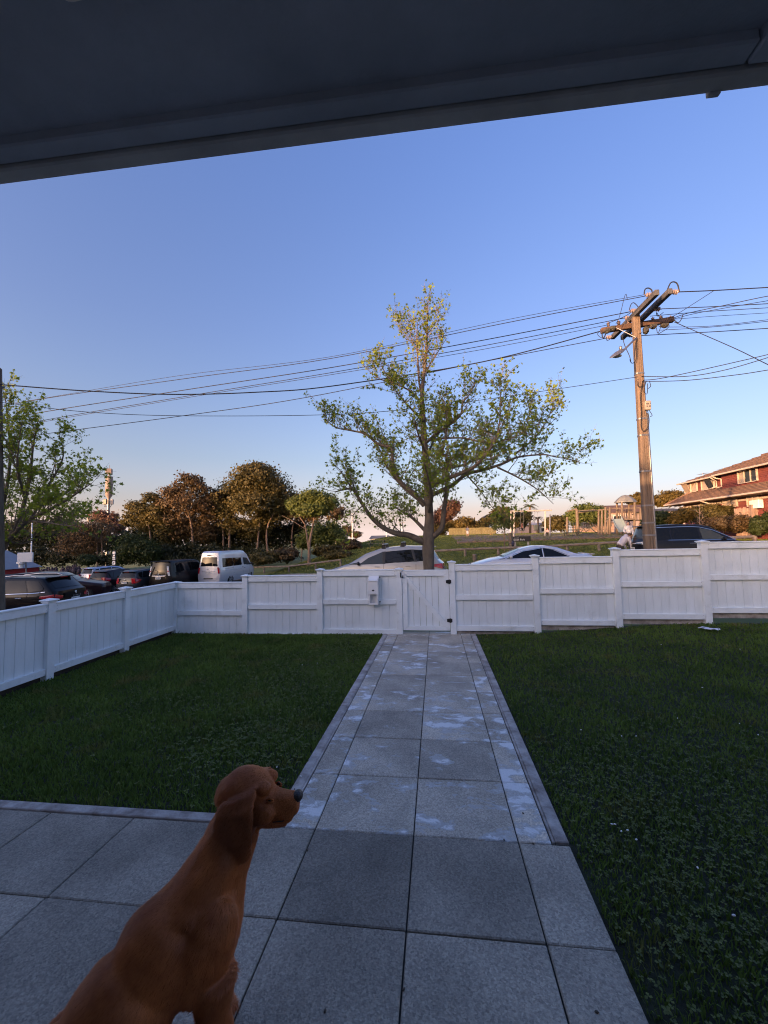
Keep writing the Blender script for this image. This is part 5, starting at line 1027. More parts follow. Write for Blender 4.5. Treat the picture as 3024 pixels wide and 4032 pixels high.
# ------------------------------------------------------------------ mast, lamp masts, marker post, grey building
def gbase(px, Y): c = at(px, 2130, Y); return Vector((c.x, c.y, groundz(c.x, c.y)))
def mast():
    Y = 74; g = gbase(424, Y); r = thing('phone_mast', g, 'tall phone mast with fat cylinder and antenna boxes, catching pink sunlight', 'mast'); T = at(424, 1850, Y); k = (T-CAM).dot(CF)/1598.86; z = lambda py: at(424, py, Y).z; x, y = g.x, g.y
    b = MB(); b.tube([(x, y, g.z), (x, y, z(2060)), (x, y, z(1960))], [.36, .30, .26], 12); b.build('pole', M_steel, r, world=True, smooth=40)
    M_can = mat('mast_shroud', (.25, .19, .165), .6, .06, 5); b = MB(); b.lathe([(.28, z(1965)), (.3, z(1962)), (12.4*k, z(1950)), (12.4*k, z(1877)), (.2, z(1876))], (x, y, 0), 18); b.build('shroud', M_can, r, world=True, smooth=35)
    b = MB(); b.tube([(x, y, z(1877)), (x, y, z(1868))], .22, 8); b.tube([(x, y, z(1845)), (x, y, z(1831))], .05, 5); b.build('neck', M_steel, r, world=True)
    b = MB(); b.box((x-1.2*k, y, z(1857)), (20*k, 20*k, 22*k), rotz(.5), .06); b.build('antenna_panel', M_can, r, world=True)
    for dx, a in ((-16, .4), (15, -.4), (2, 0)):
        b = MB(); b.box((x+dx*k, y-(.9 if dx == 2 else 0), z(1977)), (13*k, 8*k, 20*k), rotz(a), .08); b.build('antenna_panel', mat('antenna_cover', (.45, .42, .38), .5, .05, 5) if dx != 2 else M_black, r, world=True); b = MB(); b.bar((x, y, z(1972)), (x+dx*k, y, z(1972)), .12); b.bar((x, y, z(1985)), (x+dx*k*.8, y, z(1985)), .1); b.build('bracket', M_steel, r, world=True)
    b = MB(); b.tube([(x-14*k, y, z(1988)), (x-12*k, y-.3, z(1995)), (x-4*k, y-.3, z(1996))], .06, 5, cap=False); b.tube([(x+13*k, y, z(1988)), (x+10*k, y-.3, z(2001)), (x+3*k, y-.3, z(1994))], .06, 5, cap=False); b.build('cables', M_wire, r, world=True)
mast()
g = gbase(347, 110); r = thing('phone_mast', g, 'second farther mast, a short pink cylinder behind the bare tree', 'mast'); k = 1/1598.86*((at(347, 2050, 110)-CAM).dot(CF)); b = MB(); b.tube([g, (g.x, g.y, at(347, 2060, 110).z)], .3, 8); b.build('pole', M_steel, r, world=True); b = MB(); b.lathe([(5*k, at(347, 2055, 110).z), (5.5*k, at(347, 2052, 110).z), (5.5*k, at(347, 2024, 110).z), (2*k, at(347, 2022, 110).z)], (g.x, g.y, 0), 14); b.build('shroud', mat('mast_shroud_pink', (.34, .27, .25), .6), r, world=True)
def slim_mast(px, ytop, Y, label, rad, name='lamp_mast', lamp=True, zb=None, m=None):
    g = gbase(px, Y); T = at(px, ytop, Y); r = thing(name, g, label, 'mast', 'slim white masts'); b = MB(); b.tube([g, g.lerp(T, .5), T], [rad, rad*.8, rad*.55], 8); b.build('pole', m or M_box, r, world=True, smooth=True)
    if lamp:
        b = MB(); [b.bar(T, T+Vector((s*.9, 0, .25)), .12, .1) for s in (-1, 1)]; b.build('floodlight', M_steel, r, world=True)
    else: b = MB(); b.ell(T, (rad, rad, rad), 8, 5); b.build('finial', m or M_box, r, world=True)
slim_mast(126, 2062, 36, 'white flagpole rising beside the grey building with the red band', .085, 'flagpole', False); slim_mast(14, 2110, 40, 'white flagpole at the left edge behind the service pole', .07, 'flagpole', False); slim_mast(1387, 2024, 95, 'white floodlight mast on the skyline left of the street tree', .16); slim_mast(1521, 2082, 110, 'thin mast under the low left limb of the street tree', .09, lamp=False); slim_mast(1582, 2060, 100, 'thin floodlight mast seen through the street tree limbs', .09)
slim_mast(1321, 2050, 110, 'faint thin mast left of the white floodlight mast', .08, lamp=False)
Y = 33; g = gbase(452, Y); r = thing('marker_post', g, 'slim black and white banded marker sign standing behind the dark hatchbacks', 'sign'); k = ((at(452, 2200, Y)-CAM).dot(CF))/1598.86; z = lambda py: at(452, py, Y).z
M_signw = mat('sign_white', (.72, .73, .72), .5, .04, 8); b = MB(); b.box((g.x, g.y, (z(2168)+g.z)/2), (13.5*k, .12, z(2168)-g.z), None, .02); b.build('post', M_black, r, world=True)
for i, (y0, y1) in enumerate(((2172, 2182), (2184, 2190), (2192, 2197), (2199, 2204), (2209, 2224), (2231, 2234), (2237, 2240))):
    b = MB(); b.box((g.x, g.y-.065, (z(y0)+z(y1))/2), ((12.4 if i != 1 else 9)*k, .012, z(y0)-z(y1))); b.build('white_band', M_signw, r, world=True)
b = MB(); b.ell((g.x, g.y-.075, z(2216)), (2.6*k, .01, 3*k), 10, 6); b.build('emblem', mat('emblem_grey', (.2, .2, .22), .6), r, world=True)
# grey club building with a red band
M_greyw = mat('grey_corrugated', (.30, .31, .33), .7, .08, 3); M_redb = mat('red_band_paint', (.38, .03, .035), .6, .08, 4); M_roofg = mat('grey_roof_sheet', (.20, .21, .23), .6, .1, 2)
c1 = at(152, 2230, 31); c0 = at(-160, 2230, 24); g1 = groundz(c1.x, c1.y); e = at(152, 2228, 31).z
ze = at(152, 2232, 31).z; d_ = Vector((c0.x-c1.x, c0.y-c1.y, 0)).normalized(); n_ = Vector((-.80, .60, 0))
cb = thing('club_building', (c1.x, c1.y, g1), 'low grey building with a red band under its roof at the far left', 'building'); W = 10; Lb = 16; b = MB(); A = [Vector((c1.x, c1.y, g1)), Vector((c1.x, c1.y, g1))+d_*Lb, Vector((c1.x, c1.y, g1))+d_*Lb+n_*W, Vector((c1.x, c1.y, g1))+n_*W]
b.prism(A, (0, 0, ze-g1-.0)); b.build('wall', M_greyw, cb, world=True); b = MB(); o3 = Vector((0, 0, 0)); hb_ = at(152, 2228, 31).z-at(152, 2246, 31).z
b.prism([a+Vector((0, 0, ze-g1-hb_))-n_*.03-d_*.03 for a in A[:2]]+[a+Vector((0, 0, ze-g1))-n_*.03-d_*.03 for a in A[:2]][::-1], n_*.02); b.build('red_band', M_redb, cb, world=True)
b = MB(); R0 = [A[0]-d_*.4-n_*.4, A[1]+d_*.4-n_*.4, A[2]+d_*.4+n_*.4, A[3]-d_*.4+n_*.4]; zt_ = Vector((0, 0, ze-g1)); rid = Vector((0, 0, 1.75)); m0 = A[0].lerp(A[3], .5)+d_*3.2; m1 = A[1].lerp(A[2], .5)-d_*3
P_ = [p+zt_ for p in R0]+[m0+zt_+rid, m1+zt_+rid]; b.add(P_, [(0, 1, 5, 4), (2, 3, 4, 5), (0, 4, 3), (1, 2, 5), (0, 3, 2, 1)]); b.build('roof', M_roofg, cb, world=True)
Yp = 27.5; b = MB(); b.box(at(100, 2195, Yp), (48*.0215, .2, 38*.0215), rotz(.5), .02); q = thing('rooftop_unit', at(100, 2215, Yp), 'pale square board and cowl above the grey building roof', 'vent'); o = b.build('board', M_signw, q, world=True); b = MB(); b.lathe([(.16, -.3), (.16, 0), (.3, .05), (.3, .22), (.1, .26)], at(83, 2222, Yp), 12); b.build('cowl', M_signw, q, world=True); b = MB(); b.tube([at(100, 2190, Yp+.15), at(104, 2265, Yp+.15)], .05, 6); b.build('stand', M_steel, q, world=True)
# crowd by the club building, too far to tell the people apart
b = MB(); cols = []
crowd_m = mat('crowd_clothes', (.10, .07, .09), .9, .8, 6, col2=(.02, .02, .03), detail=2, rnd=0)
for i in range(46):
    px = random.uniform(155, 318); Y = random.uniform(40, 46); g = gbase(px, Y); h = random.uniform(1.45, 1.75); b.ell((g.x, g.y, g.z+h*.25), (.13, .13, h*.26), 6, 5); b.ell((g.x, g.y, g.z+h*.66), (.21, .15, h*.22), 7, 5); b.ell((g.x, g.y, g.z+h*.93), (.09, .1, .12), 6, 5); b.tube([(g.x-.22, g.y, g.z+h*.8), (g.x-.3, g.y, g.z+h*.5)], .05, 4); b.tube([(g.x+.22, g.y, g.z+h*.8), (g.x+.28, g.y-.1, g.z+h*.5)], .05, 4)
cr = b.build('crowd', crowd_m, None, smooth=True); tag(cr, 'crowd of tiny people gathered beside the grey building', 'crowd', None, 'stuff')
# ------------------------------------------------------------------ reserve: rails, bark, playground, tables, sign
M_log = mat('log_rail_wood', (.24, .20, .165), .9, .3, 5, .6, 30, col2=(.10, .08, .065), stretch=(.4, 1, 1)); M_ply = mat('play_timber', (.145, .112, .085), .85, .2, 4, .4, 30, stretch=(1, 1, .2)); M_barkc = mat('bark_chip', (.26, .165, .125), .95, .35, 3, 1, 30, col2=(.13, .08, .06), detail=8); M_teal = mat('slide_plastic', (.22, .28, .28), .4, .1, 3); M_net = mat('net_rope', (.035, .05, .05), .8); M_whitep = mat('swing_frame_paint', (.36, .34, .32), .5, .05, 5); M_tableg = mat('table_timber', (.075, .085, .06), .8, .25, 6)
sheet('bark_area', M_barkc, sorted(set(rng(2.2, 23, 26))), [36.2, 38, 41, 44, 48, 52, 55], lambda x, y: (y, parkz(x, y)+.07))
ed = thing('timber_edging', (12, 36.1, parkz(12, 36.1)), 'low timber edging along the near side of the playground bark', 'edging')
for i in range(13):
    x0, x1 = 2.2+i*1.6, 3.8+i*1.6; z0, z1 = parkz(x0, 36.1), parkz(x1, 36.1); b = MB(); b.bar((x0+.02, 36.1, z0+.06), (x1-.02, 36.1, z1+.06), .08, .24, .01); b.build('edging_board', M_ply, ed, world=True)
    b = MB(); b.box((x0, 36.0, z0-.0), (.14, .12, .42), None, .01); b.build('post', M_ply, ed, world=True)
def rail(label, pts, rw=.15, hh=.5, posts=True, grp='log barriers round the reserve'):
    """a log rail carried on short posts, through ground points"""
    P = [Vector(p) for p in pts]; r = thing('log_barrier', P[len(P)//2], label, 'barrier', grp)
    for a, c in zip(P, P[1:]):
        b = MB(); b.tube([a+Vector((0, 0, hh)), c+Vector((0, 0, hh))], rw*.55, 8); b.build('rail', M_log, r, world=True, smooth=40)
    for p in P: b = MB(); b.tube([p+Vector((0, 0, -.2)), p+Vector((0, 0, hh+.04))], rw*.62, 8); b.build('post', M_log, r, world=True, smooth=40)
def gd(px, Y): return gbase(px, Y)
rail('long log rail on short posts crossing the grass behind the coupe and people carrier', [gd(1700, 27.5), gd(1830, 27.2), gd(1960, 27), gd(2100, 26.6), gd(2232, 26.4), gd(2357, 26), gd(2480, 25.6)], .16, .52)
rail('log rail on posts at the road edge between the van and the champagne people carrier', [gd(985, 32.6), gd(1040, 31.9), gd(1137, 31), gd(1242, 29.8), gd(1340, 28.6)], .13, .55)
rail('weathered rail at the right, behind the bonnet of the long black people carrier', [gd(2800, 22.5), gd(2890, 22.4), gd(2972, 22.2)], .15, .62)
for px, Y, lb in ((1866, 24.5, 'lone short wooden bollard on the grass right of the street tree'),):
    g = gd(px, Y); q = thing('bollard', g, lb, 'bollard'); b = MB(); b.tube([g-Vector((0, 0, .2)), g+Vector((0, 0, .42))], .13, 10); b.build('post', M_ply, q, world=True, smooth=40); b = MB(); b.lathe([(.13, 0), (.12, .03), (.04, .05)], g+Vector((0, 0, .42)), 10); b.build('cap', M_log, q, world=True)
tag(sheet('footpath', M_conc, rng(14, 30, 16), [21.0, 21.6, 22.4], lambda x, y: (y+.4*sm(14, 20, x), groundz(x, y+.4*sm(14, 20, x))+.05)), kind='structure')
# swings
YP = 45
def pz_(py, px=2200, Y=YP): return at(px, py, Y).z
def ppost(par, px, ytop, ybot, Y, r, m, name='post', lean=0):
    a = gbase(px, Y); t = at(px+lean, ytop, Y); b = MB(); b.tube([a-Vector((0, 0, .2)), t], [r*.85, r*.75], 8); b.build(name, m, par, world=True, smooth=40); return a, t
sw = thing('swing_set', gbase(2085, YP), 'white framed swing set with long top beam at the left of the playground', 'swing')
for px, t in ((2012, 2012), (2024, 2010), (2147, 2010), (2166, 2026)): ppost(sw, px, t, 2108, YP+(1.2 if px in (2012, 2166) else 0), .11, M_whitep)
b = MB(); b.tube([at(2008, 2013, YP), at(2172, 2009, YP)], .09, 8); b.build('beam', M_whitep, sw, world=True)
for px in (2055, 2110):
    b = MB(); [b.tube([at(px+d, 2012, YP), at(px+d, 2088, YP)], .012, 4) for d in (-6, 6)]; b.build('chains', M_steel, sw, world=True); b = MB(); p = at(px, 2089, YP); b.box(p, (.5, .2, .05), None, .02); b.build('seat', M_net, sw, world=True)
# climbing net and overhead ladder
cf = thing('climbing_frame', gbase(2300, YP), 'timber climbing frame with rope net and overhead ladder left of the tower', 'climbing frame')
for px, t, r, ln in ((2233, 2036, .16, 0), (2277, 2006, .2, -6), (2357, 2010, .13, 0), (2370, 2008, .14, 0), (2384, 1996, .14, 0), (2402, 1998, .15, -1), (2394, 2050, .11, 0)): ppost(cf, px, t, 2106, YP, r, M_ply, lean=ln)
for a, c in (((2232, 2014), (2272, 2003)), ((2275, 2012), (2345, 2008)), ((2275, 2018), (2400, 2004))): b = MB(); b.bar(at(*a, YP), at(*c, YP), .1, .14, .01); b.build('beam', M_ply, cf, world=True)
b = MB()
for i in range(9): p = at(2282+i*8, 2012, YP-.5); b.tube([p, p+Vector((0, 1.1, 0))], .03, 5)
b.tube([at(2278, 2013, YP-.5), at(2350, 2009, YP-.5)], .035, 5); b.tube([at(2278, 2013, YP+.6), at(2350, 2009, YP+.6)], .035, 5); b.build('ladder_rungs', M_net, cf, world=True, smooth=True)
b = MB()
for i, (x0, y0, x1, y1) in enumerate(((2280, 2060, 2315, 2078), (2315, 2078, 2352, 2062), (2280, 2098, 2352, 2097), (2284, 2096, 2298, 2080), (2298, 2080, 2312, 2096), (2306, 2078, 2320, 2066), (2320, 2066, 2345, 2095), (2280, 2075, 2300, 2060), (2330, 2058, 2352, 2080), (2310, 2090, 2325, 2078), (2325, 2078, 2352, 2098))):
    m = ((x0+x1)/2, (y0+y1)/2+3); b.tube([at(x0, y0, YP), at(*m, YP), at(x1, y1, YP)], .035, 5)
for i in range(4): b.tube([at(2359+i*11, 2020, YP), at(2362+i*11, 2060, YP), at(2359+i*11, 2100, YP)], .03, 4)
for y in (2035, 2052, 2070, 2085): b.tube([at(2357, y, YP), at(2402, y-2, YP)], .03, 4)
for x in (2238, 2248, 2258, 2266): b.tube([at(x, 2058, YP), at(x, 2098, YP)], .03, 4)
for y in (2062, 2075, 2088): b.tube([at(2234, y+2, YP), at(2272, y, YP)], .03, 4)
b.build('rope_net', M_net, cf, world=True, smooth=True)
# tower with roof, deck, slide, bridge
tw_ = thing('play_tower', gbase(2465, YP), 'roofed timber play tower with a grey slide, right of the climbing frame', 'play tower')
for px, Y in ((2429, YP+1.6), (2449, YP), (2476, YP+1.6), (2499, YP)): ppost(tw_, px, 1978, 2104, Y, .15, M_ply)
c = at(2463, 1977, YP+.8); k = (c-CAM).dot(CF)/1598.86; b = MB(); n = 8; b.loft([[c+Vector((R*k*cos(2*pi*(i+.5)/n), R*k*sin(2*pi*(i+.5)/n)*.8, (1977-y)*k)) for i in range(n)] for R, y in ((41, 1979), (40, 1975), (26, 1960), (12, 1951), (3, 1949))]); b.build('roof', M_teal if False else mat('tower_roof_grey', (.16, .165, .16), .6, .1, 3), tw_, world=True)
b = MB(); z = pz_(2045, 2463); x0, x1 = at(2424, 2045, YP).x, at(2503, 2045, YP).x; b.box(((x0+x1)/2, YP+.8, z), (x1-x0, 2.2, .16), None, .02); b.build('deck', M_ply, tw_, world=True)
for y0, y1 in ((2003, 2045),):
    for px in range(2432, 2500, 7):
        if 2448 < px < 2452: continue
        b = MB(); b.bar(at(px, 2006, YP+1.6), at(px, 2043, YP+1.6), .14, .04); b.build('railing_slat', M_ply, tw_, world=True)
b = MB(); b.bar(at(2404, 2002, YP+.1), at(2520, 2000, YP+.1), .1, .12, .01); b.build('railing', M_ply, tw_, world=True)
sl = MB(); s0, s1 = at(2428, 2043, YP-.3), at(2454, 2092, YP-2.2); wv = Vector((.95, -.1, 0)); rr = []
for i in range(9):
    t = i/8; p = s0.lerp(s1, t)+Vector((0, 0, -.25*sin(t*pi)*.5)); rr.append([p-wv*.5+Vector((0, 0, .28)), p-wv*.42, p+wv*.42, p+wv*.5+Vector((0, 0, .28)), p+wv*.56+Vector((0, 0, .26)), p+wv*.45-Vector((0, 0, .08)), p-wv*.45-Vector((0, 0, .08)), p-wv*.56+Vector((0, 0, .26))])
sl.loft(rr).build('slide', M_teal, tw_, world=True)
b = MB(); b.box((at(2535, 2046, YP).x, YP+.8, pz_(2047, 2535)), (at(2572, 2046, YP).x-at(2500, 2046, YP).x, 1.3, .14)); b.build('bridge_deck', M_ply, tw_, world=True)
for px, t in ((2522, 2000), (2543, 2004), (2566, 2006)): ppost(tw_, px, t, 2103, YP+.2, .13, M_ply)
for px in range(2506, 2570, 6): b = MB(); b.bar(at(px, 2022, YP+.25), at(px, 2044, YP+.25), .12, .035); b.build('railing_slat', M_ply, tw_, world=True)
b = MB(); b.bar(at(2502, 2022, YP+.2), at(2572, 2020, YP+.2), .09, .09); b.build('railing', M_ply, tw_, world=True)
st = thing('log_steps', gbase(2520, YP-1.5), 'dark stacked log steps under the play tower bridge', 'steps')
for j in range(4):
    b = MB(); y = 2096-j*10; b.bar(at(2492+j*8, y, YP-1.5+j*.4), at(2566, y-1, YP-1.5+j*.4), .34, .28, .05); b.build('log', M_log, st, world=True)
def picnic(px, Y, label):
    g = gbase(px, Y); r = thing('picnic_table', g, label, 'picnic table', None, -.1); 
    for i in range(4): b = MB(); b.box((0, -.27+i*.18, .74), (1.9, .165, .045), None, .006); b.build('top_plank', M_tableg, r)
    for sy in (-.72, .72): b = MB(); b.box((0, sy, .44), (1.9, .26, .045), None, .006); b.build('bench_plank', M_tableg, r)
    for sx in (-.62, .62):
        b = MB(); b.bar((sx, -.75, .40), (sx, .75, .40), .07, .09); b.bar((sx, -.3, .70), (sx, -.62, -.04), .07, .09, up=(1, 0, 0)); b.bar((sx, .3, .70), (sx, .62, -.04), .07, .09, up=(1, 0, 0)); b.build('leg_frame', M_tableg, r)
picnic(1487, 37, 'dark picnic table on the grass left of the street tree, above the people carrier'); picnic(2252, 43.2, 'dark picnic table beside the leaning post of the climbing frame')
# park sign, bag post, young tree, bin, ball
sg = thing('park_sign', gbase(2054, 30), 'black park sign board with small white lettering behind the coupe', 'sign'); k = ((at(2054, 2122, 30)-CAM).dot(CF))/1598.86; p = at(2054, 2122, 30)
b = MB(); b.box(p, (68*k, .08, 20*k), None, .01); b.build('board', mat('sign_black', (.012, .013, .016), .5), sg, world=True)
for px, s in ((2028, 1), (2080, 1)): b = MB(); a = gbase(px, 30); q = at(px, 2130, 30); b.box((a.x, a.y+.06, (a.z+q.z)/2), (.14, .08, q.z-a.z+.1)); b.build('post', M_conc, sg, world=True)
bd = sg.children[0]
b = MB(); [b.box(p+Vector(((-28+3.2*i)*k, -.045, 4*k)), (2.2*k, .006, 1.3*k)) for i in range(6)]; o = b.build('small_line', M_signw, bd); o.location = -Vector(sg.location)
for s, dz, sz in (('Jason Park', -3.0, .20),): text_mesh(s, sz, M_signw, 'lettering', bd, tuple(p+Vector((-31*k, -.045, dz*k))-Vector(sg.location)), (pi/2, 0, 0), .004, 'LEFT')
ps = thing('old_post', gbase(2010, 28.5), 'thick dark timber post with a blue bag hung on it beside the park sign', 'post'); a = gbase(2010, 28.5); t = at(2008, 2098, 28.5); b = MB(); b.tube([a-Vector((0, 0, .2)), a.lerp(t, .6)+Vector((.04, 0, 0)), t], [.17, .15, .13], 9); b.build('post', M_bark, ps, world=True, smooth=40)
bg = thing('bag', at(2020, 2138, 28.2), 'dark blue bag hanging from the thick post beside the park sign', 'bag'); b = MB(); q = at(2020, 2140, 28.2); b.ell(q, (.12, .10, .2), 10, 7, None, .06); b.build('body', mat('blue_cloth', (.02, .025, .06), .8, .3, 8), bg, world=True, smooth=True); b = MB(); b.tube([q+Vector((-.05, 0, .15)), q+Vector((-.08, .1, .5)), q+Vector((.04, 0, .15))], .012, 5); b.build('strap', M_net, bg, world=True)
shrub_tree('young_tree', 'thin young park tree with pale green leaves in front of the sign', 1985, 29.5, [[(1987, 2190, .05), (1986, 2110, .042), (1984, 2060, .03), (1986, 2000, .012)], [(1986, 2105, .02), (1968, 2075, .012), (1950, 2050, .006)], [(1985, 2090, .02), (2005, 2060, .012), (2018, 2040, .006)]], [(1975, 2070, 40, 36, 0, 1), (1985, 2025, 28, 28, 0, 1), (1950, 2035, 22, 20, 0, 1), (2010, 2055, 24, 24, 0, 1)], 620, .15, L_green, M_barkp, clump=.3)
bn = thing('rubbish_bin', gbase(2113, 62), 'dark rubbish bin on a post on the slope behind the swings', 'bin'); a = gbase(2113, 62); b = MB(); b.lathe([(.3, .55), (.36, .6), (.38, 1.3), (.3, 1.32)], a, 12); b.build('drum', M_net, bn, world=True); b = MB(); b.tube([a-Vector((0, 0, .2)), a+Vector((0, 0, .6))], .07, 6); b.build('post', M_log, bn, world=True)
bl = thing('ball', at(1936, 2107, 55), 'bright orange ball catching the sun above the bark', 'ball'); b = MB(); b.ell(at(1936, 2107, 55), (.22, .22, .22), 14, 9); b.build('panel_skin', mat('orange_ball', (.75, .34, .05), .5, .2, 6), bl, world=True, smooth=True); b = MB(); q = at(1936, 2107, 55); b.tube([q+Vector((0, .22*cos(a), .22*sin(a))) for a in [2*pi*i/20 for i in range(21)]], .008, 4); b.build('seam', M_net, bl, world=True)
def palings(label, p0, p1, h, n, m, cat='fence', rails_=True, name='paling_fence'):
    p0, p1 = Vector(p0), Vector(p1); r = thing(name, p0.lerp(p1, .5), label, cat); d = p1-p0; L = d.length/n; nrm = Vector((d.y, -d.x, 0)).normalized()
    for i in range(n):
        q = p0.lerp(p1, (i+.5)/n); b = MB(); hh = h*random.uniform(.97, 1.02); a = d.normalized()*(L*.46); b.bar(q-a+Vector((0, 0, hh/2)), q+a+Vector((0, 0, hh/2)), .025, hh); b.build('paling', m, r, world=True)
    for z in (.25, .85): b = MB(); b.bar(p0+nrm*.04+Vector((0, 0, h*z)), p1+nrm*.04+Vector((0, 0, h*z)), .05, .09); b.build('rail', m, r, world=True)
    return r
M_pal = mat('paling_wood', (.22, .19, .09), .9, .25, 3, .4, 20, rnd=.12); M_palp = mat('pinkish_paling_wood', (.24, .17, .14), .9, .25, 3, .4, 20, rnd=.12)
palings('old paling fence glowing yellow behind the bark, right of the street tree', gbase(1768, 63), gbase(1955, 66), 1.15, 30, M_pal)
palings('pinkish paling fence below the red house at the right edge', gbase(2900, 27.2)+Vector((0, 0, .3)), gbase(3130, 25.6)+Vector((0, 0, .3)), 1.85, 30, M_palp)
for px, Y in ((2972, 26.5),): a = gbase(px, Y); q = thing('fence_post', a, 'stout post standing in front of the pinkish paling fence', 'post'); b = MB(); b.box(a+Vector((0, 0, 1.1)), (.22, .2, 2.3), None, .02); b.build('post', M_palp, q, world=True); b = MB(); b.box(a+Vector((0, 0, 2.27)), (.27, .25, .06)); b.build('cap', M_palp, q, world=True)
palings('pink paling fence behind the climbing net', gbase(2255, 62), gbase(2420, 60), 1.5, 24, M_palp)

# ------------------------------------------------------------------ houses beyond the reserve
M_redw = mat('dark_red_weatherboard', (.17, .045, .04), .75, .12, 2, .2); M_tile = mat('brown_roof_tiles', (.22, .13, .09), .9, .35, 4, .7, 25, col2=(.12, .075, .055)); M_creamt = mat('cream_trim', (.46, .39, .33), .6, .05, 3); M_curt = mat('curtained_window', (.34, .26, .18), .12, .12, 1.5, coat=1)
rh = thing('red_house', (25, 30, 1.2), 'two storey dark red house with brown tiled roofs and cream gutters at the right', 'house'); OX = Vector(rh.location)
def R(b, name, m, par=None, **k):
    o = b.build(name, m, par or rh, world=True, **k); return o
yn, yf = 17.0, 35.0
R(MB().box((26.2, (yn+34.3)/2, 2.45), (10.6, 34.3-yn, 2.9)), 'lower_wall', M_redw); R(MB().box((26.3, (yn+30.3)/2, 5.2), (9.9, 30.3-yn, 1.2)), 'upper_wall', M_redw); R(MB().box((26.6, (31.1+34.9)/2, 5.2), (9.9, 3.8, 1.2)), 'upper_wall', M_redw); R(MB().box((27.0, 30.7, 5.2), (9.0, 1.2, 1.18)), 'upper_wall', M_redw)
b = MB()
for z in [4.75+.12*i for i in range(8)]: b.bar((21.335, yn, z), (21.335, 30.3, z), .03, .10); b.bar((21.635, 31.1, z), (21.635, 34.9, z), .03, .10)
tag(R(b, 'weatherboards', M_redw), kind='stuff')
# lower skirt roof in rows of tiles, hipped at the far end
b = MB(); nr = 9
for i in range(nr):
    t0, t1 = i/nr, (i+1)/nr; x0, z0, x1, z1 = 20+1.75*t0, 3.90+1.05*t0, 20+1.75*t1+.05, 3.90+1.05*t1; ya, yb = 35.4-1.1*t0, 35.4-1.1*t1
    b.add([(x0, yn, z0+.05), (x1, yn, z1), (x1, yb, z1), (x0, ya, z0+.05), (x0, yn, z0), (x0, ya, z0)], [(0, 1, 2, 3), (0, 3, 5, 4)])
    b.add([(x0, ya, z0+.05), (x1, yb, z1), (x1+9, yb, z1), (x0+9, ya, z0+.05), (x0, ya, z0), (x0+9, ya, z0)], [(0, 1, 2, 3), (0, 3, 5, 4)])
R(b, 'skirt_roof', M_tile, fix=False); b = MB(); b.tube([(20, 35.4, 3.97), (21.75, 34.3, 5.02)], .07, 6); R(b, 'hip_ridge', M_tile)
b = MB(); nr = 9
for (e, y0, y1, hip) in ((20.85, yn, 30.5, 0), (21.15, 30.5, 35.4, 1)):
    for i in range(nr):
        t0, t1 = i/nr, (i+1)/nr; x0, z0, x1, z1 = lerp(e, 26, t0), lerp(5.72, 7.5, t0), lerp(e, 26, t1)+.04, lerp(5.72, 7.5, t1); ya, yb = y1-hip*2.6*t0, y1-hip*2.6*t1
        b.add([(x0, y0, z0+.05), (x1, y0, z1), (x1, yb, z1), (x0, ya, z0+.05), (x0, y0, z0), (x0, ya, z0)], [(0, 1, 2, 3), (0, 3, 5, 4)])
b.add([(21.15, 35.4, 5.72), (26, 32.8, 7.5), (31, 35.4, 5.72)], [(0, 1, 2)]); b.add([(26, yn, 7.5), (26, 32.8, 7.5), (31, 35.4, 5.72), (31, yn, 5.72)], [(0, 1, 2, 3)])
R(b, 'roof', M_tile, fix=False); b = MB(); b.tube([(26, yn, 7.52), (26, 32.8, 7.52)], .09, 6); R(b, 'ridge_cap', M_tile)
for nm, a, c, s in (('gutter', (19.93, yn, 3.90), (19.93, 35.45, 3.90), .12), ('gutter', (20.80, yn, 5.70), (20.80, 30.45, 5.70), .12), ('gutter', (21.1, 30.7, 5.70), (21.1, 35.45, 5.70), .12), ('wall_trim', (20.87, yn, 3.62), (20.87, 34.3, 3.62), .14)): R(MB().bar(a, c, s, s, .02), nm, M_creamt)
R(MB().box((20.5, (yn+35.3)/2, 3.82), (1.0, 35.3-yn-.1, .03)), 'soffit', M_dark if False else M_armo); R(MB().box((21.35, (31+35.3)/2, 5.66), (.5, 4.2, .03)), 'soffit', M_armo)
for pts in (([(20.8, 30.4, 5.66), (21.0, 30.35, 5.5), (21.25, 30.2, 5.42), (21.25, 30.2, 4.86), (20.9, 30.2, 4.78)]), ([(21.1, 31.1, 5.66), (21.3, 31.1, 5.5), (21.55, 31.2, 5.42), (21.55, 31.2, 4.95), (21.2, 31.2, 4.86)]), ([(19.93, 30.5, 3.84), (20.5, 30.0, 3.5), (20.85, 29.7, 3.25), (20.85, 29.7, 1.2)])):
    b = MB(); b.tube(pts, .05, 7); R(b, 'downpipe', M_creamt, smooth=True)
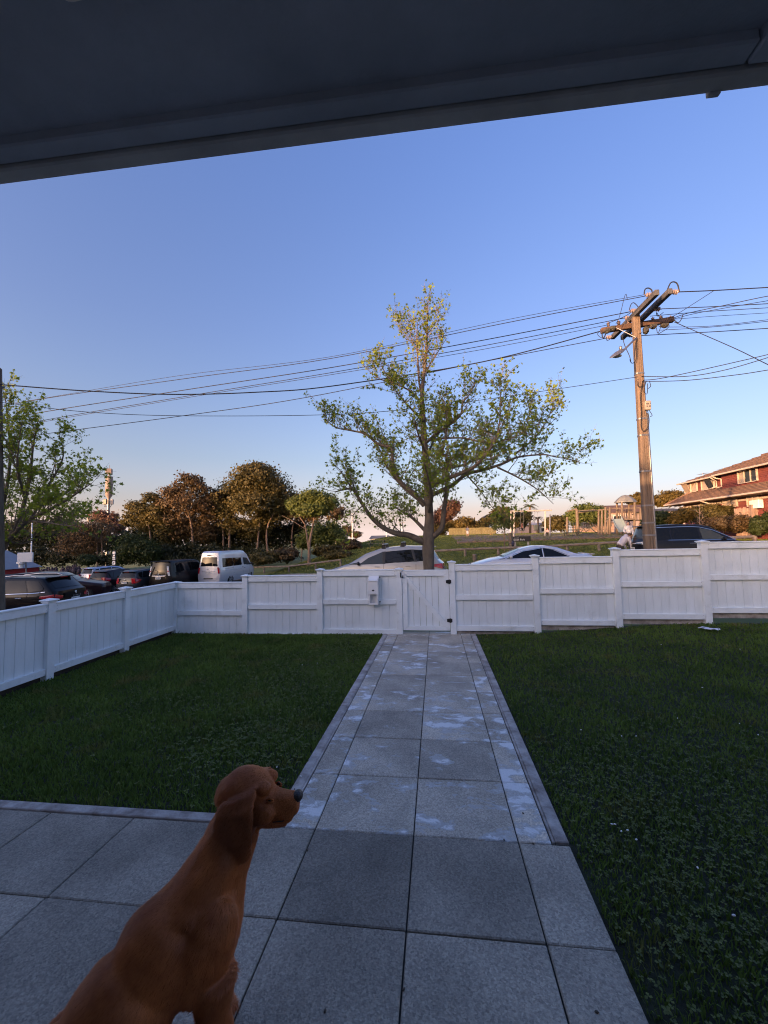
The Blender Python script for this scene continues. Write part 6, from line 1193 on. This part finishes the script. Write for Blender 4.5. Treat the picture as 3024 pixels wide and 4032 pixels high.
def hwin(px0, py0, px1, py1, X, panes, curtain, sash=None):
    a, c = atx(px0, py0, X), atx(px1, py1, X); y0, y1 = c.y, a.y; z1 = max(a.z, c.z); z0 = min(a.z, c.z); f = MB(); w = .04; xx = X-.05
    for yy in (y0, y1): f.box((xx, yy, (z0+z1)/2), (.12, w, z1-z0+w))
    for zz in (z0, z1): f.box((xx, (y0+y1)/2, zz), (.12, y1-y0+w, w))
    for i in range(1, panes): f.box((xx, lerp(y0, y1, i/panes), (z0+z1)/2), (.10, w*.8, z1-z0))
    W = R(f, 'window', M_creamt)
    for i in range(panes):
        p = MB(); ya, yb = lerp(y0, y1, i/panes)+.03, lerp(y0, y1, (i+1)/panes)-.03; m = M_curt if i in curtain else M_winglass
        if sash == i: p.box((X-.22, (ya+yb)/2, (z0+z1)/2+.02), (.02, yb-ya, z1-z0), Matrix.Rotation(-.42, 3, 'Y'))
        else: p.box((X-.02, (ya+yb)/2, (z0+z1)/2), (.03, yb-ya, z1-z0-.05))
        o = p.build('pane', m, W); o.location = -OX
        if sash == i:
            q = MB(); q.box((X-.0, (ya+yb)/2, (z0+z1)/2), (.03, yb-ya, z1-z0-.05)); o = q.build('pane', M_curt, W); o.location = -OX
hwin(2698, 1905, 2748, 1934, 21.58, 2, (0, 1), 1); hwin(2764, 1890, 2816, 1922, 21.58, 2, (1,), 0); hwin(2908, 1858, 2986, 1892, 21.28, 3, (2,)); hwin(2849, 1970, 2906, 1994, 20.88, 2, (0, 1)); hwin(2945, 1958, 2992, 1990, 20.88, 2, (0, 1)); hwin(2775, 1984, 2815, 1998, 20.88, 2, (0,)); hwin(2680, 1998, 2720, 2004, 20.88, 2, (1,))
ac = MB(); p = atx(2978, 1985, 20.7); ac.box(p, (.3, .8, .55), None, .03); R(ac, 'air_conditioner', M_box); 
for (px, py, X) in ((2767, 1866, 23.5), (2850, 1846, 23.5)):
    an = thing('tv_aerial', atx(px, py+10, X), 'thin aerial on the red house roof, the %s of the two' % ('farther' if px < 2800 else 'nearer'), 'aerial'); q = atx(px, py, X); b = MB(); b.tube([q-Vector((0, 0, .55)), q+Vector((0, 0, .1))], .018, 5); b.build('mast', M_steel, an, world=True); b = MB(); b.tube([q-Vector((0, .5, 0)), q+Vector((0, .5, .03))], .012, 4); [b.tube([q+Vector((-.22, d, .01)), q+Vector((.22, d, .01))], .01, 4) for d in (-.45, -.25, 0, .25, .45)]; b.build('elements', M_steel, an, world=True)
def far_house(name, label, px0, px1, Y, dep, py_eave, py_ridge, wm, rm, along='x', cat='house', win=2, grp=None):
    a, c = at(px0, py_eave, Y), at(px1, py_eave, Y); zr = at(px0, py_ridge, Y).z; zg = min(groundz(a.x, a.y), a.z-2.2); return simple_house(name, label, a.x, c.x, Y, Y+dep, zg, a.z, zr, wm, rm, cat, along, win, grp, .3)
M_pinkw = mat('pale_render', (.40, .31, .28), .8, .06, 2); M_roofdk = mat('slate_roof', (.10, .11, .12), .8, .15, 2); M_tealr = mat('teal_grey_roof', (.16, .20, .19), .7, .1, 2)
far_house('house', 'pink walled house with a wide brown roof behind the play tower', 2385, 2572, 72, 9, 2020, 1986, M_pinkw, M_roofb); far_house('house', 'pale pink house wing between the utility pole and the red house', 2590, 2700, 60, 7, 2014, 2000, M_pinkw, M_roofd); far_house('shed', 'long low pale pink building behind the swing set', 2036, 2120, 96, 8, 2068, 2058, M_pinkw, M_creamt, cat='building', win=0); far_house('shed', 'dark roofed low building right of the pale pink one', 2122, 2160, 98, 8, 2070, 2058, M_cream, M_roofdk, cat='building', win=1)
far_house('house', 'white gabled house half hidden by golden shrubs', 1896, 1934, 88, 8, 2052, 2030, M_white, M_roofdk, 'y', win=1); far_house('house', 'grey roofed low house on the skyline left of the street tree', 1458, 1522, 112, 8, 2121, 2110, M_cream, M_roofdk, win=2); far_house('shed', 'teal roofed shed on the skyline beside the grey roofed house', 1520, 1552, 118, 6, 2121, 2111, M_greyw, M_tealr, cat='shed', win=0); far_house('house', 'dark roofed house on the skyline touching the street tree limb', 1556, 1600, 116, 7, 2122, 2115, M_cream, M_roofdk, win=1); far_house('apartment_block', 'yellow sunlit apartment block far behind the forked tree', 1333, 1352, 150, 8, 2096, 2093, mat('sunlit_yellow_wall', (.62, .47, .2), .8), M_roofdk, cat='building', win=3)

# ------------------------------------------------------------------ people in the reserve
def remesh(mb, name, m, parent, voxel, smooth=6, world=True, fac=.5):
    o = mb.build(name, m, parent, world=world); md = o.modifiers.new('r', 'REMESH'); md.mode = 'VOXEL'; md.voxel_size = voxel; md.use_smooth_shade = True
    s = o.modifiers.new('s', 'SMOOTH'); s.iterations = smooth; s.factor = fac
    dg = bpy.context.evaluated_depsgraph_get(); me = bpy.data.meshes.new_from_object(o.evaluated_get(dg)); old = o.data; o.modifiers.clear(); o.data = me; bpy.data.meshes.remove(old); me.materials.clear(); me.materials.append(m); me.shade_smooth(); return o
M_skin = mat('skin', (.46, .28, .20), .6, .08, 9); M_skin2 = mat('tanned_skin', (.30, .17, .11), .6, .08, 9)
def person(base, H, label, J, top, trs, hair, skin=M_skin, sleeves=1, shorts=False, long_hair=False, cap=None, faz=0, hood=False):
    """J: joints as (right, forward, up) in shares of the height, facing turned by faz"""
    r = thing('person', base, label, 'person'); Rz = rotz(faz); P = {k: Vector(base)+Rz @ (Vector(v)*H) for k, v in J.items()}
    def tb(b, keys, rs, fl=1): L = smooth_path([(P[k] if isinstance(k, str) else k, r_*H) for k, r_ in zip(keys, rs)], 4); b.tube([p for p, q in L], [q for p, q in L], 10)
    up = (P['neck']-P['hip']).normalized(); hd = P['head']; b = MB()
    b.ell(hd, (.048*H, .058*H, .068*H), 12, 9); fw = Rz @ Vector(J.get('face', (0, 1, 0))); b.ell(hd+fw*.052*H-Vector((0, 0, .012*H)), (.010*H, .014*H, .014*H), 6, 5); b.ell(hd+fw*.035*H-Vector((0, 0, .045*H)), (.026*H, .022*H, .018*H), 6, 5)
    for s in (-1, 1): sv = Rz @ Vector((s, 0, 0)); b.ell(hd+sv*.047*H, (.008*H, .014*H, .02*H), 6, 5)
    tb(b, ('neck', 'head'), (.034, .03)); tb(b, ('hip', 'chest', 'neck'), (.075, .085, .045))
    for s in 'lr':
        tb(b, ('sh'+s, 'el'+s, 'wr'+s), (.032, .025, .017)); w = P['wr'+s]; d = (w-P['el'+s]).normalized(); b.ell(w+d*.035*H, (.018*H, .016*H, .035*H), 7, 6, Vector((0, 0, 1)).rotation_difference(d).to_matrix())
        sd = d.orthogonal().normalized()
        for f in range(4): q = w+d*.05*H+sd*(f-1.5)*.009*H; b.tube([q, q+d*.032*H], [.0055*H, .004*H], 5)
        b.tube([w+d*.02*H, w+d*.04*H+d.cross(sd)*.022*H], [.007*H, .005*H], 5)
        tb(b, ('hp'+s, 'kn'+s, 'an'+s), (.052, .036, .024)); f = P['an'+s]; b.ell(f+fw*.03*H+Vector((0, 0, -.018*H)), (.026*H, .062*H, .022*H), 8, 6, Rz)
    remesh(b, 'body', skin, r, .0105*H, 3)
    c = MB(); tb(c, ('hip', 'chest', 'neck'), (.086, .10, .05)); e = ('el', 'wr')
    for s in 'lr':
        k = P['sh'+s]; c.ell(k, (.045*H,)*3, 8, 6)
        if sleeves == 2: tb(c, ('sh'+s, 'el'+s, 'wr'+s), (.042, .034, .027))
        else: tb(c, ('sh'+s, 'el'+s), (.042, .036))
    if hood: c.ell(P['neck']-fw*.05*H+Vector((0, 0, .01*H)), (.06*H, .045*H, .035*H), 8, 6)
    remesh(c, 'top', top, r, .011*H, 4)
    c = MB(); tb(c, ('hip', 'hipt'), (.088, .08))
    for s in 'lr': tb(c, ('hp'+s, 'kn'+s) if shorts else ('hp'+s, 'kn'+s, 'an'+s), (.062, .05) if shorts else (.062, .047, .038))
    remesh(c, 'shorts' if shorts else 'trousers', trs, r, .011*H, 4)
    c = MB(); c.ell(hd+Vector((0, 0, .016*H))-fw*.012*H, (.054*H, .06*H, .062*H), 10, 8)
    if long_hair: c.ell(hd-fw*.035*H-Vector((0, 0, .06*H)), (.05*H, .03*H, .10*H), 8, 7)
    remesh(c, 'cap' if cap else 'hair', cap or hair, r, .011*H, 3)
    return r
ST = dict(head=(0, .01, .93), neck=(0, 0, .845), chest=(0, 0, .72), hip=(0, 0, .53), hipt=(0, 0, .48), shl=(-.105, 0, .80), shr=(.105, 0, .80), ell=(-.14, -.02, .63), elr=(.14, -.02, .63), wrl=(-.14, .05, .49), wrr=(.14, .05, .49), hpl=(-.05, 0, .5), hpr=(.05, 0, .5), knl=(-.055, .01, .28), knr=(.055, .01, .28), anl=(-.055, 0, .04), anr=(.055, 0, .04))
def pose(**k): d = dict(ST); d.update(k); return d
M_hood = mat('pale_grey_hoodie', (.55, .52, .55), .85, .06, 6); M_trk = mat('dark_brown_trousers', (.045, .038, .032), .85, .2, 8); M_tee = mat('dark_maroon_shirt', (.07, .025, .03), .85); M_bshort = mat('black_shorts', (.015, .015, .018), .85); M_blk = mat('black_top', (.018, .018, .022), .85); M_bei = mat('beige_trousers', (.42, .36, .29), .85); M_wt = mat('white_blouse', (.66, .63, .62), .85); M_hairb = mat('brown_hair', (.09, .05, .03), .7, .2, 20); M_hairk = mat('black_hair', (.012, .010, .010), .6, .2, 20); M_hairr = mat('auburn_hair', (.20, .06, .03), .7, .2, 20)
BEND = pose(head=(0, .33, .80), neck=(0, .24, .775), chest=(0, .15, .71), hip=(0, -.02, .54), hipt=(0, -.03, .50), shl=(-.1, .21, .74), shr=(.1, .21, .74), ell=(-.12, .24, .58), elr=(.12, .23, .58), wrl=(-.10, .27, .44), wrr=(.10, .26, .44), hpl=(-.05, -.03, .51), hpr=(.05, -.03, .51), knl=(-.055, .01, .28), knr=(.06, .03, .28), anl=(-.055, -.03, .04), anr=(.06, .02, .04), face=(0, .75, -.6))
g = Vector(at(2443, 2170, 18.6)); g.z = groundz(g.x, g.y); person(g, 1.78, 'man in a pale grey hoodie bending forward behind the long black people carrier', BEND, M_hood, M_trk, M_hairb, M_skin, 2, faz=-1.25, hood=True)
g = gbase(2478, 27); g.z += .05; person(g, 1.72, 'woman with long dark hair and white sleeves behind the bending man', pose(elr=(.16, .03, .64), wrr=(.10, .13, .58)), M_wt, M_blk, M_hairk, M_skin, 2, faz=2.6, long_hair=True)
g = gbase(2058, 66); person(g, 1.78, 'man in dark shirt and shorts walking behind the swing frame', pose(knl=(-.05, .10, .29), anl=(-.05, .05, .05), knr=(.05, -.03, .28), anr=(.05, -.13, .07)), M_tee, M_bshort, M_hairk, M_skin2, 1, True, faz=-1.5)
g = gbase(2211, 66); person(g, 1.45, 'child in black top and beige trousers near the leaning playground post', ST, M_blk, M_bei, M_hairk, M_skin2, 2, faz=2.9)
g = gbase(1842, 50); person(g, 1.35, 'child in white shorts standing on the bark behind the bollard', ST, mat('grey_tee', (.22, .22, .25), .85), mat('white_shorts', (.6, .6, .62), .85), M_hairb, M_skin, 1, True, faz=3.0)
SIT = pose(head=(0, .02, .66), neck=(0, 0, .575), chest=(0, -.02, .45), hip=(0, -.02, .26), hipt=(0, .03, .25), shl=(-.1, 0, .53), shr=(.1, 0, .53), ell=(-.13, .05, .38), elr=(.13, .05, .38), wrl=(-.08, .18, .33), wrr=(.08, .18, .33), hpl=(-.05, .02, .25), hpr=(.05, .02, .25), knl=(-.08, .24, .27), knr=(.08, .24, .27), anl=(-.08, .27, .04), anr=(.08, .27, .04))
g = gbase(2157, 47); person(g, 1.2, 'auburn haired child sitting by the right legs of the swing set', SIT, mat('pink_top', (.5, .25, .27), .85), M_blk, M_hairr, M_skin, 1, faz=2.5)
# ------------------------------------------------------------------ lawn grass, clover, litter
M_blade = mat('grass_blade', (.145, .215, .036), .75, .3, 1.6, col2=(.058, .102, .018), trans=.3, spec=.25, detail=9)
nt = M_blade.node_tree; bs = nt.nodes['Principled BSDF']; src = bs.inputs['Base Color'].links[0].from_socket   # straw and brownish patches
tc = nt.nodes.new('ShaderNodeTexCoord'); n2 = nt.nodes.new('ShaderNodeTexNoise'); n2.inputs['Scale'].default_value = 2.6; n2.inputs['Detail'].default_value = 8; nt.links.new(tc.outputs['Object'], n2.inputs['Vector'])
mr = nt.nodes.new('ShaderNodeMapRange'); mr.inputs['From Min'].default_value = .56; mr.inputs['From Max'].default_value = .72; mr.inputs['To Max'].default_value = .75; nt.links.new(n2.outputs['Fac'], mr.inputs[0])
mm = nt.nodes.new('ShaderNodeMixRGB'); mm.inputs[2].default_value = (.20, .15, .055, 1); nt.links.new(mr.outputs[0], mm.inputs[0]); nt.links.new(src, mm.inputs[1]); nt.links.new(mm.outputs[0], bs.inputs['Base Color'])
M_clover = mat('clover_leaf', (.15, .175, .042), .8, .4, 30, col2=(.06, .08, .022), trans=.2)
LZ = np.vectorize(lotz)
def lawn_pts(n, x0, x1, y0, y1, dens):
    x = NR.uniform(x0, x1, n); y = NR.uniform(y0, y1, n); d = np.hypot(x-CAM.x, y-CAM.y); k = NR.uniform(0, 1, n) < np.clip(dens/np.maximum(d, 1), 0, 1); return x[k], y[k], d[k]
def blades(name, sets, LZ=LZ, hs=1, M_blade=M_blade):
    x = np.concatenate([s[0] for s in sets]); y = np.concatenate([s[1] for s in sets]); d = np.concatenate([s[2] for s in sets]); N = len(x); z = LZ(x, y)-.014
    tuft = .62+.38*np.sin(x*5.1+np.sin(y*3.7)*2)*np.sin(y*4.3+np.sin(x*2.9)*2); h = hs*NR.uniform(.014, .042, N)*(.6+.6*tuft)*NR.choice([1, 1, 1, 1.7], N, p=[.4, .3, .27, .03]); w = (.0016+.0006*d)*(1 if hs == 1 else 1.3)*NR.uniform(.7, 1.3, N); a = NR.uniform(0, 2*np.pi, N); lean = NR.uniform(.2, 1.0, N)*h; la = a+NR.normal(0, .9, N)
    s = np.stack([np.cos(a), np.sin(a), 0*a], 1)*w[:, None]; l = np.stack([np.cos(la+1.57)*lean, np.sin(la+1.57)*lean, 0*a], 1); b = np.stack([x, y, z], 1); up = np.array([0, 0, 1.])
    m = b+l*.35+up*(h*.62)[:, None]; t = b+l+up*h[:, None]*.95
    V = np.stack([b-s, b+s, m+s*.8, m-s*.8, t], 1).reshape(-1, 3); i = np.arange(N)[:, None]*5
    F = np.concatenate([i+np.array([[0, 1, 2]]), i+np.array([[0, 2, 3]]), i+np.array([[3, 2, 4]])]); return np_mesh(name, V, F, M_blade)
g_ = blades('grass', [lawn_pts(150000, -4.4, -.745, -.425, 4.07, 3.6), lawn_pts(260000, .745, 6.6, -2.4, 4.07, 2.6)]); tag(g_, 'short dark lawn grass either side of the path', 'grass', None, 'stuff')
_gz = np.vectorize(lambda x, y: groundz(x, y)+.02)
def park_pts(n, y0, y1):
    x = NR.uniform(-14, 22, n); d = NR.uniform(.3, 1, n)**1; y = np.array([farE(v) for v in x])+NR.uniform(y0, y1, n); return x, y, np.hypot(x-CAM.x, y-CAM.y)
M_pblade = mat('park_grass_blade', (.20, .22, .05), .8, .3, .6, col2=(.085, .115, .03), trans=.3, detail=9)
pg = blades('park_grass_tufts', [park_pts(80000, .2, 14), park_pts(110000, 14, 42)], _gz, 2.6, M_pblade); tag(pg, 'rough mown grass on the slope of the reserve', 'grass', None, 'stuff')
def clover(name, specs):
    P = []; S = []
    for cx, cy, sx, sy, n, s in specs:
        x = NR.normal(cx, sx, n); y = NR.normal(cy, sy, n); k = ((x > .75) | ((x < -.76) & (y > -.42))) & (y < 4.05) & (x > -4.35); x, y = x[k], y[k]; P.append(np.stack([x, y, LZ(x, y)+NR.uniform(.008, .028, len(x))], 1)); S.append(np.full(len(x), s))
    P = np.concatenate(P); S = np.concatenate(S)*NR.uniform(.6, 1.3, len(P)); N = len(P); a0 = NR.uniform(0, 6.28, N); V = []; 
    for j in range(3):
        a = a0+j*2.094; c = np.cos(a); s = np.sin(a); t = NR.uniform(-.5, .5, N)
        for u, v, w in ((0, 0, 0), (.55, -.42, .1), (1.0, 0, .0), (.55, .42, .1)): V.append(P+np.stack([(c*u-s*v)*S, (s*u+c*v)*S, (w+t*u)*S], 1))
    V = np.stack(V, 1).reshape(-1, 3); F = np.arange(len(V)).reshape(-1, 4); return np_mesh(name, V, F, M_clover)
cl_ = clover('clover', [(1.6, -1.2, .6, .7, 2600, .011), (1.1, -.3, .35, .6, 1300, .011), (1.9, .3, .7, .5, 900, .012), (-1.3, 1.2, .35, .6, 900, .014), (-1.2, .25, .3, .3, 600, .014), (-1.6, 2.2, .5, .6, 700, .016), (-1.1, 3.1, .3, .5, 500, .016), (-2.4, 1.0, .5, .4, 500, .013), (1.4, 1.8, .5, .8, 700, .013), (3.0, 2.5, .8, .8, 500, .014), (2.6, -.6, .7, .6, 900, .012)]); tag(cl_, 'clover and small broad leaved weeds growing through the lawn', 'clover', None, 'stuff')
b = MB(); M_petal = mat('white_petal', (.75, .74, .72), .6, .05, 20)
def lg(px, py):
    d = ray(px, py); t = 1.0
    while True:
        p = CAM+d*t
        if p.z < lotz(p.x, p.y)+.015: return p
        t += .01
for px, py in ((2422, 3255), (2447, 3283), (2471, 3279), (2506, 3316), (2448, 2905), (2505, 2905), (2288, 2880), (2410, 3255), (2668, 2834), (2912, 2855), (2604, 2542), (2766, 2712), (2748, 3428), (2890, 3617), (1190, 2622), (1185, 3064), (1090, 3028), (1250, 2615), (2986, 2900), (2914, 2560)):
    p = lg(px, py); b.ell(p+Vector((0, 0, .012)), (.008, .0045, .003), 6, 4, rotz(random.uniform(0, 3)) @ Matrix.Rotation(random.uniform(-.5, .5), 3, 'X'))
tag(b.build('fallen_petals', M_petal, None, smooth=True), 'small white petals scattered on the lawn', 'petals', None, 'stuff')
p0 = lg(2790, 2482); lt_ = thing('plastic_sheet', p0, 'crumpled pale plastic sheet lying on the grass by the right-hand fence', 'litter'); rows = []
for j in range(6):
    for i in range(10): rows.append((p0.x+(i-4.5)*.022+random.uniform(-.008, .008)+j*.012, p0.y+(j-2.5)*.017-(i-4.5)*.008+random.uniform(-.008, .008), p0.z+.022+random.uniform(-.004, .008)+.006*sin(i*1.3+j)))
b = MB(); b.add(rows, [(j*10+i, j*10+i+1, (j+1)*10+i+1, (j+1)*10+i) for j in range(5) for i in range(9) if not (j in (0, 4) and i in (0, 1, 8))]); b.build('sheet', mat('pale_plastic', (.62, .66, .76), .35, .06, 5), lt_, world=True, smooth=50, fix=False)
b = MB(); b.tube([p0+Vector((-.11, .03, .026)), p0+Vector((-.04, .05, .034)), p0+Vector((.03, .045, .026))], [.007, .009, .005], 6); b.build('rolled_edge', MATS['pale_plastic'], lt_, world=True, smooth=True)
b = MB()
for px, py in ((1210, 3350), (1160, 3110), (1590, 3900), (2350, 3990), (2060, 3205), (1985, 3310), (2100, 3325), (910, 3080), (2330, 3400), (1280, 3985)):
    d = ray(px, py); n_ = Vector((-.0057, .017, 1)); p = CAM-d*(n_.dot(CAM)/n_.dot(d)); b.ell(p+Vector((0, 0, .004)), (.007, .004, .004), 6, 4, rotz(random.uniform(0, 3)))
tag(b.build('leaf_crumbs', M_bark, None, smooth=True), 'dark crumbs of leaf on the slabs', 'crumbs', None, 'stuff')

# ------------------------------------------------------------------ the dog
DW = Vector((-.565, -1.479, 0)); DAZ = radians(43); DW.z = -.017*DW.y+.0057*DW.x
dog = thing('dog', DW, 'red fox coloured short haired dog sitting on the patio, head turned towards the path', 'dog'); dog.rotation_euler = (0, 0, pi/2-DAZ)
M_coat = mat('red_fur', (.47, .135, .036), .85, .3, 5, .35, 90, col2=(.20, .068, .025), spec=.15, detail=8)
M_hairs = mat('red_hairs', (.68, .215, .058), .45, .3, 6, col2=(.25, .062, .016), spec=.3, detail=6)
M_nose = mat('dog_nose', (.012, .010, .010), .35, .2, 40, .4)
EARS = [(.119, -.052, .610), (.238, .080, .610)]
for m_ in (M_coat, M_hairs):   # the ears are a darker red than the rest of the coat
    nt = m_.node_tree; bs = nt.nodes['Principled BSDF']; src = bs.inputs['Base Color'].links[0].from_socket; tc = nt.nodes.new('ShaderNodeTexCoord')
    for E_ in EARS:
        vd = nt.nodes.new('ShaderNodeVectorMath'); vd.operation = 'DISTANCE'; vd.inputs[1].default_value = E_; nt.links.new(tc.outputs['Object'], vd.inputs[0]); mr = nt.nodes.new('ShaderNodeMapRange'); mr.inputs['From Min'].default_value = .095; mr.inputs['From Max'].default_value = .05; mr.inputs['To Max'].default_value = .62; nt.links.new(vd.outputs['Value'], mr.inputs[0])
        mx = nt.nodes.new('ShaderNodeMixRGB'); mx.inputs[2].default_value = (.085, .026, .012, 1); nt.links.new(mr.outputs[0], mx.inputs[0]); nt.links.new(src, mx.inputs[1]); src = mx.outputs[0]
    nt.links.new(src, bs.inputs['Base Color'])
b = MB()
def tbr(pts, n=12): L = smooth_path([(Vector(p), r) for p, r in pts], 5); b.tube([p for p, q in L], [q for p, q in L], n)
HT = radians(-43); HP = radians(2); HC = Vector((.188, .004, .648)); HR = Matrix.Rotation(HT, 3, 'Z') @ Matrix.Rotation(-HP, 3, 'Y')
def H(x, y, z): return HC+HR @ (Vector((x, y, z))*1.06)
Rt = lambda a: Matrix.Rotation(a, 3, 'Y')
# trunk, neck and hindquarters
b.ell((.040, 0, .350), (.108, .104, .165), 16, 12, Rt(.25)); b.ell((-.04, 0, .350), (.14, .108, .143), 16, 12, Rt(-.75)); b.ell((-.15, 0, .268), (.148, .112, .132), 16, 12, Rt(-.8)); b.ell((-.28, 0, .172), (.135, .105, .14), 16, 12, Rt(-.5))
tbr([((.01, 0, .42), .100), ((.058, 0, .485), .080), ((.105, .002, .55), .068), ((.145, .003, .615), .064)], 14); tbr([((.08, 0, .40), .08), ((.11, .0, .48), .062), ((.16, .003, .575), .052)], 12)
for s in (-1, 1):
    b.ell((.03, s*.085, .36), (.075, .045, .12), 12, 9, Rt(.35)); tbr([((.05, s*.092, .30), .058), ((.045, s*.092, .21), .044), ((.07, s*.082, .10), .032), ((.075, s*.08, .045), .03), ((.105, s*.08, .028), .034), ((.135, s*.08, .024), .026)])
    for t in (-1.5, -.5, .5, 1.5): b.ell((.148, s*.08+t*.015, .02), (.022, .009, .016), 8, 6)
    b.ell((-.215, s*.098, .15), (.135, .055, .115), 14, 10, Rt(.35)); tbr([((-.12, s*.12, .11), .055), ((-.20, s*.125, .055), .04), ((-.27, s*.12, .05), .034), ((-.17, s*.13, .03), .03), ((-.07, s*.13, .028), .033), ((-.04, s*.13, .024), .024)])
    for t in (-1.5, -.5, .5, 1.5): b.ell((-.03, s*.13+t*.014, .02), (.02, .009, .015), 8, 6)
tbr([((-.41, 0, .09), .04), ((-.50, .05, .045), .03), ((-.60, .14, .035), .024), ((-.68, .25, .035), .012)])
# head: skull, brow, cheeks, tapering muzzle, jaw
b.ell(H(-.015, 0, .022), (.083, .066, .063), 16, 12, HR); b.ell(H(.012, 0, -.012), (.075, .058, .055), 14, 10, HR); b.ell(H(-.055, 0, .01), (.055, .055, .055), 12, 9, HR)
for s in (-1, 1): b.ell(H(.042, s*.030, .042), (.026, .019, .018), 10, 8, HR); b.ell(H(.035, s*.042, -.022), (.045, .022, .032), 10, 8, HR)
rr = []
for x, w, zt, zb in ((.03, .047, .045, -.066), (.055, .041, .027, -.064), (.078, .036, .017, -.061), (.105, .032, .013, -.056), (.124, .028, .011, -.050), (.137, .022, .008, -.038)):
    rr.append([H(x, w*cos(a)*(1 if sin(a) > -.4 else .96), (zt+zb)/2+(zt-zb)/2*max(-1, min(1, sin(a)*1.12))) for a in [2*pi*k/16 for k in range(16)]])
b.loft(rr); tbr([(H(.0, 0, -.055), .03), (H(.05, 0, -.062), .026), (H(.10, 0, -.060), .02)], 10)
for s in (-1, 1): b.ell(H(.088, s*.023, -.043), (.040, .013, .022), 10, 8, HR)     # flews
# ears: folded flaps hanging from the side of the skull
for s in (-1, 1):
    rows = []
    prof = [(.040, -.028, .026, .030, .050), (.052, -.030, .012, .042, .062), (.010, 0, 0, 0, 0)]
    for t, xo, xw, yo, z in ((0, -.006, .036, .050, .046), (.12, -.012, .050, .068, .040), (.3, -.016, .055, .084, .012), (.52, -.018, .055, .088, -.028), (.74, -.014, .047, .088, -.068), (.9, -.006, .033, .077, -.100), (1, 0, .014, .073, -.118)):
        rows.append([H(xo+xw*cos(a), s*(yo+.010*t**.4+.0105*sin(a)-.010*(cos(a) > .5)*(t < .3)), z+.012*cos(a)*(1-t)) for a in [2*pi*k/12 for k in range(12)]])
    b.loft(rows)
body = remesh(b, 'body', M_coat, dog, .0045, 3, world=False)
# fine creases along the neck and brow
bm = bmesh.new(); bm.from_mesh(body.data); bm.normal_update()
from mathutils import noise as _ns
for v in bm.verts:
    p = v.co; d = _ns.noise(p*22)*.0020+_ns.noise(Vector((p.x*9+p.z*16, p.y*9, p.x*10-p.z*9))*1.6)*.0032
    v.co = p+v.normal*d
bm.to_mesh(body.data); bm.free(); body.data.shade_smooth()
b = MB(); b.ell(H(.135, 0, .001), (.016, .021, .016), 12, 9, HR); b.build('nose', M_nose, dog, smooth=True)
for s in (-1, 1):
    b = MB(); b.ell(H(.066, s*.0375, .014), (.0075, .004, .005), 10, 8, HR); b.build('eye', mat('dog_eye', (.012, .008, .006), .08), dog, smooth=True)
    for q_ in (.006, -.006): b = MB(); b.tube([H(.056, s*.0415, .012+q_*.4), H(.065, s*.0405, .013+q_), H(.076, s*.0375, .010+q_*.4)], .0026, 6); b.build('eyelid', M_coat, dog, smooth=True)
    b = MB(); b.tube([H(.130, s*.020, -.040), H(.10, s*.035, -.046), H(.072, s*.039, -.046)], .0016, 5); b.build('lip_line', M_nose, dog, smooth=True)
# short coat: fine hairs lying away from the nose
bm = bmesh.new(); bm.from_mesh(body.data); low = [v for v in bm.verts if v.co.z < .53]
for _ in range(14): bmesh.ops.smooth_vert(bm, verts=low, factor=.5, use_axis_x=True, use_axis_y=True, use_axis_z=True)
bm.to_mesh(body.data); bm.free(); body.data.shade_smooth()
me = body.data; me.calc_loop_triangles(); nv = len(me.vertices); co = np.empty(nv*3, np.float32); me.vertices.foreach_get('co', co); co = co.reshape(-1, 3); no = np.empty(nv*3, np.float32); me.vertices.foreach_get('normal', no); no = no.reshape(-1, 3)
ti = np.empty(len(me.loop_triangles)*3, np.int32); me.loop_triangles.foreach_get('vertices', ti); ti = ti.reshape(-1, 3); A = co[ti]; ar = np.linalg.norm(np.cross(A[:, 1]-A[:, 0], A[:, 2]-A[:, 0]), axis=1)
NH = 260000; f = NR.choice(len(ti), NH, p=ar/ar.sum()); w = NR.dirichlet((1, 1, 1), NH); P = (A[f]*w[:, :, None]).sum(1); Nn = (no[ti[f]]*w[:, :, None]).sum(1); Nn /= np.linalg.norm(Nn, axis=1)[:, None]+1e-9
nz = np.array(H(.17, 0, 0)); fl = P-nz; fl[:, 2] -= .25; fl /= np.linalg.norm(fl, axis=1)[:, None]; fl += NR.normal(0, .22, fl.shape); fl -= Nn*(fl*Nn).sum(1)[:, None]; fl /= np.linalg.norm(fl, axis=1)[:, None]+1e-9
dn = np.linalg.norm(P-nz, axis=1); k = dn > .03; P, Nn, fl, dn = P[k], Nn[k], fl[k], dn[k]; NH = len(P); L = NR.uniform(.007, .017, NH)*np.clip(dn*4.2, .3, 1.25); s = np.cross(fl, Nn)*.00065; D = fl*.92+Nn*NR.uniform(.08, .26, NH)[:, None]
V = np.stack([P-s, P+s, P+D*L[:, None]], 1).reshape(-1, 3); F = np.arange(3*NH).reshape(-1, 3); coat = np_mesh('coat', V, F, M_hairs, dog); tag(coat, kind='stuff')
